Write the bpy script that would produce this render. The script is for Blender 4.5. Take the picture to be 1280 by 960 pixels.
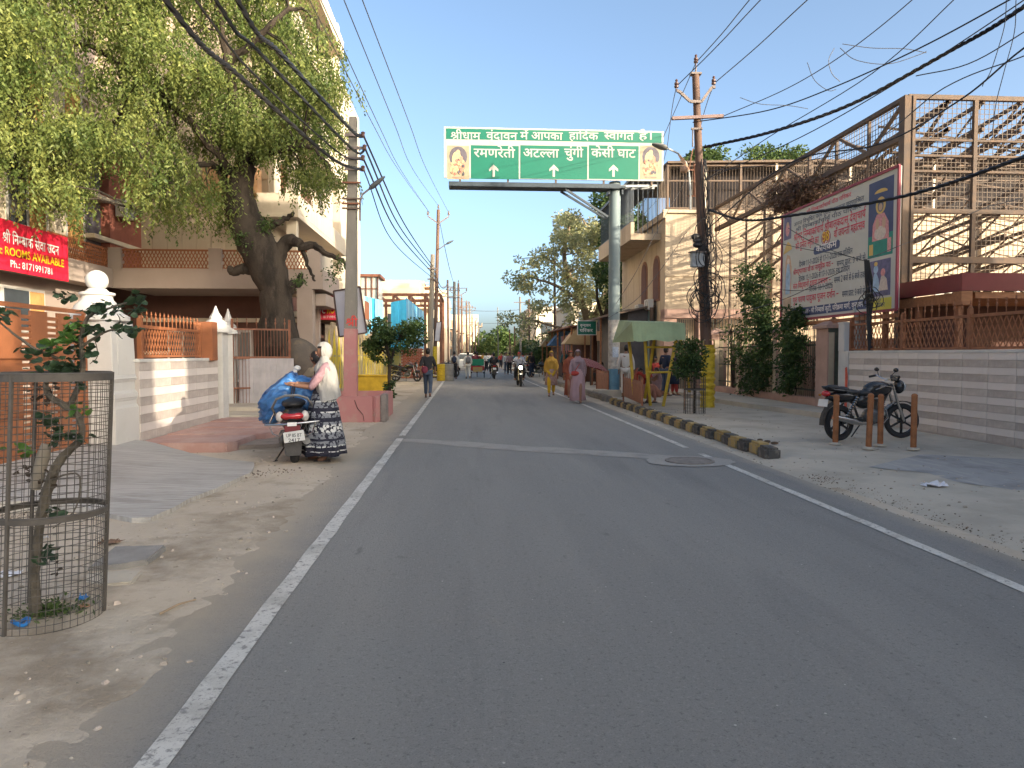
import bpy, bmesh, math, random
from mathutils import Vector, Matrix
for o in list(bpy.data.objects): bpy.data.objects.remove(o)
SC = bpy.context.scene
COL = SC.collection
rnd = random.Random(11)
rad = math.radians
pi = math.pi

# ---------------------------------------------------------------- camera
EYE = Vector((0, 0, 1.5))
cam = bpy.data.cameras.new('camera'); camo = bpy.data.objects.new('camera', cam); COL.objects.link(camo)
cam.sensor_width = 36; cam.lens = 36 * 900 / 1280; cam.clip_end = 3000; cam.clip_start = .05
camo.location = EYE
camo.rotation_euler = (rad(90 - 2.354), 0, rad(-3.814))
SC.camera = camo
# ---------------------------------------------------------------- sky and sun (sun low, behind and to the right)
SUN_EL = 12.5; SUN_AZ = 134.0          # azimuth clockwise from +Y
w = bpy.data.worlds.new('World'); SC.world = w; w.use_nodes = True
nt = w.node_tree
sky = nt.nodes.new('ShaderNodeTexSky'); sky.sky_type = 'NISHITA'; sky.sun_disc = False
sky.sun_elevation = rad(SUN_EL); sky.sun_rotation = rad(SUN_AZ)
sky.air_density = .5; sky.dust_density = 4; sky.ozone_density = 2; sky.altitude = 100
tint = nt.nodes.new('ShaderNodeMix'); tint.data_type = 'RGBA'; tint.blend_type = 'MULTIPLY'; tint.inputs[0].default_value = 1; tint.inputs[7].default_value = (1.08, 1.02, .85, 1)   # white balance of the whole sky
nt.links.new(sky.outputs[0], tint.inputs[6]); bg = nt.nodes['Background']; nt.links.new(tint.outputs[2], bg.inputs[0]); bg.inputs[1].default_value = 0.15
sl = bpy.data.lights.new('sun', 'SUN'); sl.energy = 2.0; sl.angle = rad(.5); sl.color = (1, .85, .65)
slo = bpy.data.objects.new('sun', sl); COL.objects.link(slo)
SD = Vector((math.sin(rad(SUN_AZ)) * math.cos(rad(SUN_EL)), math.cos(rad(SUN_AZ)) * math.cos(rad(SUN_EL)), math.sin(rad(SUN_EL))))
slo.rotation_euler = SD.to_track_quat('Z', 'Y').to_euler(); slo.location = (30, -30, 20)
SC.view_settings.view_transform = 'Standard'; SC.view_settings.look = 'None'
SC.view_settings.exposure = 2.0; SC.view_settings.gamma = 1
SC.render.engine = 'CYCLES'; SC.cycles.use_denoising = True
SC.cycles.max_bounces = 6; SC.cycles.transparent_max_bounces = 12; SC.cycles.caustics_reflective = False

# ---------------------------------------------------------------- measuring helpers (photo pixel -> place)
CM = Matrix.Rotation(rad(-3.814), 3, 'Z') @ Matrix.Rotation(rad(90 - 2.354), 3, 'X')
def ray(px, py): return CM @ Vector(((px - 640) / 900, (480 - py) / 900, -1))
def gp(px, py, z=0.0):
    d = ray(px, py); return EYE + d * ((z - EYE.z) / d.z)
def at(px, py, Y):
    d = ray(px, py); return EYE + d * (Y / d.y)
def atx(px, py, X):
    d = ray(px, py); return EYE + d * (X / d.x)

# ---------------------------------------------------------------- materials
MC = {}
def mat(name, col, rough=.8, var=.18, scale=3.0, bump=.15, bscale=60, metal=0, col2=None, mix=(.45, .6), island=0, spec=.4, trans=0, emit=0, obr=0, aniso=None):
    if name in MC: return MC[name]
    m = bpy.data.materials.new(name); m.use_nodes = True; t = m.node_tree; N = t.nodes; L = t.links
    b = N['Principled BSDF']; b.inputs['Roughness'].default_value = rough; b.inputs['Metallic'].default_value = metal
    b.inputs['Specular IOR Level'].default_value = spec
    tc = N.new('ShaderNodeTexCoord'); mp = N.new('ShaderNodeMapping'); L.new(tc.outputs['Object'], mp.inputs[0])
    if aniso: mp.inputs['Scale'].default_value = aniso
    n = N.new('ShaderNodeTexNoise'); n.inputs['Scale'].default_value = scale; n.inputs['Detail'].default_value = 6; n.inputs['Roughness'].default_value = .62
    L.new(mp.outputs[0], n.inputs[0])
    r = N.new('ShaderNodeValToRGB'); L.new(n.outputs[0], r.inputs[0]); e = r.color_ramp.elements
    if col2 is None:
        e[0].position = .3; e[1].position = .7
        e[0].color = (*[c * (1 - var) for c in col], 1); e[1].color = (*[min(1, c * (1 + var)) for c in col], 1)
    else:
        e[0].position = mix[0]; e[1].position = mix[1]; e[0].color = (*col, 1); e[1].color = (*col2, 1)
    out = r.outputs[0]
    if island or obr:
        h = N.new('ShaderNodeHueSaturation'); L.new(out, h.inputs['Color'])
        src = N.new('ShaderNodeNewGeometry').outputs['Random Per Island'] if island else N.new('ShaderNodeObjectInfo').outputs['Random']
        k = island or obr
        ma = N.new('ShaderNodeMapRange'); L.new(src, ma.inputs[0]); ma.inputs[3].default_value = 1 - k; ma.inputs[4].default_value = 1 + k
        L.new(ma.outputs[0], h.inputs['Value'])
        if island:
            mb = N.new('ShaderNodeMapRange'); L.new(src, mb.inputs[0]); mb.inputs[3].default_value = .515; mb.inputs[4].default_value = .48
            L.new(mb.outputs[0], h.inputs['Hue'])
        out = h.outputs[0]
    L.new(out, b.inputs['Base Color'])
    if bump:
        n2 = N.new('ShaderNodeTexNoise'); n2.inputs['Scale'].default_value = bscale; n2.inputs['Detail'].default_value = 4; L.new(mp.outputs[0], n2.inputs[0])
        bp = N.new('ShaderNodeBump'); bp.inputs['Strength'].default_value = bump; bp.inputs['Distance'].default_value = .02
        L.new(n2.outputs[0], bp.inputs['Height']); L.new(bp.outputs[0], b.inputs['Normal'])
    if trans:
        tr = N.new('ShaderNodeBsdfTranslucent'); L.new(out, tr.inputs[0]); mx = N.new('ShaderNodeMixShader'); mx.inputs[0].default_value = trans
        L.new(b.outputs[0], mx.inputs[1]); L.new(tr.outputs[0], mx.inputs[2]); L.new(mx.outputs[0], N['Material Output'].inputs[0])
    if emit:
        b.inputs['Emission Color'].default_value = (*col, 1); b.inputs['Emission Strength'].default_value = emit
    MC[name] = m
    return m

def layered(name, base, layers, rough=.9, bump=.3, bscale=40, speck=None, aniso=None, spec=.3):
    """base colour with noise-masked layers [(colour, scale, lo, hi, strength, aniso)] and fine specks [(colour, scale, thresh)]"""
    m = bpy.data.materials.new(name); m.use_nodes = True; t = m.node_tree; N = t.nodes; L = t.links
    b = N['Principled BSDF']; b.inputs['Roughness'].default_value = rough; b.inputs['Specular IOR Level'].default_value = spec
    tc = N.new('ShaderNodeTexCoord')
    rgb = N.new('ShaderNodeRGB'); rgb.outputs[0].default_value = (*base, 1); out = rgb.outputs[0]
    for i, (c, s, lo, hi, st, an) in enumerate(layers):
        mp = N.new('ShaderNodeMapping'); L.new(tc.outputs['Object'], mp.inputs[0]); mp.inputs['Location'].default_value = (i * 13.7, i * 5.1, i * 3)
        if an: mp.inputs['Scale'].default_value = an
        n = N.new('ShaderNodeTexNoise'); n.inputs['Scale'].default_value = s; n.inputs['Detail'].default_value = 7; n.inputs['Roughness'].default_value = .65; L.new(mp.outputs[0], n.inputs[0])
        r = N.new('ShaderNodeMapRange'); L.new(n.outputs[0], r.inputs[0]); r.inputs[1].default_value = lo; r.inputs[2].default_value = hi; r.inputs[4].default_value = st
        mx = N.new('ShaderNodeMix'); mx.data_type = 'RGBA'; L.new(r.outputs[0], mx.inputs[0]); L.new(out, mx.inputs[6]); mx.inputs[7].default_value = (*c, 1); out = mx.outputs[2]
    for c, s, th in (speck or []):
        v = N.new('ShaderNodeTexVoronoi'); v.inputs['Scale'].default_value = s; L.new(tc.outputs['Object'], v.inputs[0])
        lt = N.new('ShaderNodeMath'); lt.operation = 'LESS_THAN'; lt.inputs[1].default_value = th; L.new(v.outputs['Distance'], lt.inputs[0])
        mx = N.new('ShaderNodeMix'); mx.data_type = 'RGBA'; L.new(lt.outputs[0], mx.inputs[0]); L.new(out, mx.inputs[6]); mx.inputs[7].default_value = (*c, 1); out = mx.outputs[2]
    L.new(out, b.inputs['Base Color'])
    if bump:
        n2 = N.new('ShaderNodeTexNoise'); n2.inputs['Scale'].default_value = bscale; n2.inputs['Detail'].default_value = 8; n2.inputs['Roughness'].default_value = .7; L.new(tc.outputs['Object'], n2.inputs[0])
        bp = N.new('ShaderNodeBump'); bp.inputs['Strength'].default_value = bump; bp.inputs['Distance'].default_value = .02
        L.new(n2.outputs[0], bp.inputs['Height']); L.new(bp.outputs[0], b.inputs['Normal'])
    MC[name] = m
    return m

# ---------------------------------------------------------------- mesh builder
class MB:
    def __init__(s): s.v = []; s.f = []; s.m = []; s.cm = 0
    def add(s, vs, fs, m=None):
        n = len(s.v); s.v += [tuple(p) for p in vs]
        for f in fs: s.f.append([i + n for i in f]); s.m.append(s.cm if m is None else m)
        return s
    def box(s, c, d, rz=0, m=None, rx=0, ry=0, taper=1):
        hx, hy, hz = d[0] / 2, d[1] / 2, d[2] / 2
        R_ = Matrix.Rotation(rz, 3, 'Z') @ Matrix.Rotation(ry, 3, 'Y') @ Matrix.Rotation(rx, 3, 'X')
        P = []
        for z in (-1, 1):
            k = taper if z > 0 else 1
            for x, y in ((-1, -1), (1, -1), (1, 1), (-1, 1)): P.append(Vector(c) + R_ @ Vector((x * hx * k, y * hy * k, z * hz)))
        return s.add(P, [(3, 2, 1, 0), (4, 5, 6, 7), (0, 1, 5, 4), (1, 2, 6, 5), (2, 3, 7, 6), (3, 0, 4, 7)], m)
    def b2(s, a, b, m=None):  # box from two corners
        c = [(a[i] + b[i]) / 2 for i in range(3)]; d = [abs(a[i] - b[i]) for i in range(3)]
        return s.box(c, d, 0, m)
    def bar(s, a, b, t, t2=None, m=None, up=(0, 0, 1)):  # rectangular bar between points
        a = Vector(a); b = Vector(b); d = (b - a); L_ = d.length
        if L_ < 1e-6: return s
        d.normalize(); u = Vector(up)
        if abs(d.dot(u)) > .99: u = Vector((0, 1, 0))
        x = d.cross(u).normalized(); y = x.cross(d).normalized(); t2 = t2 or t
        P = [p + x * (i * t / 2) + y * (j * t2 / 2) for p in (a, b) for i, j in ((-1, -1), (1, -1), (1, 1), (-1, 1))]
        return s.add(P, [(3, 2, 1, 0), (4, 5, 6, 7), (0, 1, 5, 4), (1, 2, 6, 5), (2, 3, 7, 6), (3, 0, 4, 7)], m)
    def tube(s, pts, r, n=8, m=None, closed=False, caps=True, flat=1.0):
        pts = [Vector(p) for p in pts]; K = len(pts); rs = r if isinstance(r, (list, tuple)) else [r] * K
        P = []; pu = None
        for i, p in enumerate(pts):
            if closed: d = pts[(i + 1) % K] - pts[i - 1]
            else: d = pts[min(i + 1, K - 1)] - pts[max(i - 1, 0)]
            d.normalize()
            if pu is None:
                u = Vector((0, 0, 1)) if abs(d.z) < .9 else Vector((1, 0, 0))
            else: u = pu
            x = d.cross(u)
            if x.length < 1e-4: x = d.cross(Vector((.3, 1, .2)))
            x.normalize(); y = x.cross(d).normalized(); pu = y
            for j in range(n):
                a = 2 * pi * j / n; P.append(p + x * (math.cos(a) * rs[i]) + y * (math.sin(a) * rs[i] * flat))
        F = []
        for i in range(K if closed else K - 1):
            i2 = (i + 1) % K
            for j in range(n):
                F.append((i * n + j, i * n + (j + 1) % n, i2 * n + (j + 1) % n, i2 * n + j))
        if caps and not closed:
            F.append(tuple(range(n - 1, -1, -1))); F.append(tuple((K - 1) * n + j for j in range(n)))
        return s.add(P, F, m)
    def lathe(s, prof, c=(0, 0, 0), n=16, m=None, sx=1, sy=1, ph=0, M_=None, cap=True):
        P = []; c = Vector(c)
        for r, z in prof:
            for j in range(n):
                a = 2 * pi * j / n + ph; q = Vector((r * math.cos(a) * sx, r * math.sin(a) * sy, z))
                if M_: q = M_ @ q
                P.append(c + q)
        F = [(i * n + j, i * n + (j + 1) % n, (i + 1) * n + (j + 1) % n, (i + 1) * n + j) for i in range(len(prof) - 1) for j in range(n)]
        if cap: F.append(tuple(range(n - 1, -1, -1))); F.append(tuple((len(prof) - 1) * n + j for j in range(n)))
        return s.add(P, F, m)
    def ell(s, c, r, n=12, k=8, m=None, M_=None):
        pr = [(math.sin(pi * i / k), -math.cos(pi * i / k)) for i in range(k + 1)]
        pr[0] = (.02, -1); pr[-1] = (.02, 1)
        P = []; c = Vector(c)
        for a_, z in pr:
            for j in range(n):
                a = 2 * pi * j / n; q = Vector((a_ * math.cos(a) * r[0], a_ * math.sin(a) * r[1], z * r[2]))
                if M_: q = M_ @ q
                P.append(c + q)
        F = [(i * n + j, i * n + (j + 1) % n, (i + 1) * n + (j + 1) % n, (i + 1) * n + j) for i in range(k) for j in range(n)]
        F.append(tuple(range(n - 1, -1, -1))); F.append(tuple(k * n + j for j in range(n)))
        return s.add(P, F, m)
    def prism(s, poly, o, u, v, t, m=None):  # polygon (a,b) in plane o+a*u+b*v, thickness vector t
        o = Vector(o); u = Vector(u); v = Vector(v); t = Vector(t); n = len(poly)
        P = [o + u * a + v * b for a, b in poly] + [o + u * a + v * b + t for a, b in poly]
        F = [tuple(range(n - 1, -1, -1)), tuple(range(n, 2 * n))] + [(i, (i + 1) % n, n + (i + 1) % n, n + i) for i in range(n)]
        return s.add(P, F, m)
    def quad(s, a, b, c, d, m=None): return s.add([a, b, c, d], [(0, 1, 2, 3)], m)

def mesh_of(mb, name, mats, shift=None, smooth=False, bevel=0):
    me = bpy.data.meshes.new(name)
    vs = mb.v if shift is None else [(x - shift[0], y - shift[1], z - shift[2]) for x, y, z in mb.v]
    me.from_pydata(vs, [], mb.f)
    if not isinstance(mats, (list, tuple)): mats = [mats]
    for m in mats: me.materials.append(m)
    if len(mats) > 1: me.polygons.foreach_set('material_index', [min(i, len(mats) - 1) for i in mb.m])
    bm = bmesh.new(); bm.from_mesh(me); bmesh.ops.recalc_face_normals(bm, faces=bm.faces)
    if bevel: bmesh.ops.bevel(bm, geom=[e for e in bm.edges if len(e.link_faces) == 2 and e.calc_face_angle(0) > .5], offset=bevel, segments=2, affect='EDGES', clamp_overlap=True)
    bm.to_mesh(me); bm.free()
    if smooth:
        me.polygons.foreach_set('use_smooth', [True] * len(me.polygons))
        if smooth != 2: me.set_sharp_from_angle(angle=rad(40))
    me.update()
    return me
def tag(o, label=None, cat=None, group=None, kind=None):
    if label: o['label'] = label
    if cat: o['category'] = cat
    if group: o['group'] = group
    if kind: o['kind'] = kind
    return o
def wloc(p):
    v = Vector((0, 0, 0))
    while p is not None: v += p.location; p = p.parent
    return v
def obj(name, mb, mats, parent=None, world=False, smooth=False, bevel=0, label=None, loc=None, kind=None):
    """one mesh object; with world=True the builder's coordinates are world ones and the origin goes to the parent's base"""
    sh = None
    if world and parent is not None: sh = wloc(parent)
    if world and parent is None and loc is not None: sh = Vector(loc)
    o = bpy.data.objects.new(name, mesh_of(mb, name, mats, sh, smooth, bevel)); COL.objects.link(o)
    if parent is not None: o.parent = parent
    elif loc is not None: o.location = loc
    if label: o['label'] = label
    if kind: o['kind'] = kind
    return o
def piece(name, me, parent, loc, rot=(0, 0, 0), scale=(1, 1, 1)):
    o = bpy.data.objects.new(name, me); COL.objects.link(o); o.parent = parent; o.location = loc; o.rotation_euler = rot; o.scale = scale
    return o
def thing(name, label, cat, loc=(0, 0, 0), rz=0, group=None):
    o = bpy.data.objects.new(name, None); COL.objects.link(o); o.location = loc; o.rotation_euler = (0, 0, rz); o.empty_display_size = .2
    return tag(o, label, cat, group)
def dup(root, loc, rz=None, label=None, group=None, scale=None):
    def cp(o, par):
        c = o.copy(); COL.objects.link(c)
        if par is not None: c.parent = par
        for ch in list(o.children): cp(ch, c)
        return c
    r = cp(root, None); r.location = loc
    if rz is not None: r.rotation_euler = (0, 0, rz)
    if scale: r.scale = (scale,) * 3 if not isinstance(scale, tuple) else scale
    if label: r['label'] = label
    if group: r['group'] = group
    return r

# ---------------------------------------------------------------- lettering
def text_mb(s, off=0):
    """flat mesh of a line; every outline is filled together with the holes inside it"""
    from mathutils.geometry import tessellate_polygon
    L = LINES[s]; V_ = []; F_ = []; lay = 0
    area = lambda c: sum(c[i][0] * c[(i + 1) % len(c)][1] - c[(i + 1) % len(c)][0] * c[i][1] for i in range(len(c))) / 2
    def inside(p, c):
        r = False
        for i in range(len(c)):
            (x1, y1), (x2, y2) = c[i], c[(i + 1) % len(c)]
            if (y1 > p[1]) != (y2 > p[1]) and p[0] < (x2 - x1) * (p[1] - y1) / (y2 - y1) + x1: r = not r
        return r
    def grow(c, d):
        out = []; n = len(c)
        for i in range(n):
            a, b, e = Vector(c[i - 1]), Vector(c[i]), Vector(c[(i + 1) % n]); u = (b - a); v = (e - b)
            if u.length < 1e-6 or v.length < 1e-6: out.append(c[i]); continue
            u.normalize(); v.normalize(); n1 = Vector((-u.y, u.x)); n2 = Vector((-v.y, v.x)); m = n1 + n2
            m = m / max(.6, m.length_squared / 2) if m.length > .2 else n1
            out.append((b.x + m.x * d, b.y + m.y * d))
        return out
    for k in range(1, len(L), 2):
        cs = [[(c[i] / 200, c[i + 1] / 200) for i in range(0, len(c), 2)] for c in GLYPHS[L[k]]]; x0 = L[k + 1] / 200
        outer = [c for c in cs if area(c) < 0]; holes = [c for c in cs if area(c) >= 0]
        for o_ in outer:
            hs = [h for h in holes if inside(h[0], o_)]; polys = [grow(o_, off / 1000)] + [grow(h, off / 1000) for h in hs]
            tri = tessellate_polygon([[Vector((x, y, 0)) for x, y in q] for q in polys]); n0 = len(V_); lay += 1
            for q in polys: V_ += [(x + x0, y, .0004 * (lay % 7)) for x, y in q]
            F_ += [[n0 + i for i in t] for t in tri]
    me = bpy.data.meshes.new('t'); me.from_pydata(V_, [], F_); return me
def latin(s, off=0):
    cu = bpy.data.curves.new('t', 'FONT'); cu.body = s; cu.offset = off / 1000; cu.resolution_u = 3
    return cu
def lettering(s, o, u, v, height, mt, parent, width=None, off=12, deva=True, center=False, lift=.006, name='lettering'):
    """flat print at o, along unit u, up unit v; height = height of a consonant; width fits the line"""
    if deva: me = text_mb(s, min(off, 14))
    else:
        cu = latin(s, off); tmp = bpy.data.objects.new('t', cu); COL.objects.link(tmp)
        dg = bpy.context.evaluated_depsgraph_get(); me = bpy.data.meshes.new_from_object(tmp.evaluated_get(dg))
        bpy.data.objects.remove(tmp); bpy.data.curves.remove(cu)
    if not me.vertices: return None
    k = height / (.62 if deva else .70)
    xs = [q.co.x for q in me.vertices]; x0, x1 = min(xs), max(xs); kx = k if not width else width / (x1 - x0)
    u = Vector(u).normalized(); v = Vector(v).normalized(); n = u.cross(v); o = Vector(o); sh = wloc(parent)
    dx = -(x0 + x1) / 2 if center else -x0
    for q in me.vertices:
        p = o + u * ((q.co.x + dx) * kx) + v * (q.co.y * k) + n * (lift + q.co.z) - sh; q.co = p
    me.materials.clear(); me.materials.append(mt); me.name = name
    ob = bpy.data.objects.new(name, me); COL.objects.link(ob); ob.parent = parent
    return ob

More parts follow.
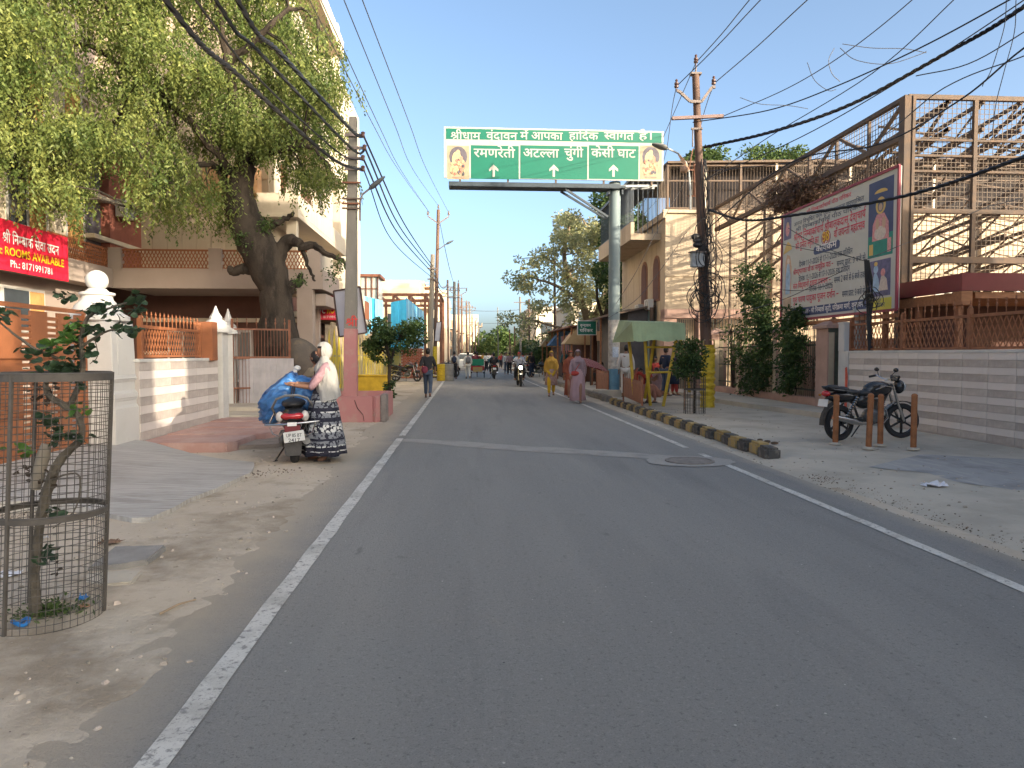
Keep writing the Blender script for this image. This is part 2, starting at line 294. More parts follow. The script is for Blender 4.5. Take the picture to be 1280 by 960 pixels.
# letter outlines (closed polygons, 200 units to the em) and where each letter of a line stands
GLYPHS = [[[49,8,39,21,89,52,51,63,15,40,6,54,37,71,24,82,19,93,18,106,23,115,31,122,42,126,56,126,67,122,75,115,78,111,80,100,79,92,75,84,64,72,85,66,107,62,107,110,92,110,92,124,144,124,144,110,124,110,124,0,107,0,107,47],[34,99,36,92,39,87,50,79,60,88,64,100,63,106,60,110,49,113,38,110,35,106]],[[-37,123,-44,143,-43,156,-42,161,-36,171,-31,175,-26,177,-12,179,4,176,15,166,24,149,33,124,55,124,55,110,34,110,34,0,18,0,18,110,0,110,0,124,17,124,12,142,6,155,2,159,-6,164,-15,165,-21,162,-25,157,-28,147,-27,137,-21,123]],[[126,110,105,110,105,0,89,0,89,30,72,22,57,21,43,23,37,25,28,33,23,44,22,53,25,63,30,70,21,74,14,80,9,93,10,110,13,114,21,122,31,126,42,126,55,121,60,114,62,102,54,89,42,96,45,101,46,105,45,110,41,113,34,113,29,111,25,107,23,101,25,90,32,83,45,79,54,81,67,80,65,66,55,66,47,64,41,60,39,54,39,47,41,41,47,37,54,35,64,35,72,37,80,41,89,49,89,110,77,110,77,124,126,124]],[[34,110,34,0,18,0,18,110,0,110,0,124,55,124,55,110]],[[102,110,102,0,86,0,86,50,41,50,41,37,38,33,34,30,24,33,14,41,9,50,8,57,12,63,25,64,25,110,0,110,0,124,122,124,122,110],[86,110,41,110,41,64,86,64]],[[114,110,93,110,93,0,77,0,77,33,61,25,41,24,27,28,20,33,14,40,10,48,9,57,12,72,21,84,27,88,42,92,54,93,71,91,70,76,46,78,32,73,29,70,26,62,26,53,29,45,39,39,52,38,65,42,77,52,77,110,0,110,0,124,114,124]],[[5,-47,-6,-51,-17,-53,-28,-53,-40,-49,-48,-41,-53,-31,-53,-20,-48,-10,-39,-2,-33,1,-18,4,-16,-10,-26,-12,-35,-18,-38,-23,-37,-32,-31,-38,-22,-39,-11,-38,0,-33]],[[-37,154,-34,163,-26,166,-18,163,-15,154,-18,146,-26,143,-34,146]],[[83,-12,68,15,49,14,29,20,22,25,16,31,10,44,10,63,16,75,24,83,32,87,47,91,59,91,59,110,0,110,0,124,107,124,107,110,75,110,75,77,55,77,40,74,31,68,26,58,26,47,30,39,38,32,43,30,62,28,61,35,62,41,65,45,70,47,79,48,88,43,92,35,91,27,88,21,82,17,96,-5]],[[0,124,114,124,114,110,93,110,93,0,77,0,77,60,41,60,41,46,39,42,36,39,31,38,26,39,18,44,11,52,8,61,9,69,12,72,16,74,77,74,77,110,0,110]],[[-34,123,-42,148,-49,159,-54,162,-60,164,-67,164,-77,162,-82,176,-69,179,-54,178,-45,174,-37,167,-28,150,-19,123],[-23,164,-19,172,-12,176,-4,172,0,164,-4,156,-12,153,-19,156]],[[94,44,93,37,89,27,80,20,69,16,54,17,46,19,32,29,25,36,19,46,6,71,20,76,34,50,44,38,49,34,61,31,71,33,77,39,78,45,76,56,67,67,64,69,52,68,51,82,67,85,75,92,76,99,73,107,66,112,57,112,47,110,34,105,29,119,42,124,55,126,67,126,79,122,87,114,90,110,92,99,88,85,78,75,82,71,100,70,119,73,119,110,104,110,104,124,208,124,208,110,187,110,187,0,171,0,171,110,135,110,135,0,119,0,119,58,105,56,91,56]],[[96,110,96,0,80,0,80,38,63,31,47,29,40,31,30,35,21,45,17,55,16,66,16,110,0,110,0,124,117,124,117,110],[80,110,32,110,33,61,35,52,41,46,48,44,60,44,71,49,80,56]],[[155,110,90,110,90,70,101,77,107,79,120,79,126,78,135,72,141,61,143,48,142,33,136,18,130,8,116,16,124,31,127,43,127,52,125,59,119,65,112,66,107,65,102,62,90,52,90,0,74,0,74,35,59,26,41,24,32,26,24,30,17,35,12,43,9,58,12,72,20,83,26,88,40,92,51,93,68,91,67,76,44,78,32,73,26,63,26,53,29,46,38,39,50,38,61,42,74,52,74,110,0,110,0,124,155,124]],[[64,14,74,18,79,24,80,33,77,39,71,43,62,46,44,44,35,40,29,33,28,25,29,16,33,7,39,0,60,-18,50,-28,33,-15,22,-2,17,5,12,18,12,30,13,36,16,42,23,50,15,61,14,73,18,84,29,91,42,93,72,93,72,110,0,110,0,124,109,124,109,110,88,110,88,79,39,78,34,77,31,73,31,64,37,57,51,60,69,59,83,54,92,45,96,34,96,25,89,11,81,5,70,0]],[[18,110,0,110,0,124,16,124,11,142,11,152,14,159,17,165,28,174,44,179,67,178,80,175,92,171,114,156,124,146,141,123,124,123,108,141,92,154,75,162,50,164,39,161,31,156,27,148,27,140,29,132,33,124,55,124,55,110,34,110,34,0,18,0]],[[-38,123,-45,138,-48,149,-47,159,-43,169,-34,175,-23,179,-8,178,4,174,0,161,-16,165,-23,164,-28,161,-32,153,-31,143,-28,133,-22,123]],[[74,64,96,66,97,52,72,50,42,55,33,51,53,29,76,8,65,-2,27,36,13,54,9,63,9,72,15,78,21,79,28,77,36,70,40,74,43,83,43,92,40,110,0,110,0,124,81,124,81,110,56,110,59,100,59,88,58,77,52,67]],[[42,110,41,44,39,39,34,36,27,37,19,42,12,50,8,59,8,64,11,69,17,72,25,72,25,110,0,110,0,124,116,124,116,110,95,110,95,0,79,0,79,110]],[[96,110,96,0,80,0,80,66,48,65,37,64,30,60,26,55,25,47,27,38,33,28,54,8,43,-2,23,18,14,30,9,44,11,58,19,70,33,78,48,80,80,80,80,110,0,110,0,124,117,124,117,110]],[[-36,123,-46,135,-54,140,-68,140,-80,136,-86,150,-68,155,-53,152,-46,148,-37,139,-42,152,-50,162,-55,164,-63,165,-77,163,-82,176,-69,179,-54,178,-45,174,-37,167,-28,150,-19,123]],[[39,124,55,124,55,0,39,0]],[[79,8,68,-2,28,36,15,51,9,63,9,72,15,78,21,79,28,77,36,70,46,77,49,83,51,90,51,100,48,110,0,110,0,124,85,124,85,110,64,110,66,102,67,86,65,77,60,69,51,60,33,51,54,29]],[[127,110,127,0,111,0,111,110,84,110,84,56,81,47,77,40,69,33,63,31,50,29,42,30,28,36,20,46,16,65,16,110,0,110,0,124,147,124,147,110],[50,43,62,47,67,55,68,110,32,110,33,56,36,50,40,46]],[[-34,123,-42,148,-49,159,-54,162,-60,164,-67,164,-77,162,-82,176,-69,179,-54,178,-45,174,-37,167,-28,150,-19,123]],[[94,44,93,37,89,27,80,20,69,16,54,17,46,19,32,29,25,36,19,46,6,71,20,76,34,50,44,38,49,34,61,31,71,33,77,39,78,45,76,56,67,67,64,69,52,68,51,82,67,85,75,92,76,99,73,107,66,112,57,112,47,110,34,105,29,119,42,124,55,126,67,126,79,122,87,114,90,110,92,99,88,85,78,75,82,71,103,70,119,73,119,110,104,110,104,124,156,124,156,110,135,110,135,0,119,0,119,58,105,56,91,56]],[[104,110,74,110,74,70,51,69,39,65,31,59,28,55,25,43,26,34,30,27,35,22,41,18,52,15,67,15,79,19,91,24,96,9,78,3,57,0,38,3,23,12,15,20,11,31,9,44,11,56,16,66,29,77,45,83,58,84,58,110,0,110,0,124,104,124]],[[0,124,103,124,103,110,0,110],[107,70,96,71,87,67,77,57,71,42,56,46,62,63,58,66,50,69,42,71,35,69,30,66,26,61,25,54,26,47,30,40,38,29,62,8,51,-2,21,26,15,35,10,45,9,55,12,69,19,78,33,84,45,85,53,84,71,74,84,82,92,84,107,85,111,83]],[[0,110,0,124,139,124,139,110,118,110,118,0,102,0,102,71,91,70,84,65,77,57,71,42,56,46,62,63,55,67,48,70,38,70,32,68,28,64,25,58,25,50,30,40,38,29,62,8,51,-2,21,26,12,40,9,50,9,60,12,69,17,75,26,82,37,85,49,84,61,81,71,74,84,82,102,85,102,110]],[[130,110,109,110,109,0,93,0,93,33,81,27,68,24,56,24,43,28,34,37,29,48,30,63,37,74,8,74,8,88,78,88,76,74,60,73,51,69,46,63,44,55,46,47,53,40,63,38,77,40,93,52,93,110,0,110,0,124,130,124]],[[-50,-2,-39,1,-27,2,-14,0,-4,-6,2,-14,4,-26,4,-32,-1,-42,-10,-49,-16,-52,-31,-54,-49,-51,-58,-48,-72,-39,-91,-20,-79,-11,-60,-30,-45,-38,-31,-39,-22,-38,-16,-36,-12,-31,-11,-21,-15,-15,-20,-12,-29,-11,-44,-16]],[[117,110,117,0,101,0,101,53,90,51,72,50,42,55,33,51,53,29,76,8,65,-2,27,36,13,54,9,63,9,72,15,78,21,79,28,77,36,70,40,74,43,83,43,92,40,110,0,110,0,124,138,124,138,110],[74,64,101,68,101,110,56,110,59,100,59,88,58,77,52,67]],[[121,110,100,110,100,0,84,0,84,33,66,25,52,24,38,26,32,28,23,36,18,47,17,56,20,67,26,73,18,78,11,88,8,99,10,110,0,110,0,124,121,124],[33,54,35,47,39,42,45,39,53,38,67,40,75,44,84,52,84,110,29,110,26,105,25,99,26,92,29,87,40,82,62,83,60,69,50,69,39,66,35,61]],[[41,64,86,64,86,50,41,50,41,37,37,32,30,30,22,34,11,45,8,56,9,60,12,63,25,64,25,110,0,110,0,124,73,124,73,110,41,110]],[[117,110,96,110,96,0,80,0,80,33,63,25,43,24,28,28,20,33,14,40,10,48,9,57,12,72,21,84,28,88,44,92,56,93,74,91,73,77,59,79,46,78,73,45,80,51,80,110,0,110,0,124,117,124],[25,57,27,48,29,45,36,40,48,37,62,39,34,74,27,67]],[[119,124,119,110,98,110,98,0,82,0,82,36,65,28,51,26,34,29,22,38,12,53,8,71,23,76,29,81,32,87,31,97,25,110,0,110,0,124],[26,60,30,52,36,46,47,41,57,41,65,43,79,52,82,55,82,110,42,110,48,94,47,79,42,71,36,65]],[[120,110,74,110,74,83,82,79,94,71,103,60,107,47,106,27,104,22,98,13,84,4,72,1,59,0,49,1,30,6,17,18,13,25,10,33,10,50,13,61,20,70,29,77,45,83,58,84,58,110,0,110,0,124,120,124],[59,14,72,16,82,20,86,24,91,34,91,45,88,53,79,64,69,70,55,69,42,67,32,60,26,49,26,35,31,25,40,18]],[[0,124,75,124,75,110,0,110],[41,60,41,46,39,42,33,38,26,39,15,46,8,58,8,68,14,73,77,74,77,60]],[[35,126,51,123,56,120,61,113,66,98,66,64,107,64,107,110,80,110,80,124,143,124,143,110,123,110,123,0,107,0,107,50,66,50,66,37,64,33,59,30,49,33,38,43,33,54,34,60,39,64,51,64,50,94,48,104,44,110,34,114,27,112,23,106,24,99,28,96,44,92,42,78,29,80,18,85,11,93,9,104,11,114,17,121,25,125]],[[-13,-49,-29,-53,-42,-53,-48,-52,-58,-46,-62,-41,-66,-31,-66,-20,-61,-10,-52,-2,-47,0,-32,2,-12,-1,4,-10,18,-23,29,-38,17,-46,0,-25,-11,-16,-17,-14,-31,-11,-40,-12,-47,-15,-50,-20,-51,-29,-47,-36,-42,-38,-33,-39,-18,-35]],[[119,124,119,110,98,110,98,0,82,0,82,38,64,31,47,29,40,31,30,35,21,45,17,55,16,66,16,110,0,110,0,124],[82,110,41,110,82,57],[38,48,44,45,52,43,63,45,72,49,32,101,32,61,34,53]],[[0,124,117,124,117,110,0,110],[114,74,76,75,85,64,89,57,91,48,91,35,88,28,80,21,73,18,62,16,47,19,32,30,19,50,6,80,20,85,30,62,40,44,50,34,61,31,72,34,75,39,76,45,74,54,70,62,55,75,60,88,114,88]],[[131,110,131,0,114,0,114,74,76,75,85,64,89,57,91,48,91,35,88,28,80,21,73,18,62,16,47,19,32,30,19,50,6,80,20,85,35,52,45,38,56,31,67,31,72,34,75,39,75,50,70,62,55,75,60,88,114,88,114,110,0,110,0,124,151,124,151,110]],[[-36,-9,-20,-8,-2,-13,11,-23,30,-45,19,-54,4,-34,-7,-27,-18,-23,-33,-24]],[[-38,169,-35,176,-28,179,-21,176,-18,169,-21,162,-28,159,-35,162],[14,173,8,156,-2,144,-13,138,-28,136,-41,138,-53,145,-63,156,-70,173,-57,177,-51,165,-45,156,-37,151,-27,149,-17,151,-10,157,-5,166,-1,178]],[[34,110,34,0,18,0,18,110,0,110,0,124,55,124,55,110],[18,123,10,148,3,159,-2,162,-8,164,-15,164,-25,162,-30,176,-17,179,-2,178,7,174,14,167,24,150,33,123]],[[0,124,73,124,73,110,0,110],[9,48,10,55,13,64,19,70,25,75,42,79,76,80,76,66,40,64,32,61,26,55,26,43,29,33,37,24,54,8,43,-2,26,14,16,26,10,39]],[[38,-2,21,0,21,15,35,13,49,14,59,17,67,23,73,30,78,43,82,70,73,61,62,55,42,54,28,60,17,71,13,78,10,97,11,107,17,125,28,138,44,144,60,144,72,141,82,134,94,117,100,92,99,58,95,40,91,30,86,20,79,12,70,5,59,1],[53,67,65,70,75,76,81,84,83,93,79,110,73,121,63,128,54,130,43,128,35,122,29,112,28,97,29,85,34,75,42,69]],[[55,-2,36,1,22,8,13,20,10,36,11,43,15,55,23,64,38,75,25,85,17,99,15,111,18,126,24,133,31,139,40,143,55,145,71,143,80,139,87,133,92,126,95,111,94,99,91,94,84,85,70,76,84,66,93,57,99,46,100,37,97,21,88,9,73,1],[55,83,68,90,74,97,78,110,76,119,72,125,65,129,55,130,46,129,38,125,34,119,32,110,36,96,42,91],[55,13,67,14,76,19,81,27,83,37,81,46,75,54,66,61,53,68,42,62,34,55,29,46,28,36,29,27,34,19,43,14]],[[9,11,35,25,21,32,13,40,11,45,9,58,10,66,15,78,20,83,33,90,49,93,68,91,67,76,52,78,40,77,29,70,26,63,27,49,35,40,46,38,54,39,61,42,74,52,74,110,0,110,0,124,155,124,155,110,90,110,90,70,104,78,120,79,126,78,135,72,141,61,143,48,142,33,136,18,130,8,116,16,125,35,127,52,123,61,119,65,112,66,102,62,90,52,90,0,74,0,74,35,19,-2]],[[52,0,53,124,27,102,17,114,55,143,69,143,69,0]],[[10,68,58,68,58,51,10,51]],[[9,15,64,76,73,92,75,106,71,120,61,128,52,130,39,128,21,116,11,128,24,137,40,144,61,144,76,139,87,129,90,122,93,107,90,91,86,81,76,66,31,16,98,16,98,0,9,0]],[[55,-2,44,-1,35,3,27,9,21,18,12,41,10,72,12,103,20,126,29,136,34,140,40,143,55,145,66,144,75,140,83,134,90,126,98,103,101,72,98,41,90,18,82,7,76,3,70,0],[55,13,62,14,68,17,76,28,81,46,83,72,81,97,76,115,68,126,62,129,55,130,48,129,42,126,34,115,29,97,28,72,29,46,34,28,42,17,48,14]],[[58,-2,45,0,34,5,24,13,17,26,13,41,11,61,15,97,20,113,26,123,33,131,42,138,53,142,66,145,88,143,90,143,90,128,80,130,68,130,52,126,45,120,39,113,32,95,29,73,38,82,45,87,55,89,69,89,77,87,90,78,98,64,101,46,100,35,94,18,83,5,76,1],[57,13,68,15,76,21,82,31,84,46,82,58,77,68,69,73,58,75,46,73,37,67,31,59,29,49,31,37,36,25,45,16]],[[82,127,9,127,9,143,101,143,101,129,46,0,27,0]],[[9,11,43,31,29,36,23,42,20,48,16,66,16,110,0,110,0,124,117,124,117,110,96,110,96,0,80,0,80,39,18,-3],[80,110,32,110,33,61,35,52,41,46,48,44,60,44,71,49,80,56]],[[83,-12,68,15,49,14,29,20,22,25,16,31,10,44,10,63,16,75,24,83,32,87,47,91,59,91,59,110,0,110,0,124,107,124,107,110,75,110,75,77,55,77,40,74,31,68,26,58,26,47,30,39,38,32,43,30,62,28,61,35,62,41,65,45,70,47,79,48,88,43,92,35,91,27,88,21,82,17,96,-5],[57,-9,74,-8,91,-13,105,-23,123,-45,112,-54,97,-34,87,-27,75,-23,60,-24]],[[8,69,92,69,92,52,8,52]],[[29,83,21,86,18,90,17,96,18,103,21,107,29,110,38,107,41,103,42,96,41,90,38,86],[29,-3,21,0,18,5,17,11,18,17,21,21,29,24,38,21,41,17,42,11,41,5,38,0]],[[34,110,34,0,18,0,18,110,0,110,0,124,55,124,55,110],[18,123,10,148,3,159,-2,162,-8,164,-15,164,-25,162,-30,176,-17,179,-2,178,7,174,14,167,24,150,33,123],[29,164,32,172,40,176,48,172,51,164,48,156,40,153,32,156]],[[104,59,100,41,91,25,77,33,84,45,87,55,86,68,80,73,70,74,64,72,49,59,33,51,54,29,79,8,68,-2,28,36,13,54,8,65,9,72,15,78,21,79,28,77,36,70,46,77,49,83,51,90,51,100,48,110,0,110,0,124,115,124,115,110,64,110,67,97,67,86,78,88,92,84,100,77,102,72]],[[59,-2,76,2,68,15,57,14,45,15,32,18,25,22,18,28,14,35,10,44,9,54,12,70,18,78,24,83,37,89,59,91,59,110,0,110,0,124,107,124,107,110,75,110,75,77,51,76,37,72,33,69,28,63,25,52,27,43,33,35,38,32,50,28,62,28,61,35,62,41,65,45,70,47,79,48,88,43,92,35,91,27,88,21,82,17,92,1,101,-3,110,-12,113,-26,111,-37,104,-46,99,-49,86,-53,68,-53,59,-51,44,-44,30,-34,18,-20,30,-11,48,-30,64,-38,77,-39,87,-38,93,-36,97,-31,98,-21,94,-15,88,-12,80,-11,64,-16]],[[24,38,15,40,11,43,8,51,10,58,14,61,21,63,28,61,38,55,47,60,55,67,59,77,61,94,58,103,52,109,44,113,32,112,28,105,28,100,31,95,40,90,54,88,51,74,34,77,22,84,16,93,13,103,15,113,20,120,29,125,41,126,54,124,66,117,72,109,76,100,77,88,75,75,70,62,62,52,51,44,68,27,83,9,70,0,52,24,36,39],[118,110,118,0,102,0,102,110,84,110,84,124,139,124,139,110]],[[111,110,111,0,94,0,94,36,84,31,72,27,62,26,46,29,33,36,27,42,19,56,17,64,39,72,43,76,49,84,51,98,46,108,41,112,32,113,26,111,23,106,24,100,27,96,39,92,37,78,21,83,13,89,10,98,10,109,11,114,16,121,29,126,38,126,46,124,54,121,60,116,64,108,67,99,65,80,63,75,55,65,36,55,47,44,54,41,63,41,72,42,81,45,94,55,94,110,78,110,78,124,131,124,131,110]],[[9,-26,19,23,38,23,40,21,37,10,23,-26]]]
LINES = {
'श्रीधाम': [488,0,0,1,141,2,193,3,316,4,368],
'वृंदावन': [489,5,0,6,111,7,111,8,111,3,215,5,267,9,378],
'में': [120,4,0,10,120],
'आपका': [522,11,0,12,205,13,318,3,471],
'हार्दिक': [466,14,0,3,106,15,158,8,210,16,314,13,314],
'स्वागत': [467,17,0,5,78,3,189,18,241,19,353],
'है।': [182,14,0,20,106,21,106],
'रमणरेती': [594,22,0,4,82,23,201,22,346,24,428,19,428,1,542],
'अटल्ला': [541,25,0,26,153,27,254,28,354,3,489],
'चुंगी': [291,29,0,30,127,7,127,18,127,1,239],
'केसी घाट': [662,13,0,24,152,31,152,1,288,32,391,3,510,26,561],
'श्री निम्बार्क सेवा सदन': [1549,0,0,1,141,15,245,9,297,33,408,34,478,3,592,13,644,16,796,31,848,24,984,5,984,3,1095,31,1199,8,1334,9,1438],
'श्री': [193,0,0,1,141],
'श्री निम्बार्क': [796,0,0,1,141,15,245,9,297,33,408,34,478,3,592,13,644,16,796],
'श्री निम्बार्काचार्य पीठ परिकर': [2011,0,0,1,141,15,245,9,297,33,408,34,478,3,592,13,644,3,796,16,848,29,848,3,975,35,1027,16,1143,12,1195,1,1308,36,1360,12,1529,15,1643,22,1695,13,1776,22,1929],
'अनन्त विभूषित परम पूज्य महाराज चरणाश्रित': [3225,25,0,9,153,37,264,19,335,15,501,5,553,38,664,39,805,15,805,40,857,19,972,12,1138,22,1252,4,1334,12,1505,39,1619,41,1619,35,1733,4,1901,14,2021,3,2127,22,2179,3,2261,42,2313,29,2513,22,2640,23,2722,3,2866,15,2918,0,2970,19,3111],
'श्रीमद् निम्बार्काचार्य श्रीबालकदास देवाचार्य': [2970,0,0,1,141,4,193,8,313,43,417,15,469,9,521,33,632,34,702,3,816,13,868,3,1020,16,1072,29,1072,3,1199,35,1250,16,1366,0,1418,1,1560,34,1612,3,1726,28,1778,13,1913,8,2066,3,2170,31,2221,8,2409,24,2513,5,2513,3,2624,29,2676,3,2802,35,2854,16,2970],
'की पुनीत स्मृति का': [1318,13,0,1,152,12,256,30,370,9,370,1,481,19,533,17,699,4,776,6,896,15,896,19,948,13,1114,3,1266],
'वाँ जयन्ती महोत्सव': [1363,5,0,3,111,44,163,42,215,35,363,37,479,19,551,1,665,4,769,14,888,45,995,46,1046,31,1116,5,1251],
'98': [220,47,0,48,110],
'कार्यक्रम': [592,13,0,3,152,35,204,16,320,49,320,4,473],
'दिनांक 11-1-2026 से 17-1-2026 तक प्रतिदिन': [3494,15,0,8,52,9,156,3,267,7,319,13,319,50,523,50,633,51,743,50,811,51,922,52,990,53,1100,52,1210,54,1320,31,1482,24,1618,50,1670,55,1780,51,1890,50,1958,51,2068,52,2136,53,2246,52,2357,54,2467,19,2629,13,2743,56,2947,15,3061,19,3113,15,3227,8,3279,9,3383],
'श्रीमद्भागवत जी का सामूहिक पाठ –': [2611,0,0,1,141,4,193,57,313,38,417,3,557,18,609,5,722,19,833,42,999,1,1147,13,1251,3,1404,31,1507,3,1643,4,1694,39,1814,15,1814,14,1866,13,1972,12,2176,3,2290,36,2342,58,2511],
'समय प्रात: 9 बजे से': [1425,31,0,4,135,35,255,56,423,3,536,19,588,59,702,47,813,34,975,42,1089,24,1238,31,1290,24,1425],
'संत विद्वानों द्वारा प्रवचन –': [2013,31,0,7,135,19,135,15,301,5,353,57,464,5,568,3,679,9,731,60,842,57,946,5,1050,3,1161,22,1213,3,1295,56,1399,5,1512,29,1623,9,1750,58,1913],
'समय 2 बजे से 6 बजे तक': [1830,31,0,4,135,35,255,52,423,34,585,42,699,24,848,31,900,24,1035,54,1087,34,1249,42,1363,24,1512,19,1564,13,1678],
'दिनांक 18-1-2026': [1430,15,0,8,52,9,156,3,267,7,319,13,319,50,523,48,633,51,743,50,811,51,922,52,990,53,1100,52,1210,54,1320],
'गुरु चरण पादुका पूजन दर्शन –': [2136,18,0,30,113,61,113,29,277,22,404,23,486,12,682,3,796,62,848,13,952,3,1104,12,1208,39,1322,42,1322,9,1470,8,1633,63,1737,16,1873,9,1873,58,2036],
'कार्यक्रम स्थल - श्री निम्बार्क कुटी, परिक्रमा मार्ग, वृन्दावन': [3990,13,0,3,152,35,204,16,320,49,320,4,473,17,644,64,722,28,850,51,1038,0,1158,1,1299,15,1403,9,1455,33,1566,34,1636,3,1750,13,1802,16,1954,13,2006,30,2159,26,2159,1,2260,65,2311,12,2417,15,2531,22,2582,49,2664,4,2817,3,2936,4,3040,3,3160,18,3211,16,3324,65,3324,5,3430,6,3541,37,3541,8,3612,3,3716,5,3768,9,3879],
'निवेदक': [530,15,0,9,52,5,163,24,274,8,274,13,378],
'परिकर': [481,12,0,15,114,22,165,13,247,22,400],
'वृन्दावन': [561,5,0,6,111,37,111,8,183,3,287,5,339,9,450]}

# ================================================================= SETTING
from mathutils import noise as mn
def nz(x, y, s=1.0, o=0.0): return mn.noise(Vector((x * s + o, y * s - o, o)))
m_asph = layered('asphalt', (.245, .24, .228), [((.30, .29, .27), .45, .42, .64, .9, (1.6, .16, 1)), ((.185, .182, .178), .9, .52, .70, .75, (1.5, .14, 1)), ((.32, .30, .265), 2.2, .6, .78, .5, (1, .6, 1)), ((.13, .127, .125), 4.5, .64, .72, .55, (1, .5, 1)), ((.36, .345, .32), 42, .54, .66, .55, None), ((.10, .10, .10), 34, .56, .68, .6, None), ((.40, .39, .37), 130, .55, .66, .5, None), ((.07, .07, .07), 110, .55, .66, .6, None)],
                 rough=.88, bump=.9, bscale=70, speck=[((.55, .53, .48), 6, .035), ((.08, .08, .08), 4.5, .03), ((.45, .43, .4), 2.3, .012)])
def dusty_edges(m):   # dirt blown and washed over both edges of the road
    t = m.node_tree; N = t.nodes; L = t.links; b = N['Principled BSDF']; src = b.inputs['Base Color'].links[0].from_socket
    tc = N.new('ShaderNodeTexCoord'); sx_ = N.new('ShaderNodeSeparateXYZ'); L.new(tc.outputs['Object'], sx_.inputs[0])
    def mth(op, a, b_=None, c=None):
        n = N.new('ShaderNodeMath'); n.operation = op
        for i, v in enumerate((a, b_, c)):
            if v is None: continue
            if isinstance(v, (int, float)): n.inputs[i].default_value = v
            else: L.new(v, n.inputs[i])
        return n.outputs[0]
    n1 = N.new('ShaderNodeTexNoise'); n1.inputs['Scale'].default_value = 1.6; n1.inputs['Detail'].default_value = 9; n1.inputs['Roughness'].default_value = .72; L.new(tc.outputs['Object'], n1.inputs[0])
    k = mth('MULTIPLY', mth('SUBTRACT', n1.outputs[0], .5), 1.1)
    left = mth('ADD', mth('MULTIPLY', mth('SUBTRACT', -1.12, sx_.outputs[0]), 2.0), k); right = mth('ADD', mth('MULTIPLY', mth('SUBTRACT', sx_.outputs[0], 3.85), 2.4), k)
    f = mth('MINIMUM', mth('MAXIMUM', mth('MAXIMUM', left, right), 0.0), .93)
    mx = N.new('ShaderNodeMix'); mx.data_type = 'RGBA'; L.new(f, mx.inputs[0]); L.new(src, mx.inputs[6]); mx.inputs[7].default_value = (.46, .39, .30, 1); L.new(mx.outputs[2], b.inputs['Base Color'])
dusty_edges(m_asph)
m_dirt = layered('dust_ground', (.50, .42, .32), [((.60, .52, .42), .7, .4, .7, .8, None), ((.28, .225, .16), .75, .49, .62, .85, None), ((.53, .47, .40), 5, .55, .75, .5, None), ((.22, .175, .135), 14, .6, .72, .6, None), ((.5, .45, .38), 45, .62, .72, .5, None)],
                 rough=.97, bump=.9, bscale=22, speck=[((.5, .46, .4), 14, .05), ((.12, .09, .07), 11, .045)])
m_conc = layered('apron_concrete', (.41, .385, .35), [((.255, .235, .21), 1.0, .45, .65, .6, None), ((.50, .48, .445), 4, .5, .6, .8, (.35, 5.5, 1)), ((.22, .205, .185), 5, .56, .68, .7, (.4, 6, 1))], rough=.9, bump=.5, bscale=20)
m_paint = layered('road_paint', (.60, .58, .53), [((.38, .36, .32), 2, .46, .62, .8, None), ((.22, .21, .20), 22, .54, .62, .85, None), ((.18, .17, .16), 90, .58, .66, .7, None)], rough=.8, bump=.4, bscale=120)
m_cem = layered('sandy_cement', (.51, .455, .37), [((.36, .32, .26), .9, .42, .62, .8, None), ((.45, .41, .345), 3, .5, .7, .5, None), ((.2, .175, .14), 20, .62, .72, .5, None)], rough=.95, bump=.5, bscale=35, speck=[((.15, .12, .1), 8, .035)])
m_slate = layered('slate_paving', (.34, .33, .315), [((.42, .40, .36), 3, .5, .6, .8, (3, .5, 1)), ((.2, .19, .18), 2, .5, .68, .7, None)], rough=.75, bump=.3, bscale=30)

g = MB(); S = 1500
g.quad((-S, -S, -.03), (S, -S, -.03), (S, S, -.03), (-S, S, -.03)); obj('ground', g, m_dirt, kind='structure')
RL, RR = -1.14, 3.56            # white edge lines
g = MB(); 
ys = [-12 + i * 1.0 for i in range(60)] + [48 + i * 4 for i in range(40)]
for i in range(len(ys) - 1):
    a, b = ys[i], ys[i + 1]
    cx = lambda y: 0 if y < 60 else (y - 60) ** 2 * .0006
    g.quad((-2.2 + cx(a), a, 0), (4.05 + cx(a), a, 0), (4.05 + cx(b), b, 0), (-2.2 + cx(b), b, 0))
obj('road', g, m_asph, kind='structure')
def strip(x0, x1, y0, y1, z, mt, name, wob=0, n=None):
    g = MB(); n = n or int((y1 - y0) / .25)
    L = []; Rr = []
    for i in range(n + 1):
        y = y0 + (y1 - y0) * i / n; cc = 0 if y < 60 else (y - 60) ** 2 * .0006
        L.append((x0 + cc + wob * nz(y, 3, 2.2), y, z)); Rr.append((x1 + cc + wob * nz(y, 9, 2.2), y, z))
    for i in range(n): g.quad(L[i], Rr[i], Rr[i + 1], L[i + 1])
    o = obj(name, g, mt); return o
for nm_, a, b_, y0, y1 in (('left', RL - .06, RL + .06, -3, 12.9), ('left', RL - .06, RL + .06, 13.3, 62)):
    tag(strip(a, b_, y0, y1, .005, m_paint, 'edge_line', .012), kind='structure')
tag(strip(RR - .05, RR + .05, -3, 10.6, .005, m_paint, 'edge_line', .014), kind='structure')
tag(strip(RR - .05, RR + .05, 11.3, 62, .005, m_paint, 'edge_line', .02), kind='structure')
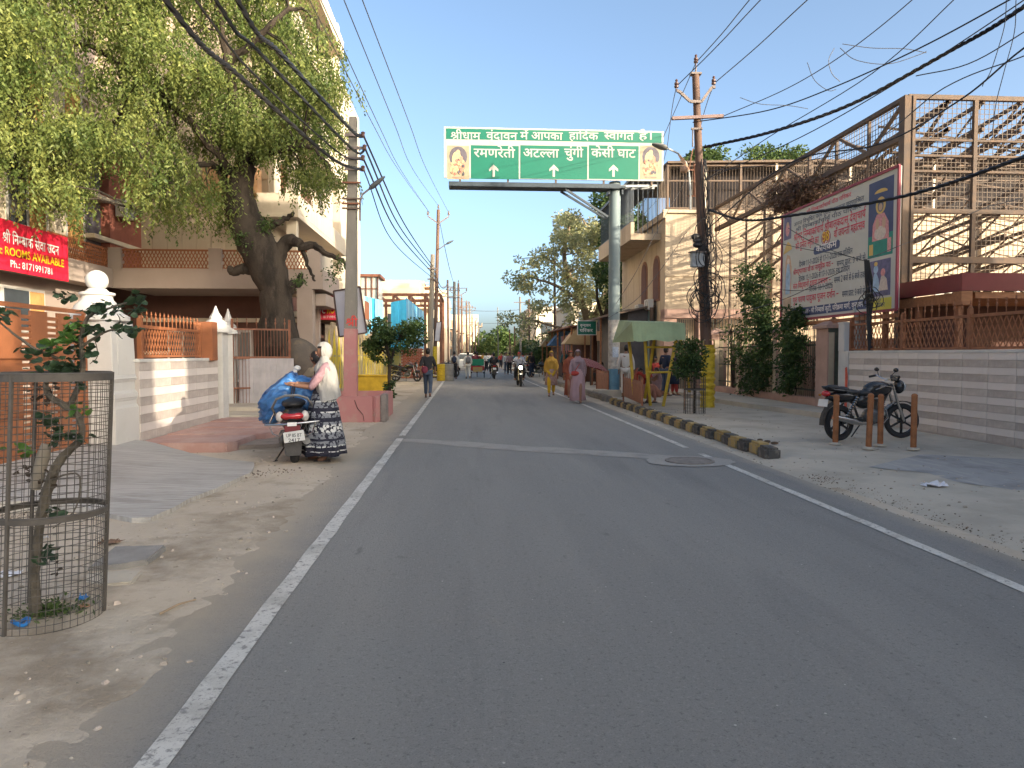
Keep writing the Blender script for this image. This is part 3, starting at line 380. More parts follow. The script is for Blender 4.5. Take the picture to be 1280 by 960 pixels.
# the pale patched trench across the road and the round cover
g = MB(); a = gp(500, 550); b = gp(840, 573); n = 50; m_patch = layered('patch', (.33, .315, .29), [((.235, .225, .21), 2.5, .5, .66, .8, None), ((.2, .19, .18), 30, .55, .66, .6, None)], rough=.95, bump=.4, bscale=80)
dd = (b - a); nn = Vector((-dd.y, dd.x, 0)).normalized()
for i in range(n):
    def pt(k, s_):
        t = k / n; p = a + dd * t; wdt = .20 + .10 * math.sin(t * 3.0) + .08 * nz(t * 9, s_ * 4)
        q = p + nn * (wdt * s_) + nn * (.1 * nz(t * 3, 1)); return (q.x, q.y, .0045)
    g.quad(pt(i, -1), pt(i + 1, -1), pt(i + 1, 1), pt(i, 1))
obj('road_patch', g, m_patch, kind='structure')
g = MB(); c = gp(862, 577); pts = []
for j in range(28): pts.append((c.x + .62 * math.cos(j * pi / 14) * (1 + .12 * nz(j, 1, .7)), c.y + .5 * math.sin(j * pi / 14), .0085))
g.add(pts, [tuple(range(28))]); obj('road_patch', g, m_patch, kind='structure')
mc = thing('manhole_cover', 'round rusty manhole cover in the road by the right white line', 'manhole cover', (c.x, c.y, .009))
g = MB(); g.lathe([(.34, 0), (.34, .012), (.30, .014), (.30, .006), (.29, .006), (.285, .012), (.01, .012)], n=32); obj('lid', g, mat('iron_old', (.20, .175, .155), .7, .3, 9), mc)

# shoulders: gently uneven dust that laps over the asphalt edge
def shoulder(name, xs_, ys_, zf, mt):
    g = MB(); nx = len(xs_)
    vs = [(x, y, zf(x, y)) for y in ys_ for x in xs_]
    fs = [(j * nx + i, j * nx + i + 1, (j + 1) * nx + i + 1, (j + 1) * nx + i) for j in range(len(ys_) - 1) for i in range(nx - 1)]
    g.add(vs, fs); return obj(name, g, mt, kind='structure', smooth=2)
def lin(a, b, n): return [a + (b - a) * i / n for i in range(n + 1)]
def edge_x(y): return -1.27 - min(.42, max(0, (y - 3.8) * .042)) - .12 * nz(1, y, .5) - .05 * nz(2, y, 3)
def zl(x, y):
    d = edge_x(y) - x
    return -.012 + min(d, .6) * .05 + .018 * nz(x, y, 1.4) * min(1, max(0, d + .2)) + .008 * nz(x, y, 7) + (.0 if d > 0 else d * .08)
m_sh = m_dirt
shoulder('dirt_shoulder', lin(-7, -3, 26) + lin(-2.9, -1.1, 60), lin(.8, 12, 200) + lin(12.2, 62, 120), lambda x, y: zl(x, y), m_dirt)
def zr(x, y):
    e = 3.95 + (max(0, 10.2 - y) * -.005) + .06 * nz(5, y, .8) + .03 * nz(6, y, 4)
    d = x - e
    gut = -.05 * math.exp(-((x - 4.25) / .16) ** 2) * (1 if y < 8 else 0)
    return -.012 + min(d, .8) * .07 + (.012 * nz(x, y, 1.2) * min(1, max(0, d + .2)) + .006 * nz(x, y, 7)) * max(.15, min(1, (6.6 - x))) + (0 if d > 0 else d * .08) + gut
shoulder('dirt_shoulder', lin(3.7, 5.2, 34) + lin(5.4, 9.8, 18), lin(2.5, 12, 110) + lin(12.2, 62, 120), zr, m_cem)
# concrete apron on the left, sloping up to the gate
def za(x, y):
    e = -3.0 + (y - 8.5) * .25 + .25 * nz(3, y, .6)
    return .03 + max(0, (-3.2 - x)) * .075 + .004 * nz(x, y, 6)
g = MB(); poly = []
edge = [gp(x, y) for x, y in ((183, 566), (240, 576), (318, 583), (312, 598), (285, 610), (245, 628), (190, 655), (165, 656), (112, 646), (60, 642))]
pts = [Vector((-5.6, 11.4, 0))] + [Vector((p.x, p.y, 0)) for p in edge] + [Vector((-7.0, 6.2, 0)), Vector((-7.0, 11.4, 0))]
fine = []
for i in range(len(pts)):
    a = pts[i]; b = pts[(i + 1) % len(pts)]; k = 5
    for j in range(k):
        p = a.lerp(b, j / k); fine.append(Vector((p.x + .06 * nz(p.x, p.y, 1.7), p.y + .08 * nz(p.y, p.x, 1.7), 0)))
bm = bmesh.new(); vs = [bm.verts.new((p.x, p.y, za(p.x, p.y) + .03)) for p in fine]; f = bm.faces.new(vs)
ext = bmesh.ops.extrude_face_region(bm, geom=[f]); 
for e_ in ext['geom']:
    if isinstance(e_, bmesh.types.BMVert): e_.co.z -= .12
bmesh.ops.triangulate(bm, faces=bm.faces); bmesh.ops.recalc_face_normals(bm, faces=bm.faces)
me = bpy.data.meshes.new('apron'); bm.to_mesh(me); bm.free(); me.materials.append(m_conc)
o = bpy.data.objects.new('concrete_apron', me); COL.objects.link(o); o['kind'] = 'structure'
# broken concrete slabs lying in the dust
for i, (pp, z, lb) in enumerate(((((438 / 4, 640 / 4 + 560), (570 / 4, 530 / 4 + 560), (820 / 4, 522 / 4 + 560), (740 / 4, 600 / 4 + 560), (600 / 4, 625 / 4 + 560)), .05, 'grey broken concrete slab with a dark upper face lying in the dust'),
                                 (((415 / 4, 700 / 4 + 560), (440 / 4, 655 / 4 + 560), (620 / 4, 640 / 4 + 560), (710 / 4, 640 / 4 + 560), (650 / 4, 700 / 4 + 560), (520 / 4, 715 / 4 + 560)), .03, 'lower sandy broken concrete slab nearest the wire tree guard'))):
    P = [gp(x, y) for x, y in pp]; g = MB(); g.prism([(p.x + .02 * rnd.uniform(-1, 1), p.y) for p in P], (0, 0, -.02), (1, 0, 0), (0, 1, 0), (0, 0, z + .03))
    o = obj('concrete_slab', g, m_cem if i else mat('slab_grey', (.27, .255, .235), .9, .2, 5, .4), loc=(P[0].x, P[0].y, 0), world=True, bevel=.012); tag(o, lb, 'slab')
# right: grey slate paving by the striped wall, cement kerb path before the grill fence
g = MB(); P = [gp(x, y) for x, y in ((1085, 588), (1150, 572), (1275, 578), (1420, 592), (1500, 640), (1280, 620), (1190, 606), (1160, 596))]
P = [Vector((p.x, p.y, 0)) for p in P]; fine = []
for i in range(len(P)):
    for j in range(6):
        q = P[i].lerp(P[(i + 1) % len(P)], j / 6); fine.append((q.x + .04 * nz(q.x, q.y, 5), q.y + .06 * nz(q.y, q.x, 5), .047))
g.add(fine, [tuple(range(len(fine)))]); obj('slate_paving', g, m_slate, kind='structure')
g = MB(); y = 16.4
P = []
L1 = [(8.35, 14.2), (8.05, 16.5), (7.7, 19), (7.5, 21.5), (7.55, 24), (7.7, 27.4)]
def fineline(L, k=6, amp=.05):
    r = []
    for i in range(len(L) - 1):
        for j in range(k):
            t = j / k; x = L[i][0] * (1 - t) + L[i + 1][0] * t; y = L[i][1] * (1 - t) + L[i + 1][1] * t
            r.append((x + amp * nz(x, y, 3), y))
    return r + [L[-1]]
poly = fineline(L1) + [(9.05, 27.4), (9.05, 16.2), (8.45, 15.0)]
g.prism(poly, (0, 0, 0), (1, 0, 0), (0, 1, 0), (0, 0, .17)); obj('pavement', g, m_cem, kind='structure')
# kerb of painted blocks
kr = thing('kerb', 'yellow and black striped kerb of stone blocks along the right dirt verge', 'kerb', (4.4, 11, 0))
my = mat('kerb_yellow', (.34, .24, .09), .88, .3, 7, .5, obr=.15, col2=(.24, .20, .14), mix=(.48, .66)); mk = mat('kerb_black', (.07, .065, .06), .88, .35, 7, .5, obr=.2, col2=(.19, .17, .145), mix=(.5, .68))
y = gp(960, 573).y; x0 = 4.40; i = 0
bmz = MB(); bmz.box((0, 0, 0), (.22, .37, .2)); m1 = mesh_of(bmz, 'kerb_block', my, bevel=.035); m2 = mesh_of(bmz, 'kerb_block', mk, bevel=.035)
while y < 21.5:
    piece('kerb_block', m2 if i % 2 == 0 else m1, kr, (x0 + .02 * rnd.uniform(-1, 1) - 4.4 + (y - 11) * .006, y - 11, .085 + .012 * rnd.uniform(-1, 1)), (rnd.uniform(-.03, .03), rnd.uniform(-.03, .03), rnd.uniform(-.05, .05)))
    y += .385; i += 1
kr2 = thing('kerb', 'plain grey stone kerb running on past the green pole', 'kerb', (4.5, 22.3, 0))
m3 = mesh_of(bmz, 'kerb_block', mat('kerb_grey', (.20, .18, .155), .9, .3, 5, .4), bevel=.03)
for k in range(46): piece('kerb_block', m3, kr2, (.02 * rnd.uniform(-1, 1), k * .385, .1 + .01 * rnd.uniform(-1, 1)), (0, 0, rnd.uniform(-.04, .04)))
# loose stones and crumbs on both verges (nobody could count them)
def pebbles(name, N_, reg, zf, mt, smin=.005, smax=.022):
    g = MB()
    for _ in range(N_):
        x, y = reg(); s_ = rnd.uniform(smin, smax) * rnd.random() ** .5; z = zf(x, y)
        a = rnd.random() * pi; g.box((x, y, z + s_ * .2), (s_ * 2, s_ * 1.4, s_), a, rx=rnd.uniform(-.5, .5), taper=rnd.uniform(.4, .8))
    o = obj(name, g, mt); return tag(o, kind='stuff')
m_peb = mat('pebble', (.36, .31, .25), .9, .35, 20, 0, island=.45)
tag(pebbles('gravel', 1500, lambda: ((lambda y: (-1.2 - rnd.random() ** 1.6 * 4.2, y))(rnd.uniform(2.2, 20))), lambda x, y: zl(x, y), m_peb), 'scattered small stones and crumbs on the left dirt verge')
tag(pebbles('gravel', 900, lambda: ((4.0 + rnd.random() ** 1.8 * 4.5, rnd.uniform(4, 20))), lambda x, y: zr(x, y), m_peb), 'scattered small stones and crumbs on the right verge')
m_dark = mat('dark_litter', (.10, .07, .045), .9, .4, 20, 0, island=.4)
def g_reg():
    y = rnd.uniform(4, 8.6); return (4.25 + rnd.gauss(0, .12), y)
tag(pebbles('leaf_litter', 1100, g_reg, lambda x, y: zr(x, y), m_dark, .003, .011), 'dark dry leaf litter in the gutter at the right road edge')
def g_reg2():
    t = rnd.random(); return (-4.6 + t * 2.3 + rnd.gauss(0, .15), 5.8 + t * 3.6 + rnd.gauss(0, .12))
tag(pebbles('leaf_litter', 900, g_reg2, lambda x, y: zl(x, y), m_dark, .004, .016), 'dark crumbled litter along the broken edge of the concrete apron')

# ---------------- out of view to the right: house blocks added and sized to cast shade
m_plast = mat('plaster_buff', (.42, .34, .25), .9, .15, 1.5, .2)
def shade_house(x0, x1, y0, y1, h, lb, m_=None, win=True):
    t = thing('house', lb, 'house', ((x0 + x1) / 2, (y0 + y1) / 2, 0)); g = MB(); g.b2((x0, y0, -.1), (x1, y1, h)); obj('wall', g, m_ or m_plast, t, world=True)
    g = MB(); g.b2((x0 - .15, y0 - .15, h), (x1 + .15, y1 + .15, h + .15)); obj('roof', g, m_plast, t, world=True)
    if win:
        k = 0; y = y0 + 1.2
        while y < y1 - 1.5:
            for z in [1.2 + 3 * q for q in range(int(h // 3))]:
                g = MB(); g.b2((x0 - .03, y, z), (x0 + .04, y + 1, z + 1.3)); obj('window', g, mat('glass_dark', (.03, .035, .04), .15, .1, bump=0), t, world=True)
            y += 2.4
    return t
shade_house(9.8, 16, 1.2, 6.2, 11.2, 'unseen tall buff house block added for shade beyond the right edge')
shade_house(16.2, 22, 1.2, 6.2, 7.6, 'unseen lower block added for shade behind the tall buff one on the right')
shade_house(9.8, 22, -.95, 1.1, 6.4, 'unseen narrow buff house block added for shade right of the camera')
shade_house(9.8, 22, -2.7, -1.05, 3.5, 'unseen low buff block added to leave a sun gap right of the camera', win=False)
shade_house(9.8, 10.3, -5.6, -2.8, 6.7, 'unseen tall thin buff wall added for shade behind the camera on the right', win=False)
shade_house(9.8, 24, -26, -5.7, 5.9, 'unseen long two storey buff house block added for shade behind the camera')

# ================================================================= LEFT SIDE
m_white = mat('white_paint', (.52, .51, .485), .75, .12, 3, .2)
m_whiteD = layered('white_weathered', (.54, .525, .50), [((.48, .46, .43), 2, .5, .7, .5, None), ((.40, .37, .33), 6, .62, .75, .5, (3, 3, .5))], rough=.75, bump=.15, bscale=30)
m_orange = mat('orange_paint', (.27, .10, .042), .5, .18, 2, .12)
m_rust = mat('rust_paint', (.19, .075, .04), .6, .3, 6, .2)
m_tileL = mat('tile_light', (.62, .57, .53), .45, .06, 3, .05, obr=.05)
m_tileD = mat('tile_grey', (.36, .315, .285), .5, .28, 5, .15, obr=.12, col2=(.50, .45, .41), mix=(.35, .68))
m_grout = mat('grout', (.40, .36, .33), .9, .1)
def tile_wall(t, o, u, n, length, h, th, course, tl, top, mats=None):
    """core slab + individual tiles on the face; o = lower near corner of the face, u along, n outward"""
    o = Vector(o); u = Vector(u); n = Vector(n); g = MB()
    g.prism([(0, -.1), (length, -.1), (length, h), (0, h)], o - n * th, u, (0, 0, 1), n * th); obj('wall_core', g, m_grout, t, world=True)
    g = MB(); g.prism([(-.02, h), (length + .02, h), (length + .02, h + top), (-.02, h + top)], o - n * (th + .02), u, (0, 0, 1), n * (th + .045)); obj('coping', g, m_white, t, world=True)
    rz = math.atan2(u.y, u.x); z = 0.0; k = 0
    gb = MB(); gb.box((0, 0, 0), (tl - .006, .012, course - .006)); ml = [mesh_of(gb, 'tile', m_, bevel=.002) for m_ in (mats or (m_tileL, m_tileD))]
    nc = int(round(h / course)); nt_ = int(round(length / tl))
    for c in range(nc):
        for j in range(nt_):
            p = o + u * ((j + .5) * length / nt_) + n * (.004 + .002 * (c % 2)) + Vector((0, 0, (c + .5) * h / nc))
            piece('tile', ml[(nc - c) % 2], t, p - wloc(t), (0, 0, rz), (length / nt_ / tl, 1, h / nc / course))
lw = thing('boundary_wall', 'grey and white striped tile wall beside the white ball pillar on the left', 'wall', (-5.0, 11.4, .02))
tile_wall(lw, (-5.0, 11.45, .02), (0, 1, 0), (1, 0, 0), 3.55, 1.36, .22, .136, .6, .05)

def lattice(mb, o, u, L, h, dx=.11, r=.008, n=None, wave=True):
    """expanded-metal lattice of diagonal flat bars in a frame"""
    o = Vector(o); u = Vector(u); z = Vector((0, 0, 1)); k = dx
    i = -int(h / (k * 2)) - 1
    while i * k < L:
        for s_ in (1, -1):
            x0 = i * k; x1 = x0 + h / 2
            a0, b0 = (0, h) if s_ > 0 else (h, 0)
            ta = max(0, (0 - x0) / (x1 - x0)); tb = min(1, (L - x0) / (x1 - x0))
            if tb > ta:
                pa = o + u * (x0 + (x1 - x0) * ta) + z * (a0 + (b0 - a0) * ta); pb = o + u * (x0 + (x1 - x0) * tb) + z * (a0 + (b0 - a0) * tb)
                mb.bar(pa, pb, r * 1.1, r * 2.2)
        i += 1
def spike(z0, h=.24):
    g = MB(); g.lathe([(.008, 0), (.008, h * .35), (.022, h * .5), (.018, h * .6), (.006, h * .68), (.016, h * .78), (.001, h)], n=6); return g
def rail_fence(t, o, u, L, h, mt, npost=2, dx=.11, sp=.16, sh=.24):
    o = Vector(o); u = Vector(u); base = wloc(t)
    g = MB(); g.bar(o + Vector((0, 0, h)), o + u * L + Vector((0, 0, h)), .05, .05); obj('top_rail', g, mt, t, world=True)
    g = MB(); g.bar(o + Vector((0, 0, .03)), o + u * L + Vector((0, 0, .03)), .04, .04); obj('bottom_rail', g, mt, t, world=True)
    g = MB(); lattice(g, o + Vector((0, 0, .03)), u, L, h - .05, dx); obj('lattice', g, mt, t, world=True, kind='stuff')
    sm = mesh_of(spike(0, sh), 'spike', mt)
    n = int(L / sp)
    for i in range(n): piece('spike', sm, t, o + u * ((i + .5) * L / n) + Vector((0, 0, h + .02)) - base)
    gp_ = MB(); gp_.box((0, 0, h / 2 + .05), (.07, .07, h + .16)); gp_.ell((0, 0, h + .14), (.035, .035, .035), 8, 5); pm = mesh_of(gp_, 'post', mt)
    for i in range(npost): piece('post', pm, t, o + u * (i * L / max(1, npost - 1)) - base)
lf = thing('lattice_fence', 'orange metal lattice fence with spikes on top of the left striped wall', 'fence', (-5.1, 11.7, 1.44))
rail_fence(lf, (-5.1, 11.75, 1.44), (0, 1, 0), 2.55, .5, m_orange, 2)
# orange box post, and white end pillar with pointed finial
def finial_pillar(x, y, w_, h, lb, fin=.55, mt=None):
    t = thing('gate_pillar', lb, 'pillar', (x, y, 0)); g = MB(); g.box((0, 0, h / 2 - .05), (w_, w_, h + .1)); obj('shaft', g, mt or m_white, t, bevel=.01)
    g = MB(); w2 = w_ * .80; g.lathe([(w2 * 1.1, h), (w2 * 1.1, h + .05), (w2 * .95, h + .06), (w2 * .95, h + .12), (w2 * .72, h + .17), (w2 * .75, h + .2), (w2 * .42, h + .28), (w2 * .44, h + .31), (w2 * .22, h + fin * .75), (.01, h + fin)], n=8, ph=pi / 8); obj('finial', g, m_white, t)
    return t
op = thing('fence_post', 'solid orange box post at the far end of the lattice fence', 'post', (-5.08, 14.62, 1.4)); g = MB(); g.box((0, 0, .36), (.34, .3, .76)); obj('panel', g, m_orange, op, bevel=.008)
finial_pillar(-5.1, 15.25, .36, 1.95, 'white pillar with pointed finial just behind the orange post')
p2 = gp(287, 519); finial_pillar(p2.x, p2.y, .32, 2.0, 'white pillar with pointed finial that holds the open rusty gate', .62)
# white pillar with ball
bp = thing('ball_pillar', 'fat white moulded gate pillar topped with a white ball', 'pillar', (-5.42, 11.1, 0))
g = MB(); q = math.sqrt(2) / 2 * 1.0
def sq(w_): return w_ * .5 * math.sqrt(2)
g.lathe([(sq(.82), -.05), (sq(.82), .72), (sq(.76), .73), (sq(.76), .82), (sq(.80), .84), (sq(.80), .93), (sq(.72), .95), (sq(.72), 1.10), (sq(.78), 1.12), (sq(.78), 1.16), (sq(.74), 1.18), (sq(.70), 1.98)], n=4, ph=pi / 4); obj('shaft', g, m_whiteD, bp, bevel=.012)
g = MB(); g.box((.37, 0, .40), (.04, .42, .66)); g.box((.355, 0, 1.52), (.035, .40, .70)); obj('moulding', g, m_whiteD, bp, bevel=.006)
g = MB(); g.lathe([(.40, 1.98), (.43, 2.0), (.43, 2.06), (.36, 2.1), (.33, 2.12), (.30, 2.22), (.22, 2.30), (.2, 2.36), (.24, 2.38), (.24, 2.41), (.16, 2.43), (.12, 2.47)], n=24); obj('cap', g, m_whiteD, bp, smooth=1)
g = MB(); g.ell((0, 0, 2.59), (.155, .155, .155), 24, 14); obj('ball', g, m_white, bp, smooth=1)
# orange sheet gate with cut-outs, along the wall line to the left
gt = thing('sheet_gate', 'orange sheet metal gate with rows of punched slots behind the caged sapling', 'gate', (-5.45, 8.6, .25))
for i, y0 in enumerate((6.5, 8.62)):
    y1 = y0 + 2.08; x = -5.45
    g = MB(); t_ = .03
    # sheet with slot columns: built as horizontal strips between slots
    cols = [(y0 + .62, y0 + .82), (y0 + 1.18, y0 + 1.42), (y0 + 1.72, y0 + 1.86)]
    segs = [y0] + [v for c_ in cols for v in c_] + [y1]
    for j in range(0, len(segs), 2): g.b2((x, segs[j], .22), (x + t_, segs[j + 1], 2.05))
    for c_ in cols:
        z = .22
        while z < 2.0:
            g.b2((x + .002, c_[0], z), (x + t_ - .002, c_[1], min(z + .045, 2.05))); z += .075
    obj('gate_leaf', g, m_orange, gt, world=True)
    g = MB()
    for z in (.2, .75, 1.45, 2.07): g.b2((x + t_, y0, z), (x + t_ + .035, y1, z + .055))
    for y in (y0, y1 - .06): g.b2((x + t_, y, .15), (x + t_ + .04, y + .06, 2.12))
    obj('gate_frame', g, m_orange, gt, world=True)
# pale marble step before the gate seen through the wire
g = MB(); g.b2((-5.35, 6.0, .0), (-4.95, 10.5, .16)); tag(obj('gate_sill', g, mat('pink_stone', (.42, .23, .19), .8, .25, 4, .3), kind='structure'), )
# pink stone slabs in front of the striped wall
m_pink = layered('pink_slab', (.42, .25, .21), [((.50, .36, .31), 2, .45, .65, .7, None), ((.30, .20, .165), 4, .55, .7, .6, None), ((.45, .40, .34), 8, .6, .72, .5, None)], rough=.85, bump=.4, bscale=30)
ps = thing('stone_ledge', 'low ledge of pinkish red stone slabs below the striped wall', 'ledge', (-4.4, 12, 0))
ledge = [((45, 725), (150, 738), (380, 762), (420, 720), (230, 683)), ((235, 680), (424, 718), (425, 742), (540, 700), (450, 640), (300, 655)), ((300, 650), (455, 655), (545, 690), (640, 652), (560, 625), (380, 628)), ((385, 622), (575, 622), (650, 648), (655, 620), (610, 590), (440, 598))]
x0, x1 = -4.98, -3.62
yy = [11.2, 12.35, 13.35, 14.4, 15.3]
for i in range(4):
    g = MB(); a = .04 * rnd.uniform(-1, 1); xr = [-3.50, -3.25, -3.20, -3.30][i]
    g.prism([(x0, yy[i]), (xr - .1, yy[i] - .08), (xr, yy[i] + .15), (xr + .03, yy[i + 1] - .03), (x0, yy[i + 1] - .02)], (0, 0, -.05), (1, 0, 0), (0, 1, 0), (0, 0, .21 + i * .012)); obj('stone', g, m_pink, ps, world=True, bevel=.02)
g = MB()
g.prism([(-3.6, 11.35), (-2.95, 11.6), (-2.8, 12.6), (-2.85, 13.6), (-3.3, 14.6), (-3.6, 14.6)], (0, 0, -.05), (1, 0, 0), (0, 1, 0), (0, 0, .13)); obj('stone', g, mat('slab_tan', (.30, .24, .19), .9, .25, 4, .4), ps, world=True, bevel=.025)
g = MB(); g.b2((-5.3, 15.4, -.05), (-4.3, 16.6, .22)); g.b2((-5.9, 16.6, -.05), (-4.2, 18.4, .3)); tag(obj('doorstep', g, m_cem, bevel=.02), kind='structure')
# open rusty gate leaf, facing the camera
q0 = gp(292, 519.5); q1 = gp(363, 517)
rg = thing('barred_gate', 'open rust red gate leaf of thin bars with spear tips', 'gate', (q0.x, q0.y, .1)); L = (q1 - q0).length; u = (q1 - q0).normalized()
g = MB(); z = Vector((0, 0, 1)); o_ = Vector((q0.x, q0.y, .12))
for zz in (0, .55, 1.3, 2.0): g.bar(o_ + z * zz, o_ + u * L + z * zz, .05, .06 if zz in (1.3,) else .04)
for xx in (0, L): g.bar(o_ + u * xx - z * .1, o_ + u * xx + z * 2.25, .05, .05)
obj('gate_frame', g, m_rust, rg, world=True)
gb = MB(); gb.tube([(0, 0, 0), (0, 0, 2.0)], .0075, 5); bm_ = mesh_of(gb, 'bar', m_rust)
for i in range(17): piece('bar', bm_, rg, o_ + u * (L * (i + 1) / 18) - wloc(rg))
sm = mesh_of(spike(0, .3), 'spear_tip', m_rust)
for i in range(6): piece('spear_tip', sm, rg, o_ + u * (L * (i + .5) / 6) + z * 2.0 - wloc(rg))
g = MB(); g.prism([(.25, 1.33), (L - .1, 1.33), (L - .1, 1.97), (.25, 1.97)], o_ + Vector((0, .02, 0)), u, z, Vector((0, .004, 0))); 
# ribbed pale tin sheet behind the lower half
tn = thing('tin_sheet', 'pale ribbed tin sheet standing behind the open barred gate', 'metal sheet', (q0.x, q0.y + .13, 0)); g = MB()
for i in range(19): g.b2((q0.x + .1 + i * .07, q0.y + .12 + (.02 if i % 2 else 0), .1), (q0.x + .172 + i * .07, q0.y + .14 + (.02 if i % 2 else 0), 1.4))
obj('sheet', g, mat('tin_pale', (.45, .42, .42), .45, .15, 3, .1, metal=.4), tn, world=True)

# ---------------- lodging house on the left: porch wing, balcony, banner, windows
m_beige = layered('beige_panel', (.47, .39, .29), [((.38, .31, .23), .8, .5, .7, .7, (2, 2, .3)), ((.53, .46, .36), 2, .55, .7, .5, None)], rough=.88, bump=.15)
m_taupe = mat('taupe_render', (.33, .27, .235), .85, .08, 1.2, .1)
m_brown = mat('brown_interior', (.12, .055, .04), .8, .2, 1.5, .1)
m_redwall = mat('red_cladding', (.28, .10, .07), .8, .15, 2, .2)
m_cream = mat('cream_band', (.62, .54, .42), .8, .08, 2, .1)
m_glass = mat('window_glass', (.05, .06, .07), .08, .3, 1.2, 0, spec=.8)
m_curt = mat('curtain', (.45, .25, .09), .9, .3, 3, .1)
m_purp = mat('slate_tiles', (.13, .12, .14), .6, .15, 3, .1)
lh = thing('lodging_house', 'beige and brown lodging house with lattice balcony on the left', 'house', (-10.6, 21.5, 0))
XF = -10.6; YP = 21.4
g = MB(); g.b2((-24, 8, -.1), (XF, 21.9, 16)); obj('wall', g, m_taupe, lh, world=True)
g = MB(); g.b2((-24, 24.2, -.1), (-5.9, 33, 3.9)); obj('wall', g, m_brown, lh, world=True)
g = MB(); g.b2((-24, 24.0, 3.9), (-6.3, 33, 15.5)); obj('wall', g, m_beige, lh, world=True)
for i in range(9):   # raised cladding panels of the upper front
    for k in range(3):
        g = MB(); g.b2((-10.4 + i * .46, 23.96, 4.05 + k * .0 + k * 3.1), (-10.4 + i * .46 + .44, 24.0, 4.05 + 2.9 + k * 3.1)); obj('panel', g, m_beige, lh, world=True)
# porch slab (wing toward the road) and road-side balcony slab
g = MB(); g.b2((-10.0, YP, 3.4), (-4.1, 24.2, 3.97)); obj('porch_slab', g, m_taupe, lh, world=True)
g = MB(); g.b2((XF, 8, 3.4), (-10.0, YP + .002, 3.95)); obj('balcony_slab', g, m_taupe, lh, world=True)
for xx in (-9.95, -7.15, -4.35):
    g = MB(); g.b2((xx - .18, YP - .02, 3.9), (xx + .18, YP + .22, 4.55)); obj('parapet_post', g, m_taupe, lh, world=True)
for a, b_ in ((-9.75, -7.35), (-6.95, -4.55)):
    g = MB(); lattice(g, (a, YP + .06, 3.99), (1, 0, 0), b_ - a, .5, .10, .012); obj('balcony_lattice', g, m_orange, lh, world=True, kind='stuff')
    g = MB(); g.b2((a, YP + .03, 4.47), (b_, YP + .09, 4.52)); g.b2((a, YP + .03, 3.96), (b_, YP + .09, 4.0)); obj('balcony_rail', g, m_orange, lh, world=True)
g = MB(); lattice(g, (-10.05, 18.3, 3.97), (0, 1, 0), 2.9, .5, .10, .012); g.bar((-10.05, 18.3, 4.47), (-10.05, 21.2, 4.47), .05); obj('balcony_lattice', g, m_orange, lh, world=True, kind='stuff')
g = MB(); g.b2((-10.2, 8, 3.96), (-10.0, 18.25, 4.45)); obj('parapet', g, m_cream, lh, world=True)
g = MB(); g.b2((-4.85, YP - .01, -.1), (-4.4, YP + .4, 3.41)); obj('column', g, m_taupe, lh, world=True, bevel=.01)
g = MB(); g.b2((-4.86, YP + .42, 2.95), (-4.1, 30, 3.3)); g.b2((-4.9, 23.3, 0), (-4.6, 23.6, 2.95)); obj('side_beam', g, m_taupe, lh, world=True)
g = MB(); g.b2((-10.5, 24.1, 2.55), (-5.0, 24.19, 2.68)); g.b2((-10.5, 24.1, 1.5), (-8.6, 24.19, 1.6)); obj('band', g, m_cream, lh, world=True)
for xx in (-9.6, -7.9, -6.4):
    g = MB(); g.b2((xx, 24.08, .6), (xx + 1.0, 24.19, 2.3)); f = obj('window', g, m_white, lh, world=True); g = MB(); g.b2((xx + .08, 24.05, .68), (xx + .46, 24.1, 2.22)); g.b2((xx + .54, 24.05, .68), (xx + .92, 24.1, 2.22)); obj('pane', g, m_glass, f, world=True)
# road-facing front: cladding bands and windows
g = MB(); g.b2((XF, 21.1, 4.0), (XF + .05, 21.9, 7.2)); g.b2((XF, 8, 5.0), (XF + .05, 17.0, 8.6)); obj('cladding', g, m_purp, lh, world=True)
g = MB(); g.b2((XF + .004, 21.91, 4.0), (XF + .3, 23.99, 7.4)); obj('cladding', g, m_redwall, lh, world=True)
for zz in (4.75, 5.9, 7.4):
    g = MB(); g.b2((XF, 20.9, zz), (XF + .36, 24.0, zz + .12)); obj('band', g, m_cream, lh, world=True)
for zz, ya, yb in ((6.15, 8, 17.0), (8.6, 8, 21.9), (12.0, 8, 21.9)):
    g = MB(); g.b2((XF, ya, zz), (XF + .1, yb, zz + .14)); obj('band', g, m_cream, lh, world=True)
def win(t, x, y0, y1, z0, z1, mull=2, curt=True, fr=None):
    g = MB(); g.b2((x - .02, y0 - .12, z0 - .12), (x + .06, y1 + .12, z1 + .12)); obj('window_surround', g, m_cream, t, world=True)
    f = MB(); f.b2((x + .055, y0, z0), (x + .10, y1, z0 + .06)); f.b2((x + .055, y0, z1 - .06), (x + .10, y1, z1))
    for i in range(mull + 1):
        yv = y0 + (y1 - y0) * i / mull; f.b2((x + .058, yv - .035, z0), (x + .103, yv + .035, z1))
    fo = obj('window', f, fr or m_white, t, world=True)
    for i in range(mull):
        a = y0 + (y1 - y0) * i / mull + .035; b = y0 + (y1 - y0) * (i + 1) / mull - .035
        g = MB(); g.b2((x + .062, a, z0 + .06), (x + .08, b, z1 - .06)); obj('pane', g, m_curt if (curt and i == mull - 1) else m_glass, fo, world=True)
win(lh, XF, 17.5, 19.1, 4.35, 6.1, 2); win(lh, XF, 20.0, 20.9, 4.3, 5.7, 1)
win(lh, XF, 17.5, 19.1, 7.2, 9.0, 2); win(lh, XF, 13.5, 15.2, 6.6, 8.2, 2); win(lh, XF, 20.0, 20.9, 7.3, 9.0, 1)
g = MB(); g.b2((XF, 17.1, 4.0), (XF + .16, 17.35, 8.6)); g.b2((XF, 19.3, 4.0), (XF + .16, 19.85, 8.6)); obj('pilaster', g, m_cream, lh, world=True)
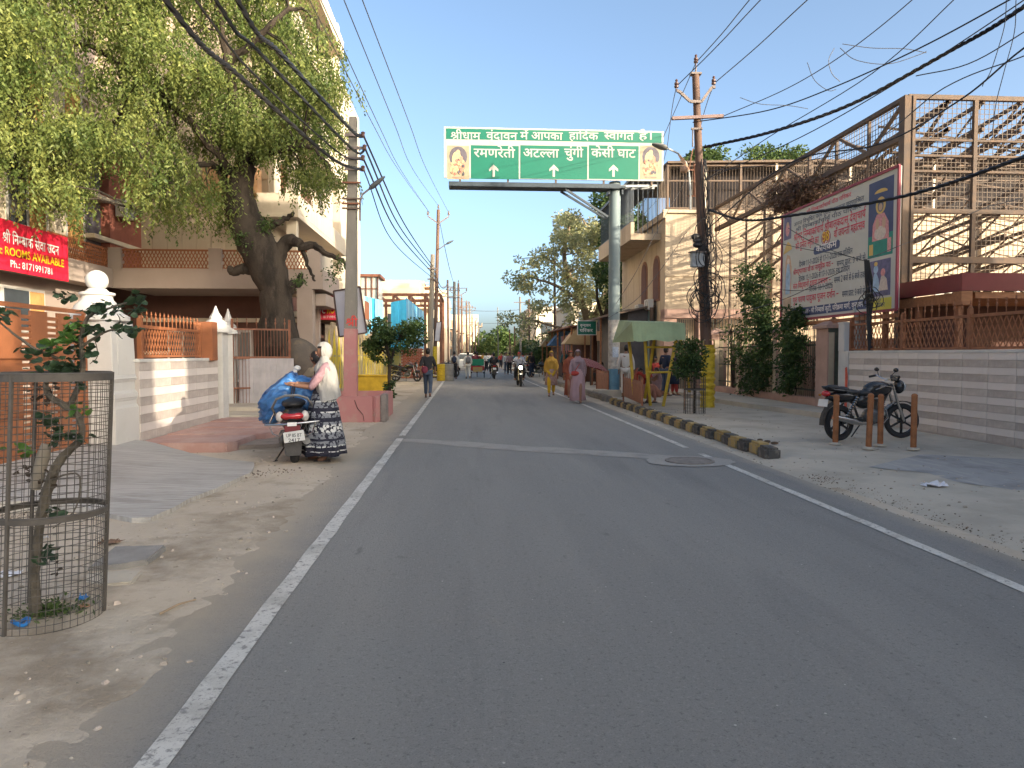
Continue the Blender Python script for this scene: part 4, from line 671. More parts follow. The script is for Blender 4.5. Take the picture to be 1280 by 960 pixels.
for y0 in (13.2, 15.3, 17.3):
    g = MB(); g.b2((XF - .02, y0, 2.05), (XF + .05, y0 + 1.7, 3.1)); f = obj('window', g, m_white, lh, world=True)
    g = MB(); g.b2((XF + .03, y0 + .07, 2.12), (XF + .07, y0 + 1.0, 3.03)); obj('pane', g, m_glass, f, world=True); g = MB(); g.b2((XF + .03, y0 + 1.06, 2.12), (XF + .07, y0 + 1.63, 3.03)); obj('pane', g, m_curt, f, world=True)
def ac_unit(x, y, z, lb, rz=0, s=1.0):
    t = thing('air_conditioner', lb, 'air conditioner', (x, y, z), rz); g = MB(); g.box((0, 0, .27 * s), (.28 * s, .75 * s, .52 * s)); obj('case', g, mat('ac_white', (.55, .54, .5), .5, .06, 3, 0), t, bevel=.012)
    g = MB(); g.tube([(.145 * s, .12 * s + .2 * s * math.cos(a), .27 * s + .2 * s * math.sin(a)) for a in [k * pi / 10 for k in range(20)]], .008, 4, closed=True)
    for k in range(7): g.box((.15 * s, .12 * s, (.1 + k * .057) * s), (.006, .4 * s, .01))
    obj('grille', g, mat('ac_dark', (.05, .05, .05), .6, .1, 3, 0), t)
    g = MB(); g.bar((-.14 * s, -.3 * s, -.01), (.16 * s, -.3 * s, -.01), .03); g.bar((-.14 * s, .3 * s, -.01), (.16 * s, .3 * s, -.01), .03); obj('bracket', g, m_rust, t)
    return t
ac_unit(-10.1, 22.5, 5.55, 'white air conditioner unit on brackets under the big tree')
# upper floors with balconies
m_sun = layered('cream_render', (.55, .48, .38), [((.42, .36, .28), .7, .5, .72, .7, (2, 2, .25)), ((.62, .56, .47), 2, .55, .7, .5, None)], rough=.88, bump=.15)
ub = thing('apartment_house', 'tall cream house with stacked balcony slabs behind the big tree', 'house', (-6.3, 26, 0))
g = MB(); g.b2((-12, 33.05, -.1), (-6.2, 44, 15.5)); obj('wall', g, m_sun, ub, world=True)
g = MB(); g.b2((-6.29, 24.1, 4), (-6.15, 33, 15.5)); obj('wall', g, m_sun, ub, world=True)
for k, zb in enumerate((5.7, 8.55, 11.3, 14.0)):
    g = MB(); g.b2((-6.28, 22.6, zb), (-5.05, 31.5, zb + .16)); s_ = obj('balcony', g, m_sun, ub, world=True)
    g = MB(); g.b2((-5.17, 22.6, zb + .165), (-5.05, 31.5, zb + .72)); g.b2((-6.28, 22.6, zb + .165), (-5.18, 22.72, zb + .72)); g.b2((-6.14, 31.38, zb + .165), (-5.18, 31.5, zb + .72)); obj('parapet', g, m_cream if k % 2 else m_sun, s_, world=True)
    g = MB(); g.b2((-6.14, 25 + .0, zb + .2), (-6.08, 26.1, zb + 2.2)); g.b2((-6.14, 28, zb + .2), (-6.08, 29.6, zb + 2.2)); obj('door', g, mat('door_brown', (.12, .06, .03), .6, .2), ub, world=True)
for y in (23.0, 31.0):
    g = MB(); g.b2((-5.5, y, 3.3), (-5.2, y + .3, 15.3)); obj('column', g, m_sun, ub, world=True)
g = MB(); g.b2((-8.2, 23.5, 6.6), (-6.5, 23.97, 7.4)); obj('soffit', g, mat('peach', (.5, .30, .16), .8), ub, world=True)
# terracotta parapet screen further on at first floor
sc_ = thing('terrace_house', 'small house with orange lattice terrace beyond the porch column', 'house', (-4.9, 31, 0))
g = MB(); g.b2((-6.1, 25.5, 2.8), (-4.25, 33.5, 3.0)); obj('terrace_slab', g, m_cream, sc_, world=True)
for y0 in (25.6, 28.3, 31.0):
    g = MB(); g.b2((-4.35, y0 + .2, 3.05), (-4.3, y0 + 2.3, 3.85)); obj('screen', g, m_orange, sc_, world=True); g = MB(); g.b2((-4.42, y0 - .1, 3.0), (-4.22, y0 + .18, 4.0)); obj('pier', g, m_cream, sc_, world=True)

# red cloth banner with lettering
m_banner = mat('banner_red', (.62, .015, .045), .55, .12, 2, .15, bscale=6)
bt = atx(83, 297, -9.95); bb_ = atx(83, 352, -9.95); b0 = atx(-45, 258, -9.95)
bn = thing('banner', 'red banner with yellow rooms line on the left balcony edge', 'banner', (-9.93, (bt.y + b0.y) / 2, 3.35))
y0, y1 = b0.y - .2, bt.y; z0, z1 = bb_.z, bt.z; g = MB(); n = 24
for i in range(n):
    ya = y0 + (y1 - y0) * i / n; yb = y0 + (y1 - y0) * (i + 1) / n; xa = -9.93 + .015 * math.sin(ya * 5) + .006 * math.sin(ya * 17); xb = -9.93 + .015 * math.sin(yb * 5) + .006 * math.sin(yb * 17)
    g.quad((xa, ya, z0), (xb, yb, z0), (xb, yb, z1), (xa, ya, z1)); g.quad((xa - .006, yb, z0), (xa - .006, ya, z0), (xa - .006, ya, z1), (xb - .006, yb, z1))
obj('cloth', g, m_banner, bn, world=True)
m_lw = mat('print_white', (.75, .72, .70), .6, .05, 3, 0); m_ly = mat('print_yellow', (.80, .50, .02), .6, .05, 3, 0); m_lr = mat('print_red', (.55, .05, .04), .6, .05, 3, 0); m_lk = mat('print_black', (.04, .04, .05), .6, .05, 3, 0)
def on_banner(s, pxa, zz, pxb, hh, mt, deva, off):
    a = atx(pxa, 300, -9.90); b = atx(pxb, 300, -9.90)
    lettering(s, (-9.895, a.y, zz), (0, 1, 0), (0, 0, 1), hh, mt, bn, width=b.y - a.y, off=off, deva=deva, lift=0)
on_banner('श्री निम्बार्क सेवा सदन', 3, 3.93, 73, .20, m_lw, 1, 22)
on_banner('A/c ROOMS AVAILABLE', -12, 3.66, 79, .18, m_ly, 0, 20)
on_banner('Ph.: 8171991781', 12, 3.42, 64, .15, m_lw, 0, 16)
# second red sign beyond the column
rs = thing('red_sign', 'small red signboard with rooms lettering partly behind the tilted board', 'sign', (-4.5, 23.8, 2.5))
A = at(389, 369, 23.8); B = at(423, 400, 23.8)
g = MB(); g.b2((A.x, 23.8, B.z), (B.x + .15, 23.84, A.z)); obj('panel', g, m_banner, rs, world=True); W_ = B.x + .15 - A.x
lettering('श्री निम्बार्क', (A.x + .12, 23.8, A.z - .22), (1, 0, 0), (0, 0, 1), .10, m_lw, rs, width=W_ * .8)
lettering('A/c', (A.x + .08, 23.8, A.z - .58), (1, 0, 0), (0, 0, 1), .22, m_lw, rs, width=.36, deva=False, off=20)
lettering('ROOMS', (A.x + .5, 23.8, A.z - .58), (1, 0, 0), (0, 0, 1), .26, m_ly, rs, width=.6, deva=False, off=25)
lettering('Ph.: 8171991781', (A.x + .2, 23.8, A.z - .74), (1, 0, 0), (0, 0, 1), .08, m_lw, rs, width=.7, deva=False)

# ---------------- tin wall painted with yellow arches, running down the street
m_tinw = layered('painted_tin', (.40, .33, .24), [((.25, .2, .16), 2, .45, .6, .7, (1, 1, 2)), ((.5, .43, .3), 5, .55, .7, .5, None)], rough=.6, bump=.1)
m_yel = mat('arch_yellow', (.66, .50, .03), .6, .15, 2, .05); m_yel2 = mat('arch_pale', (.55, .45, .18), .7, .25, 3, .05)
tw = thing('painted_tin_wall', 'long tin wall painted with yellow temple arches on the left', 'wall', (-4.55, 30, 0))
X = -4.55; y = 24.2; i = 0
while y < 66:
    wd = .95; hh = 2.5 + .12 * math.sin(i * 1.7); o = MB(); o.b2((X - .03, y, .02), (X, y + wd - .03, hh)); s_ = obj('sheet', o, m_tinw, tw, world=True)
    o = MB()
    for k in range(4): o.b2((X, y + .02 + k * .24, .03), (X + .018, y + .05 + k * .24, hh - .01))
    obj('rib', o, m_tinw, s_, world=True)
    if i < 34:
        c_ = y + wd / 2; hw = .40; zt = 2.35 + .1 * math.sin(i * 2.1); o = MB(); mt = m_yel if i % 5 != 3 else m_yel2
        arch = [(-hw, .25), (hw, .25), (hw, zt * .55), (hw * .75, zt * .72), (hw * .62, zt * .74), (hw * .3, zt * .88), (0, zt), (-hw * .3, zt * .88), (-hw * .62, zt * .74), (-hw * .75, zt * .72), (-hw, zt * .55)]
        o.prism([(a, b) for a, b in arch], (X + .019, c_, .0), (0, 1, 0), (0, 0, 1), (.004, 0, 0)); obj('painted_arch', o, mt, s_, world=True)
        o = MB(); o.prism([(-.13, .4), (.13, .4), (.13, 1.0), (0, 1.3), (-.13, 1.0)], (X + .024, c_, 0), (0, 1, 0), (0, 0, 1), (.004, 0, 0)); o.prism([(-.22, 1.42), (.22, 1.42), (.22, 1.47), (-.22, 1.47)], (X + .024, c_, 0), (0, 1, 0), (0, 0, 1), (.004, 0, 0)); obj('painted_motif', o, m_tinw, s_, world=True)
    y += wd; i += 1
# blue corrugated shed above it
m_blue = mat('blue_tin', (.04, .38, .68), .4, .12, 2, .05); m_blue2 = mat('blue_tin_pale', (.22, .58, .78), .4, .1, 2, .05)
bs = thing('blue_shed', 'bright blue corrugated tin shed above the yellow painted wall', 'shed', (-5, 40, 0))
def corr(x0, y0, x1, y1, z0, z1a, z1b, n, mt):
    for i in range(n):
        t0 = i / n; t1 = (i + 1) / n; off_ = .05 if i % 2 else 0; g = MB(); a = Vector((x0 + (x1 - x0) * t0, y0 + (y1 - y0) * t0 - off_, 0)); b = Vector((x0 + (x1 - x0) * t1, y0 + (y1 - y0) * t1 - off_, 0))
        za_ = z1a + (z1b - z1a) * t0; zb_ = z1a + (z1b - z1a) * t1; nn_ = Vector((.03, .03, 0))
        P = [a + Vector((0, 0, z0)), b + Vector((0, 0, z0)), b + Vector((0, 0, zb_)), a + Vector((0, 0, za_))]
        g.add([p for p in P] + [p + nn_ for p in P], [(0, 1, 2, 3), (7, 6, 5, 4), (0, 4, 5, 1), (1, 5, 6, 2), (2, 6, 7, 3), (3, 7, 4, 0)]); obj('tin_sheet', g, mt[i % len(mt)], bs, world=True)
p = at(455, 370, 38); p2_ = at(478, 376, 38); corr(p.x, 38, p2_.x, 38, 1.9, p.z, p2_.z, 5, [m_blue2, m_blue2, m_blue])
p = at(482, 378, 42); p2_ = at(494, 374, 42); corr(p.x + .3, 42, p2_.x + .6, 42, 1.9, p.z, p2_.z, 4, [m_blue])
p = at(494, 372, 42); p2_ = at(530, 390, 62); corr(p.x + .6, 42, p2_.x, 62, 1.9, p.z, p2_.z, 16, [m_blue, m_blue2, m_blue])
# rust scaffold frame and cream building behind it
cb = thing('cream_block', 'cream flat roofed building behind the rusty frame at far left', 'building', (-12, 75, 0))
g = MB(); A = at(440, 360, 78); B = at(548, 368, 78); g.b2((A.x, 78, 0), (B.x + 1, 90, A.z - .5)); obj('wall', g, m_sun, cb, world=True)
for i in range(7):
    for k in range(2):
        g = MB(); x = A.x + 1 + i * 1.25; zb = 4.2 + k * 2.1; g.b2((x, 77.9, zb), (x + .6, 78.02, zb + 1.2)); obj('window', g, m_glass, cb, world=True)
g = MB(); g.b2((A.x, 77.8, A.z - .5), (B.x + 1.0, 78.2, A.z - .2)); g.bar((A.x + 2, 78, A.z + .6), (B.x - 1, 78, A.z + .6), .06)
for i in range(6): g.bar((A.x + 2 + i * 1.05, 78, A.z - .2), (A.x + 2 + i * 1.05, 78, A.z + .6), .06)
obj('parapet', g, m_cream, cb, world=True)
rf = thing('rusty_frame', 'rusty open steel frame with hanging creepers over the blue shed', 'frame', (-8, 55, 0))
A = at(452, 368, 56); B = at(551, 372, 56); g = MB()
for z_ in (A.z, A.z - .45): g.b2((A.x, 55.9, z_ - .12), (B.x, 56.1, z_ + .1)); g.b2((A.x, 61.9, z_ - .1), (B.x, 62.1, z_ + .1))
for i in range(6):
    x = A.x + (B.x - A.x) * i / 5; g.b2((x - .1, 55.92, 0), (x + .1, 56.08, A.z)); g.b2((x - .1, 61.92, 0), (x + .1, 62.08, A.z)); g.b2((x - .08, 56.1, A.z - .1), (x + .08, 61.9, A.z + .05))
obj('frame', g, m_rust, rf, world=True)
# glazed roof cabin
wt = thing('roof_cabin', 'glazed rooftop cabin left of the rusty frame', 'cabin', (-7.5, 50, 0)); A = at(452, 344, 50); B = at(474, 374, 50)
g = MB(); g.b2((A.x - .2, 50, 0), (B.x, 53, B.z - .4)); obj('tower', g, m_cream, wt, world=True); g = MB(); g.b2((A.x - .1, 50.1, B.z - .4), (B.x - .1, 52.9, A.z - .1)); obj('glazing', g, mat('cabin_glass', (.35, .38, .36), .2, .2, 2, 0), wt, world=True)
g = MB(); g.b2((A.x - .3, 49.9, A.z - .1), (B.x + .1, 53, A.z + .08))
for i in range(4): x = A.x - .1 + (B.x - A.x) * i / 3; g.bar((x, 50.05, B.z - .4), (x, 50.05, A.z), .06)
g.bar((A.x - .1, 50.05, (A.z + B.z) / 2 - .1), (B.x - .1, 50.05, (A.z + B.z) / 2 - .1), .06); obj('cabin_frame', g, m_rust, wt, world=True)
# far left row of houses toward the vanishing point
cols = [(.62, .52, .36), (.55, .38, .26), (.66, .58, .42), (.5, .42, .34), (.64, .5, .3), (.58, .5, .42), (.45, .3, .2), (.66, .6, .48)]
for i in range(12):
    y = 68 + i * 11; x = -4.2 + (y - 60) ** 2 * .0005; h = 6.0 + rnd.uniform(-1, 3.2) + i * .25; t = thing('row_house', 'sunlit %s house, number %s from the near end of the far left row' % (['ochre', 'terracotta', 'cream', 'drab', 'mustard', 'buff', 'brown', 'pale'][i % 8], ['one', 'two', 'three', 'four', 'five', 'six', 'seven', 'eight', 'nine', 'ten', 'eleven', 'twelve'][i]), 'house', (x - 5, y + 5, 0), group='far houses on the left of the street')
    mm = mat('row%d' % (i % 8), cols[i % 8], .85, .12, 1); g = MB(); g.b2((x - 10, y, 0), (x - .3 * (i % 2), y + 10.4, h)); obj('wall', g, mm, t, world=True)
    for k in range(int(h / 3)):
        g = MB(); g.b2((x - .4, y + .5, 3 + k * 3 - .15), (x + .7, y + 9.5, 3 + k * 3)); g.b2((x + .62, y + .5, 3 + k * 3), (x + .7, y + 9.5, 3.8 + k * 3)); obj('balcony', g, mm, t, world=True)
        for q in range(3):
            g = MB(); g.b2((x - .3, y + 1 + q * 3, .9 + k * 3), (x + .05, y + 2.6 + q * 3, 2.4 + k * 3)); g.b2((x - 8.5 + q * 2.8, y - .05, .9 + k * 3), (x - 7.3 + q * 2.8, y + .05, 2.3 + k * 3)); obj('window', g, m_glass, t, world=True)
# pink planter with cracked paint
m_pinkp = layered('pink_paint', (.42, .19, .18), [((.42, .26, .22), 3, .5, .65, .7, None), ((.33, .27, .22), 5, .6, .7, .8, None), ((.25, .12, .10), 2.5, .66, .7, .8, (1, 1, .4))], rough=.85, bump=.3, bscale=20)
a0 = gp(413, 528.5); a1 = gp(466, 529); pl = thing('planter', 'cracked pink painted planter wall round the electric pole', 'planter', (a0.x, a0.y, 0)); yb = a0.y + 2.4; w0 = .14; H_ = .58
g = MB(); poly = [(a0.x - .25, a0.y), (a1.x - .02, a0.y), (a1.x + .12, a0.y + .25), (a1.x + .12, yb), (a0.x - .6, yb), (a0.x - .6, a0.y + .4)]
for i in range(len(poly)):
    p_, q_ = poly[i], poly[(i + 1) % 6]; g.bar((p_[0], p_[1], H_ / 2), (q_[0], q_[1], H_ / 2), w0, H_)
obj('planter_wall', g, m_pinkp, pl, world=True, bevel=.012)
g = MB(); g.add([(x, y_, .4) for x, y_ in poly], [tuple(range(6))]); obj('soil', g, m_dirt, pl, world=True)
g = MB(); g.box((a1.x + .2, a0.y + .35, .3), (.13, .5, .62)); obj('end_stone', g, mat('stone_grey', (.22, .19, .17), .9, .3, 5, .3), pl, world=True, bevel=.02)
g = MB(); g.bar((a1.x - .40, a0.y - .075, .5), (a1.x - .34, a0.y - .075, .32), .015, .01); g.bar((a1.x - .34, a0.y - .075, .32), (a1.x - .22, a0.y - .075, .18), .02, .01); g.bar((a1.x - .22, a0.y - .075, .18), (a1.x - .2, a0.y - .075, .04), .012, .01); obj('crack', g, mat('crack_dark', (.05, .03, .03), 1), pl, world=True)
# second pink planter terraces beyond
for i, (x0, x1_, y0, y1_, lb) in enumerate(((-4.3, -2.3, 18.6, 21.6, 'low pink paved terrace behind the electric pole'), (-4.4, -2.6, 22.2, 23.6, 'small pink step by the yellow arches'))):
    g = MB(); g.b2((x0, y0, -.02), (x1_, y1_, .42 - i * .14)); tag(obj('terrace', g, m_pinkp, bevel=.02, loc=(x0, y0, 0), world=True), lb, 'terrace')
g = MB(); A = gp(452, 473); yb_ = thing('yellow_box', 'yellow painted box standing at the foot of the arches', 'box', (-3.6, 29, 0)); g.box((0, 0, .34), (1.35, .7, .6)); obj('body', g, mat('box_yellow', (.55, .36, .03), .6, .2, 3), yb_, bevel=.02); g = MB(); g.box((0, 0, .67), (1.42, .76, .06)); obj('lid', g, mat('box_yellow', (0, 0, 0)), yb_)
for x in (-.55, .55):
    g = MB(); g.box((x, 0, .02), (.12, .6, .06)); obj('foot', g, m_lk, yb_)
bw = thing('brick_pier', 'red brick pier beside the parked motorcycles', 'brick pier', (-2.9, 45, 0)); g = MB(); g.b2((-3.9, 45, -.05), (-2.6, 45.4, 1.9)); obj('core', g, m_grout, bw, world=True); gb = MB(); gb.box((0, 0, 0), (.24, .03, .075)); brm = mesh_of(gb, 'brick', mat('brick_red', (.30, .09, .05), .9, .25, 6, .2, obr=.2))
for r_ in range(20):
    for c_ in range(5): piece('brick', brm, bw, (-.87 + c_ * .26 + (.1 if r_ % 2 else 0), -.005, .06 + r_ * .092))

# ================================================================= RIGHT SIDE
# striped tile wall with white end, lattice fence and spikes
rw = thing('boundary_wall', 'grey and white striped tile wall behind the parked motorcycle on the right', 'wall', (8.6, 13, .08))
XW = 8.6; YW = 16.0; YN = 7.6
tile_wall(rw, (XW, YW - .42, .07), (0, -1, 0), (-1, 0, 0), YW - .42 - YN, 1.46, .22, .122, .62, .05, (m_tileD, m_tileL))
g = MB(); g.b2((XW - .03, YW - .41, -.05), (XW + .24, YW, 1.58)); obj('end_pier', g, m_white, rw, world=True, bevel=.01)
g = MB(); g.prism([(.0, .05), (.12, .02), (.13, .9), (.10, 1.12), (.02, 1.1), (.03, .6)], (XW - .034, YW - .30, .1), (0, -1, 0), (0, 0, 1), (-.004, 0, 0)); obj('red_smear', g, mat('red_smear', (.55, .10, .06), .9, .25, 12, 0), rw, world=True)
wp = thing('wall_post', 'white square post standing on the far end of the right striped wall', 'post', (XW + .1, YW - .15, 1.58)); g = MB(); g.box((0, 0, .3), (.3, .26, .62)); obj('shaft', g, m_whiteD, wp, bevel=.01); g = MB(); g.box((.0, 0, .63), (.32, .28, .04)); obj('cap', g, m_whiteD, wp)
rf2 = thing('lattice_fence', 'rust brown metal lattice fence with spikes on top of the right striped wall', 'fence', (XW + .1, 11, 1.58))
m_rb = mat('rust_brown', (.24, .095, .045), .6, .25, 5, .15)
rail_fence(rf2, (XW + .1, YW - .32, 1.58), (0, -1, 0), 7.6, .58, m_rb, 5, .125, .2, .26)
# dark red canopy booth behind it
m_maroon = mat('maroon', (.16, .02, .025), .5, .15, 2, .1); m_wood = mat('wood_soffit', (.30, .13, .06), .7, .25, 4, .15, aniso=(1, 4, 4))
bo = thing('booth', 'booth with dark maroon fascia and wooden eaves above the right lattice fence', 'booth', (11, 12, 0)); XB = 9.5
g = MB(); g.b2((XB, 13.3, 2.72), (XB + .08, 16.1, 3.05)); g.b2((XB, 13.22, 2.72), (19, 13.3, 3.06)); g.b2((XB + .1, 13.3, 2.98), (19, 16.1, 3.04)); obj('fascia', g, m_maroon, bo, world=True)
g = MB(); g.b2((XB + .04, 13.34, 2.5), (XB + .12, 16.05, 2.70)); g.b2((XB + .3, 13.26, 2.58), (19, 13.34, 2.70)); g.b2((XB + .13, 13.4, 2.6), (19, 16.0, 2.70)); g.b2((XB - .02, 13.2, 2.45), (XB + .2, 13.45, 2.71)); obj('eaves', g, m_wood, bo, world=True)
for x, y in ((XB + .12, 13.45), (XB + .12, 15.9), (XB + .12, 14.7), (12.3, 13.5), (15.5, 13.5)):
    g = MB(); g.b2((x - .05, y - .05, .0), (x + .05, y + .05, 2.6)); obj('post', g, m_rb, bo, world=True)
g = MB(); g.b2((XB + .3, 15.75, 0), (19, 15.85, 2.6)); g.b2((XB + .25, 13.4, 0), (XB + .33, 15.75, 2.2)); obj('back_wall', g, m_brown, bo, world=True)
pipe = thing('drain_pipe', 'grey bent drain pipe at the left end of the maroon booth', 'pipe', (9.35, 16.3, 1.6)); g = MB(); g.tube([(9.2, 16.35, 1.5), (9.2, 16.35, 2.55), (9.24, 16.35, 2.68), (9.36, 16.35, 2.74), (9.6, 16.35, 2.76)], .075, 10); obj('pipe', g, mat('pipe_grey', (.28, .32, .33), .6, .15, 5), pipe, world=True, smooth=1)
g = MB(); g.tube([(9.42, 16.5, 1.5), (9.42, 16.5, 2.6)], .085, 10); obj('pipe', g, mat('pipe_buff', (.36, .26, .24), .7, .15, 5), pipe, world=True, smooth=1)

# tall grill fence of pink stone pillars and dark bars
m_pst = mat('pillar_stone', (.40, .26, .21), .8, .15, 2.5, .15); m_pgr = mat('pillar_green', (.06, .07, .055), .5, .3, 5, .1); m_pbf = mat('pillar_buff', (.46, .38, .27), .8, .12, 4, .15)
XG = 9.28
gf = thing('grill_fence', 'tall grill fence of dark bars on a low stone base under the billboard', 'fence', (XG, 21, .1))
g = MB(); g.b2((XG - .16, 17.9, -.05), (XG + .16, 27.0, .36)); obj('plinth', g, m_pst, gf, world=True, bevel=.012)
bars = [y for y in [18.3 + k * .115 for k in range(76)]]
gb = MB(); gb.tube([(0, 0, 0), (0, 0, 2.02)], .010, 4, caps=False); bmesh_bar = mesh_of(gb, 'bar', m_pgr)
for y in bars: piece('bar', bmesh_bar, gf, Vector((XG, y, .36)) - wloc(gf))
g = MB()
for z_ in (.55, 1.15, 1.75, 2.3): g.bar((XG, 18.2, z_), (XG, 27, z_), .02, .045)
obj('rail', g, m_pgr, gf, world=True)
def stone_pillar(x, y, w_, h, lb, rich=False):
    t = thing('stone_pillar', lb, 'pillar', (x, y, 0)); g = MB(); g.box((0, 0, h / 2 - .05), (w_, w_, h + .1)); obj('shaft', g, m_pst, t, bevel=.01)
    g = MB(); g.lathe([(sq(w_ * 1.22), h), (sq(w_ * 1.22), h + .07), (sq(w_ * 1.05), h + .1), (.02, h + .27)], n=4, ph=pi / 4); obj('cap', g, m_pst, t)
    if rich:
        g = MB(); g.box((-w_ * .36, -w_ / 2, h * .5), (w_ * .20, .03, h * .96)); obj('panel', g, m_pbf, t); g = MB(); g.box((-w_ * .12, -w_ / 2, h * .5), (w_ * .2, .04, h * .96)); g.box((0, -w_ / 2 - .006, h - .05), (w_ * .98, .045, .1)); g.box((w_ * .44, -w_ / 2, h * .5), (w_ * .12, .03, h * .96)); obj('panel', g, m_pgr, t)
        g = MB()
        for z_ in (.7, 1.25, 1.8): g.ell((w_ * .12, -w_ / 2 - .01, z_), (.02, .02, .02), 8, 4)
        obj('stud', g, m_rust, t)
    else:
        g = MB(); g.box((-w_ / 2, 0, h * .52), (.03, w_ * .6, h * .8)); g.box((0, -w_ / 2, h * .52), (w_ * .6, .03, h * .8)); obj('panel', g, m_pbf, t)
    return t
stone_pillar(9.3, 17.6, .62, 2.15, 'thick stone pillar with pyramid cap next to the billboard corner', True)
stone_pillar(9.28, 20.7, .26, 2.1, 'slim stone pillar wrapped by the nearer dark creeper')
stone_pillar(9.28, 23.5, .30, 2.15, 'stone pillar with pale cap between creeper and sunlit grill')
stone_pillar(9.28, 26.0, .55, 2.2, 'stone pillar at the far end of the grill fence')
# pink arch panel wall in behind the bars (lit patch)
bk = thing('garden_wall', 'pinkish inner wall with buff panels seen through the grill fence', 'wall', (10.4, 22, 0)); g = MB(); g.b2((10.5, 16.6, -.05), (10.7, 27.8, 1.9)); obj('wall', g, m_pst, bk, world=True)
for y in (17.2, 19.4, 21.6, 23.8, 25.9):
    g = MB(); g.b2((10.46, y, .2), (10.5, y + 1.3, 1.7)); obj('panel', g, m_pbf, bk, world=True)

# steel mesh cage (shed frame) over the yard
m_steel = mat('steel_brown', (.105, .08, .065), .8, .3, 5, .2, col2=(.16, .105, .07), mix=(.4, .7)); m_mesh = mat('mesh_wire', (.17, .13, .10), .7, .1, 3, 0)
cg = thing('steel_cage', 'tall brown steel frame hung with wire mesh over the yard on the right', 'frame', (10, 15.85, 0))
X0, Y0, Y1, X1, ZT = 10.0, 15.85, 28.2, 24.0, 7.3
def beam(name, pts, t=.12, t2=None, mt=None):
    g = MB()
    for a, b in pts: g.bar(a, b, t, t2 or t)
    return obj(name, g, mt or m_steel, cg, world=True)
beam('corner_post', [((X0, Y0, 0), (X0, Y0, ZT))], .17, .17)
g = MB(); g.b2((X0 - .13, Y0 - .11, 0), (X0 - .06, Y0 + .11, ZT)); g.b2((X0 + .06, Y0 - .11, 0), (X0 + .13, Y0 + .11, ZT)); obj('post_flange', g, m_steel, cg, world=True)
for x in (11.6, 13.3, 15.6, 18): beam('post', [((x, Y0, 2.9), (x, Y0, ZT))], .09)
for z_, t in ((ZT, .10), (6.35, .05), (6.0, .05), (5.65, .05), (4.75, .10), (3.65, .14)): beam('cross_rail', [((X0, Y0, z_), (X1, Y0, z_))], t)
# sloping edge truss along the street side
beam('edge_beam', [((X0, Y0, ZT), (X0, Y1, ZT))], .12, .10); beam('edge_beam', [((X0, Y0, ZT - .85), (X0, Y1, ZT - .85))], .14, .14)
k = 8
for i in range(k):
    ya = Y0 + (Y1 - Y0) * i / k; yb = Y0 + (Y1 - Y0) * (i + 1) / k
    beam('truss_web', [((X0, yb, ZT), (X0, yb, ZT - .85)), ((X0, ya, ZT - .85), (X0, yb, ZT))] if i % 2 else [((X0, yb, ZT), (X0, yb, ZT - .85)), ((X0, ya, ZT), (X0, yb, ZT - .85))], .07)
    beam('post', [((X0, yb, 2.2), (X0, yb, ZT))], .06)
# roof trusses above and the stepped lower trusses inside
for j, (x, zt) in enumerate(((11.0, 7.1), (11.8, 7.0), (12.7, 6.85), (13.6, 6.7), (15.4, 6.3), (17.4, 6.0), (19.5, 5.7), (12.4, 4.6), (14.4, 4.3), (16.5, 4.0), (18.6, 3.6), (11.0, 5.6), (13.0, 5.4), (21.5, 5.3), (20.6, 3.4))):
    zf = ZT - .06 if zt > 5 else 4.85; zb = zt - .9 if zt > 5 else zt - .7     # each truss slopes down away from the front rail
    zz_ = lambda y: zf + (zb - zf) * (y - Y0) / (Y1 - Y0)
    L = [((x, Y0, zf), (x, Y1, zb)), ((x, Y0, zf - .62), (x, Y1, zb - .62))]; beam('truss_chord', L, .06, .08)
    L = []
    for i in range(10):
        ya = Y0 + i * 1.23; yb = ya + 1.23; L.append(((x, ya, zz_(ya) - (.62 if i % 2 else 0)), (x, yb, zz_(yb) - (0 if i % 2 else .62))))
    beam('truss_web', L, .035)
for y in (17, 18.5, 20, 21.5, 23, 24.5, 26): beam('purlin', [((X0, y, ZT - .3), (X1, y, 5.2))], .045)
def mesh_sheet(mb, o, u, v, L, H, p, r=.011):
    o = Vector(o); u = Vector(u); v = Vector(v)
    for i in range(int(L / p) + 1): mb.bar(o + u * (i * p), o + u * (i * p) + v * H, r)
    for i in range(int(H / p) + 1): mb.bar(o + v * (i * p), o + u * L + v * (i * p), r)
g = MB(); mesh_sheet(g, (X0 + .1, Y0 + .05, 2.9), (1, 0, 0), (0, 0, 1), 12, ZT - 2.95, .11); obj('front_mesh', g, m_mesh, cg, world=True, kind='stuff')
g = MB(); mesh_sheet(g, (X0 + .02, Y0 + .1, ZT - 1.9), (0, 1, 0), (0, 0, 1), Y1 - Y0 - .2, 1.85, .12); 
for i in range(50): g.bar((X0 + .02, Y0 + .2 + i * .244, 2.3), (X0 + .02, Y0 + .2 + i * .244, ZT - 1.9), .007)
obj('side_mesh', g, m_mesh, cg, world=True, kind='stuff')

# cream building beyond the cage
m_cw = layered('cream_wall', (.48, .39, .285), [((.36, .285, .21), .7, .47, .66, .8, (1.5, 1.5, .5)), ((.26, .20, .15), 1.2, .56, .74, .7, (2.5, 2.5, .3)), ((.60, .51, .39), 3, .55, .7, .4, None), ((.3, .24, .18), 6, .62, .74, .5, None)], rough=.9, bump=.2, bscale=12)
cbd = thing('corner_building', 'cream building with arched windows and barred rooftop beyond the sign pole', 'building', (8, 28.3, 0)); XC = 8.0; YC = 28.35; ZC = 7.15
g = MB(); g.b2((XC, YC, -.05), (26, 36.2, ZC)); obj('wall', g, m_cw, cbd, world=True)
g = MB(); g.b2((XC - .12, YC - .1, ZC - .25), (XC, 36, ZC)); g.b2((XC - .12, YC - .12, ZC - .05), (26, YC, ZC + .08)); obj('cornice', g, m_cw, cbd, world=True)
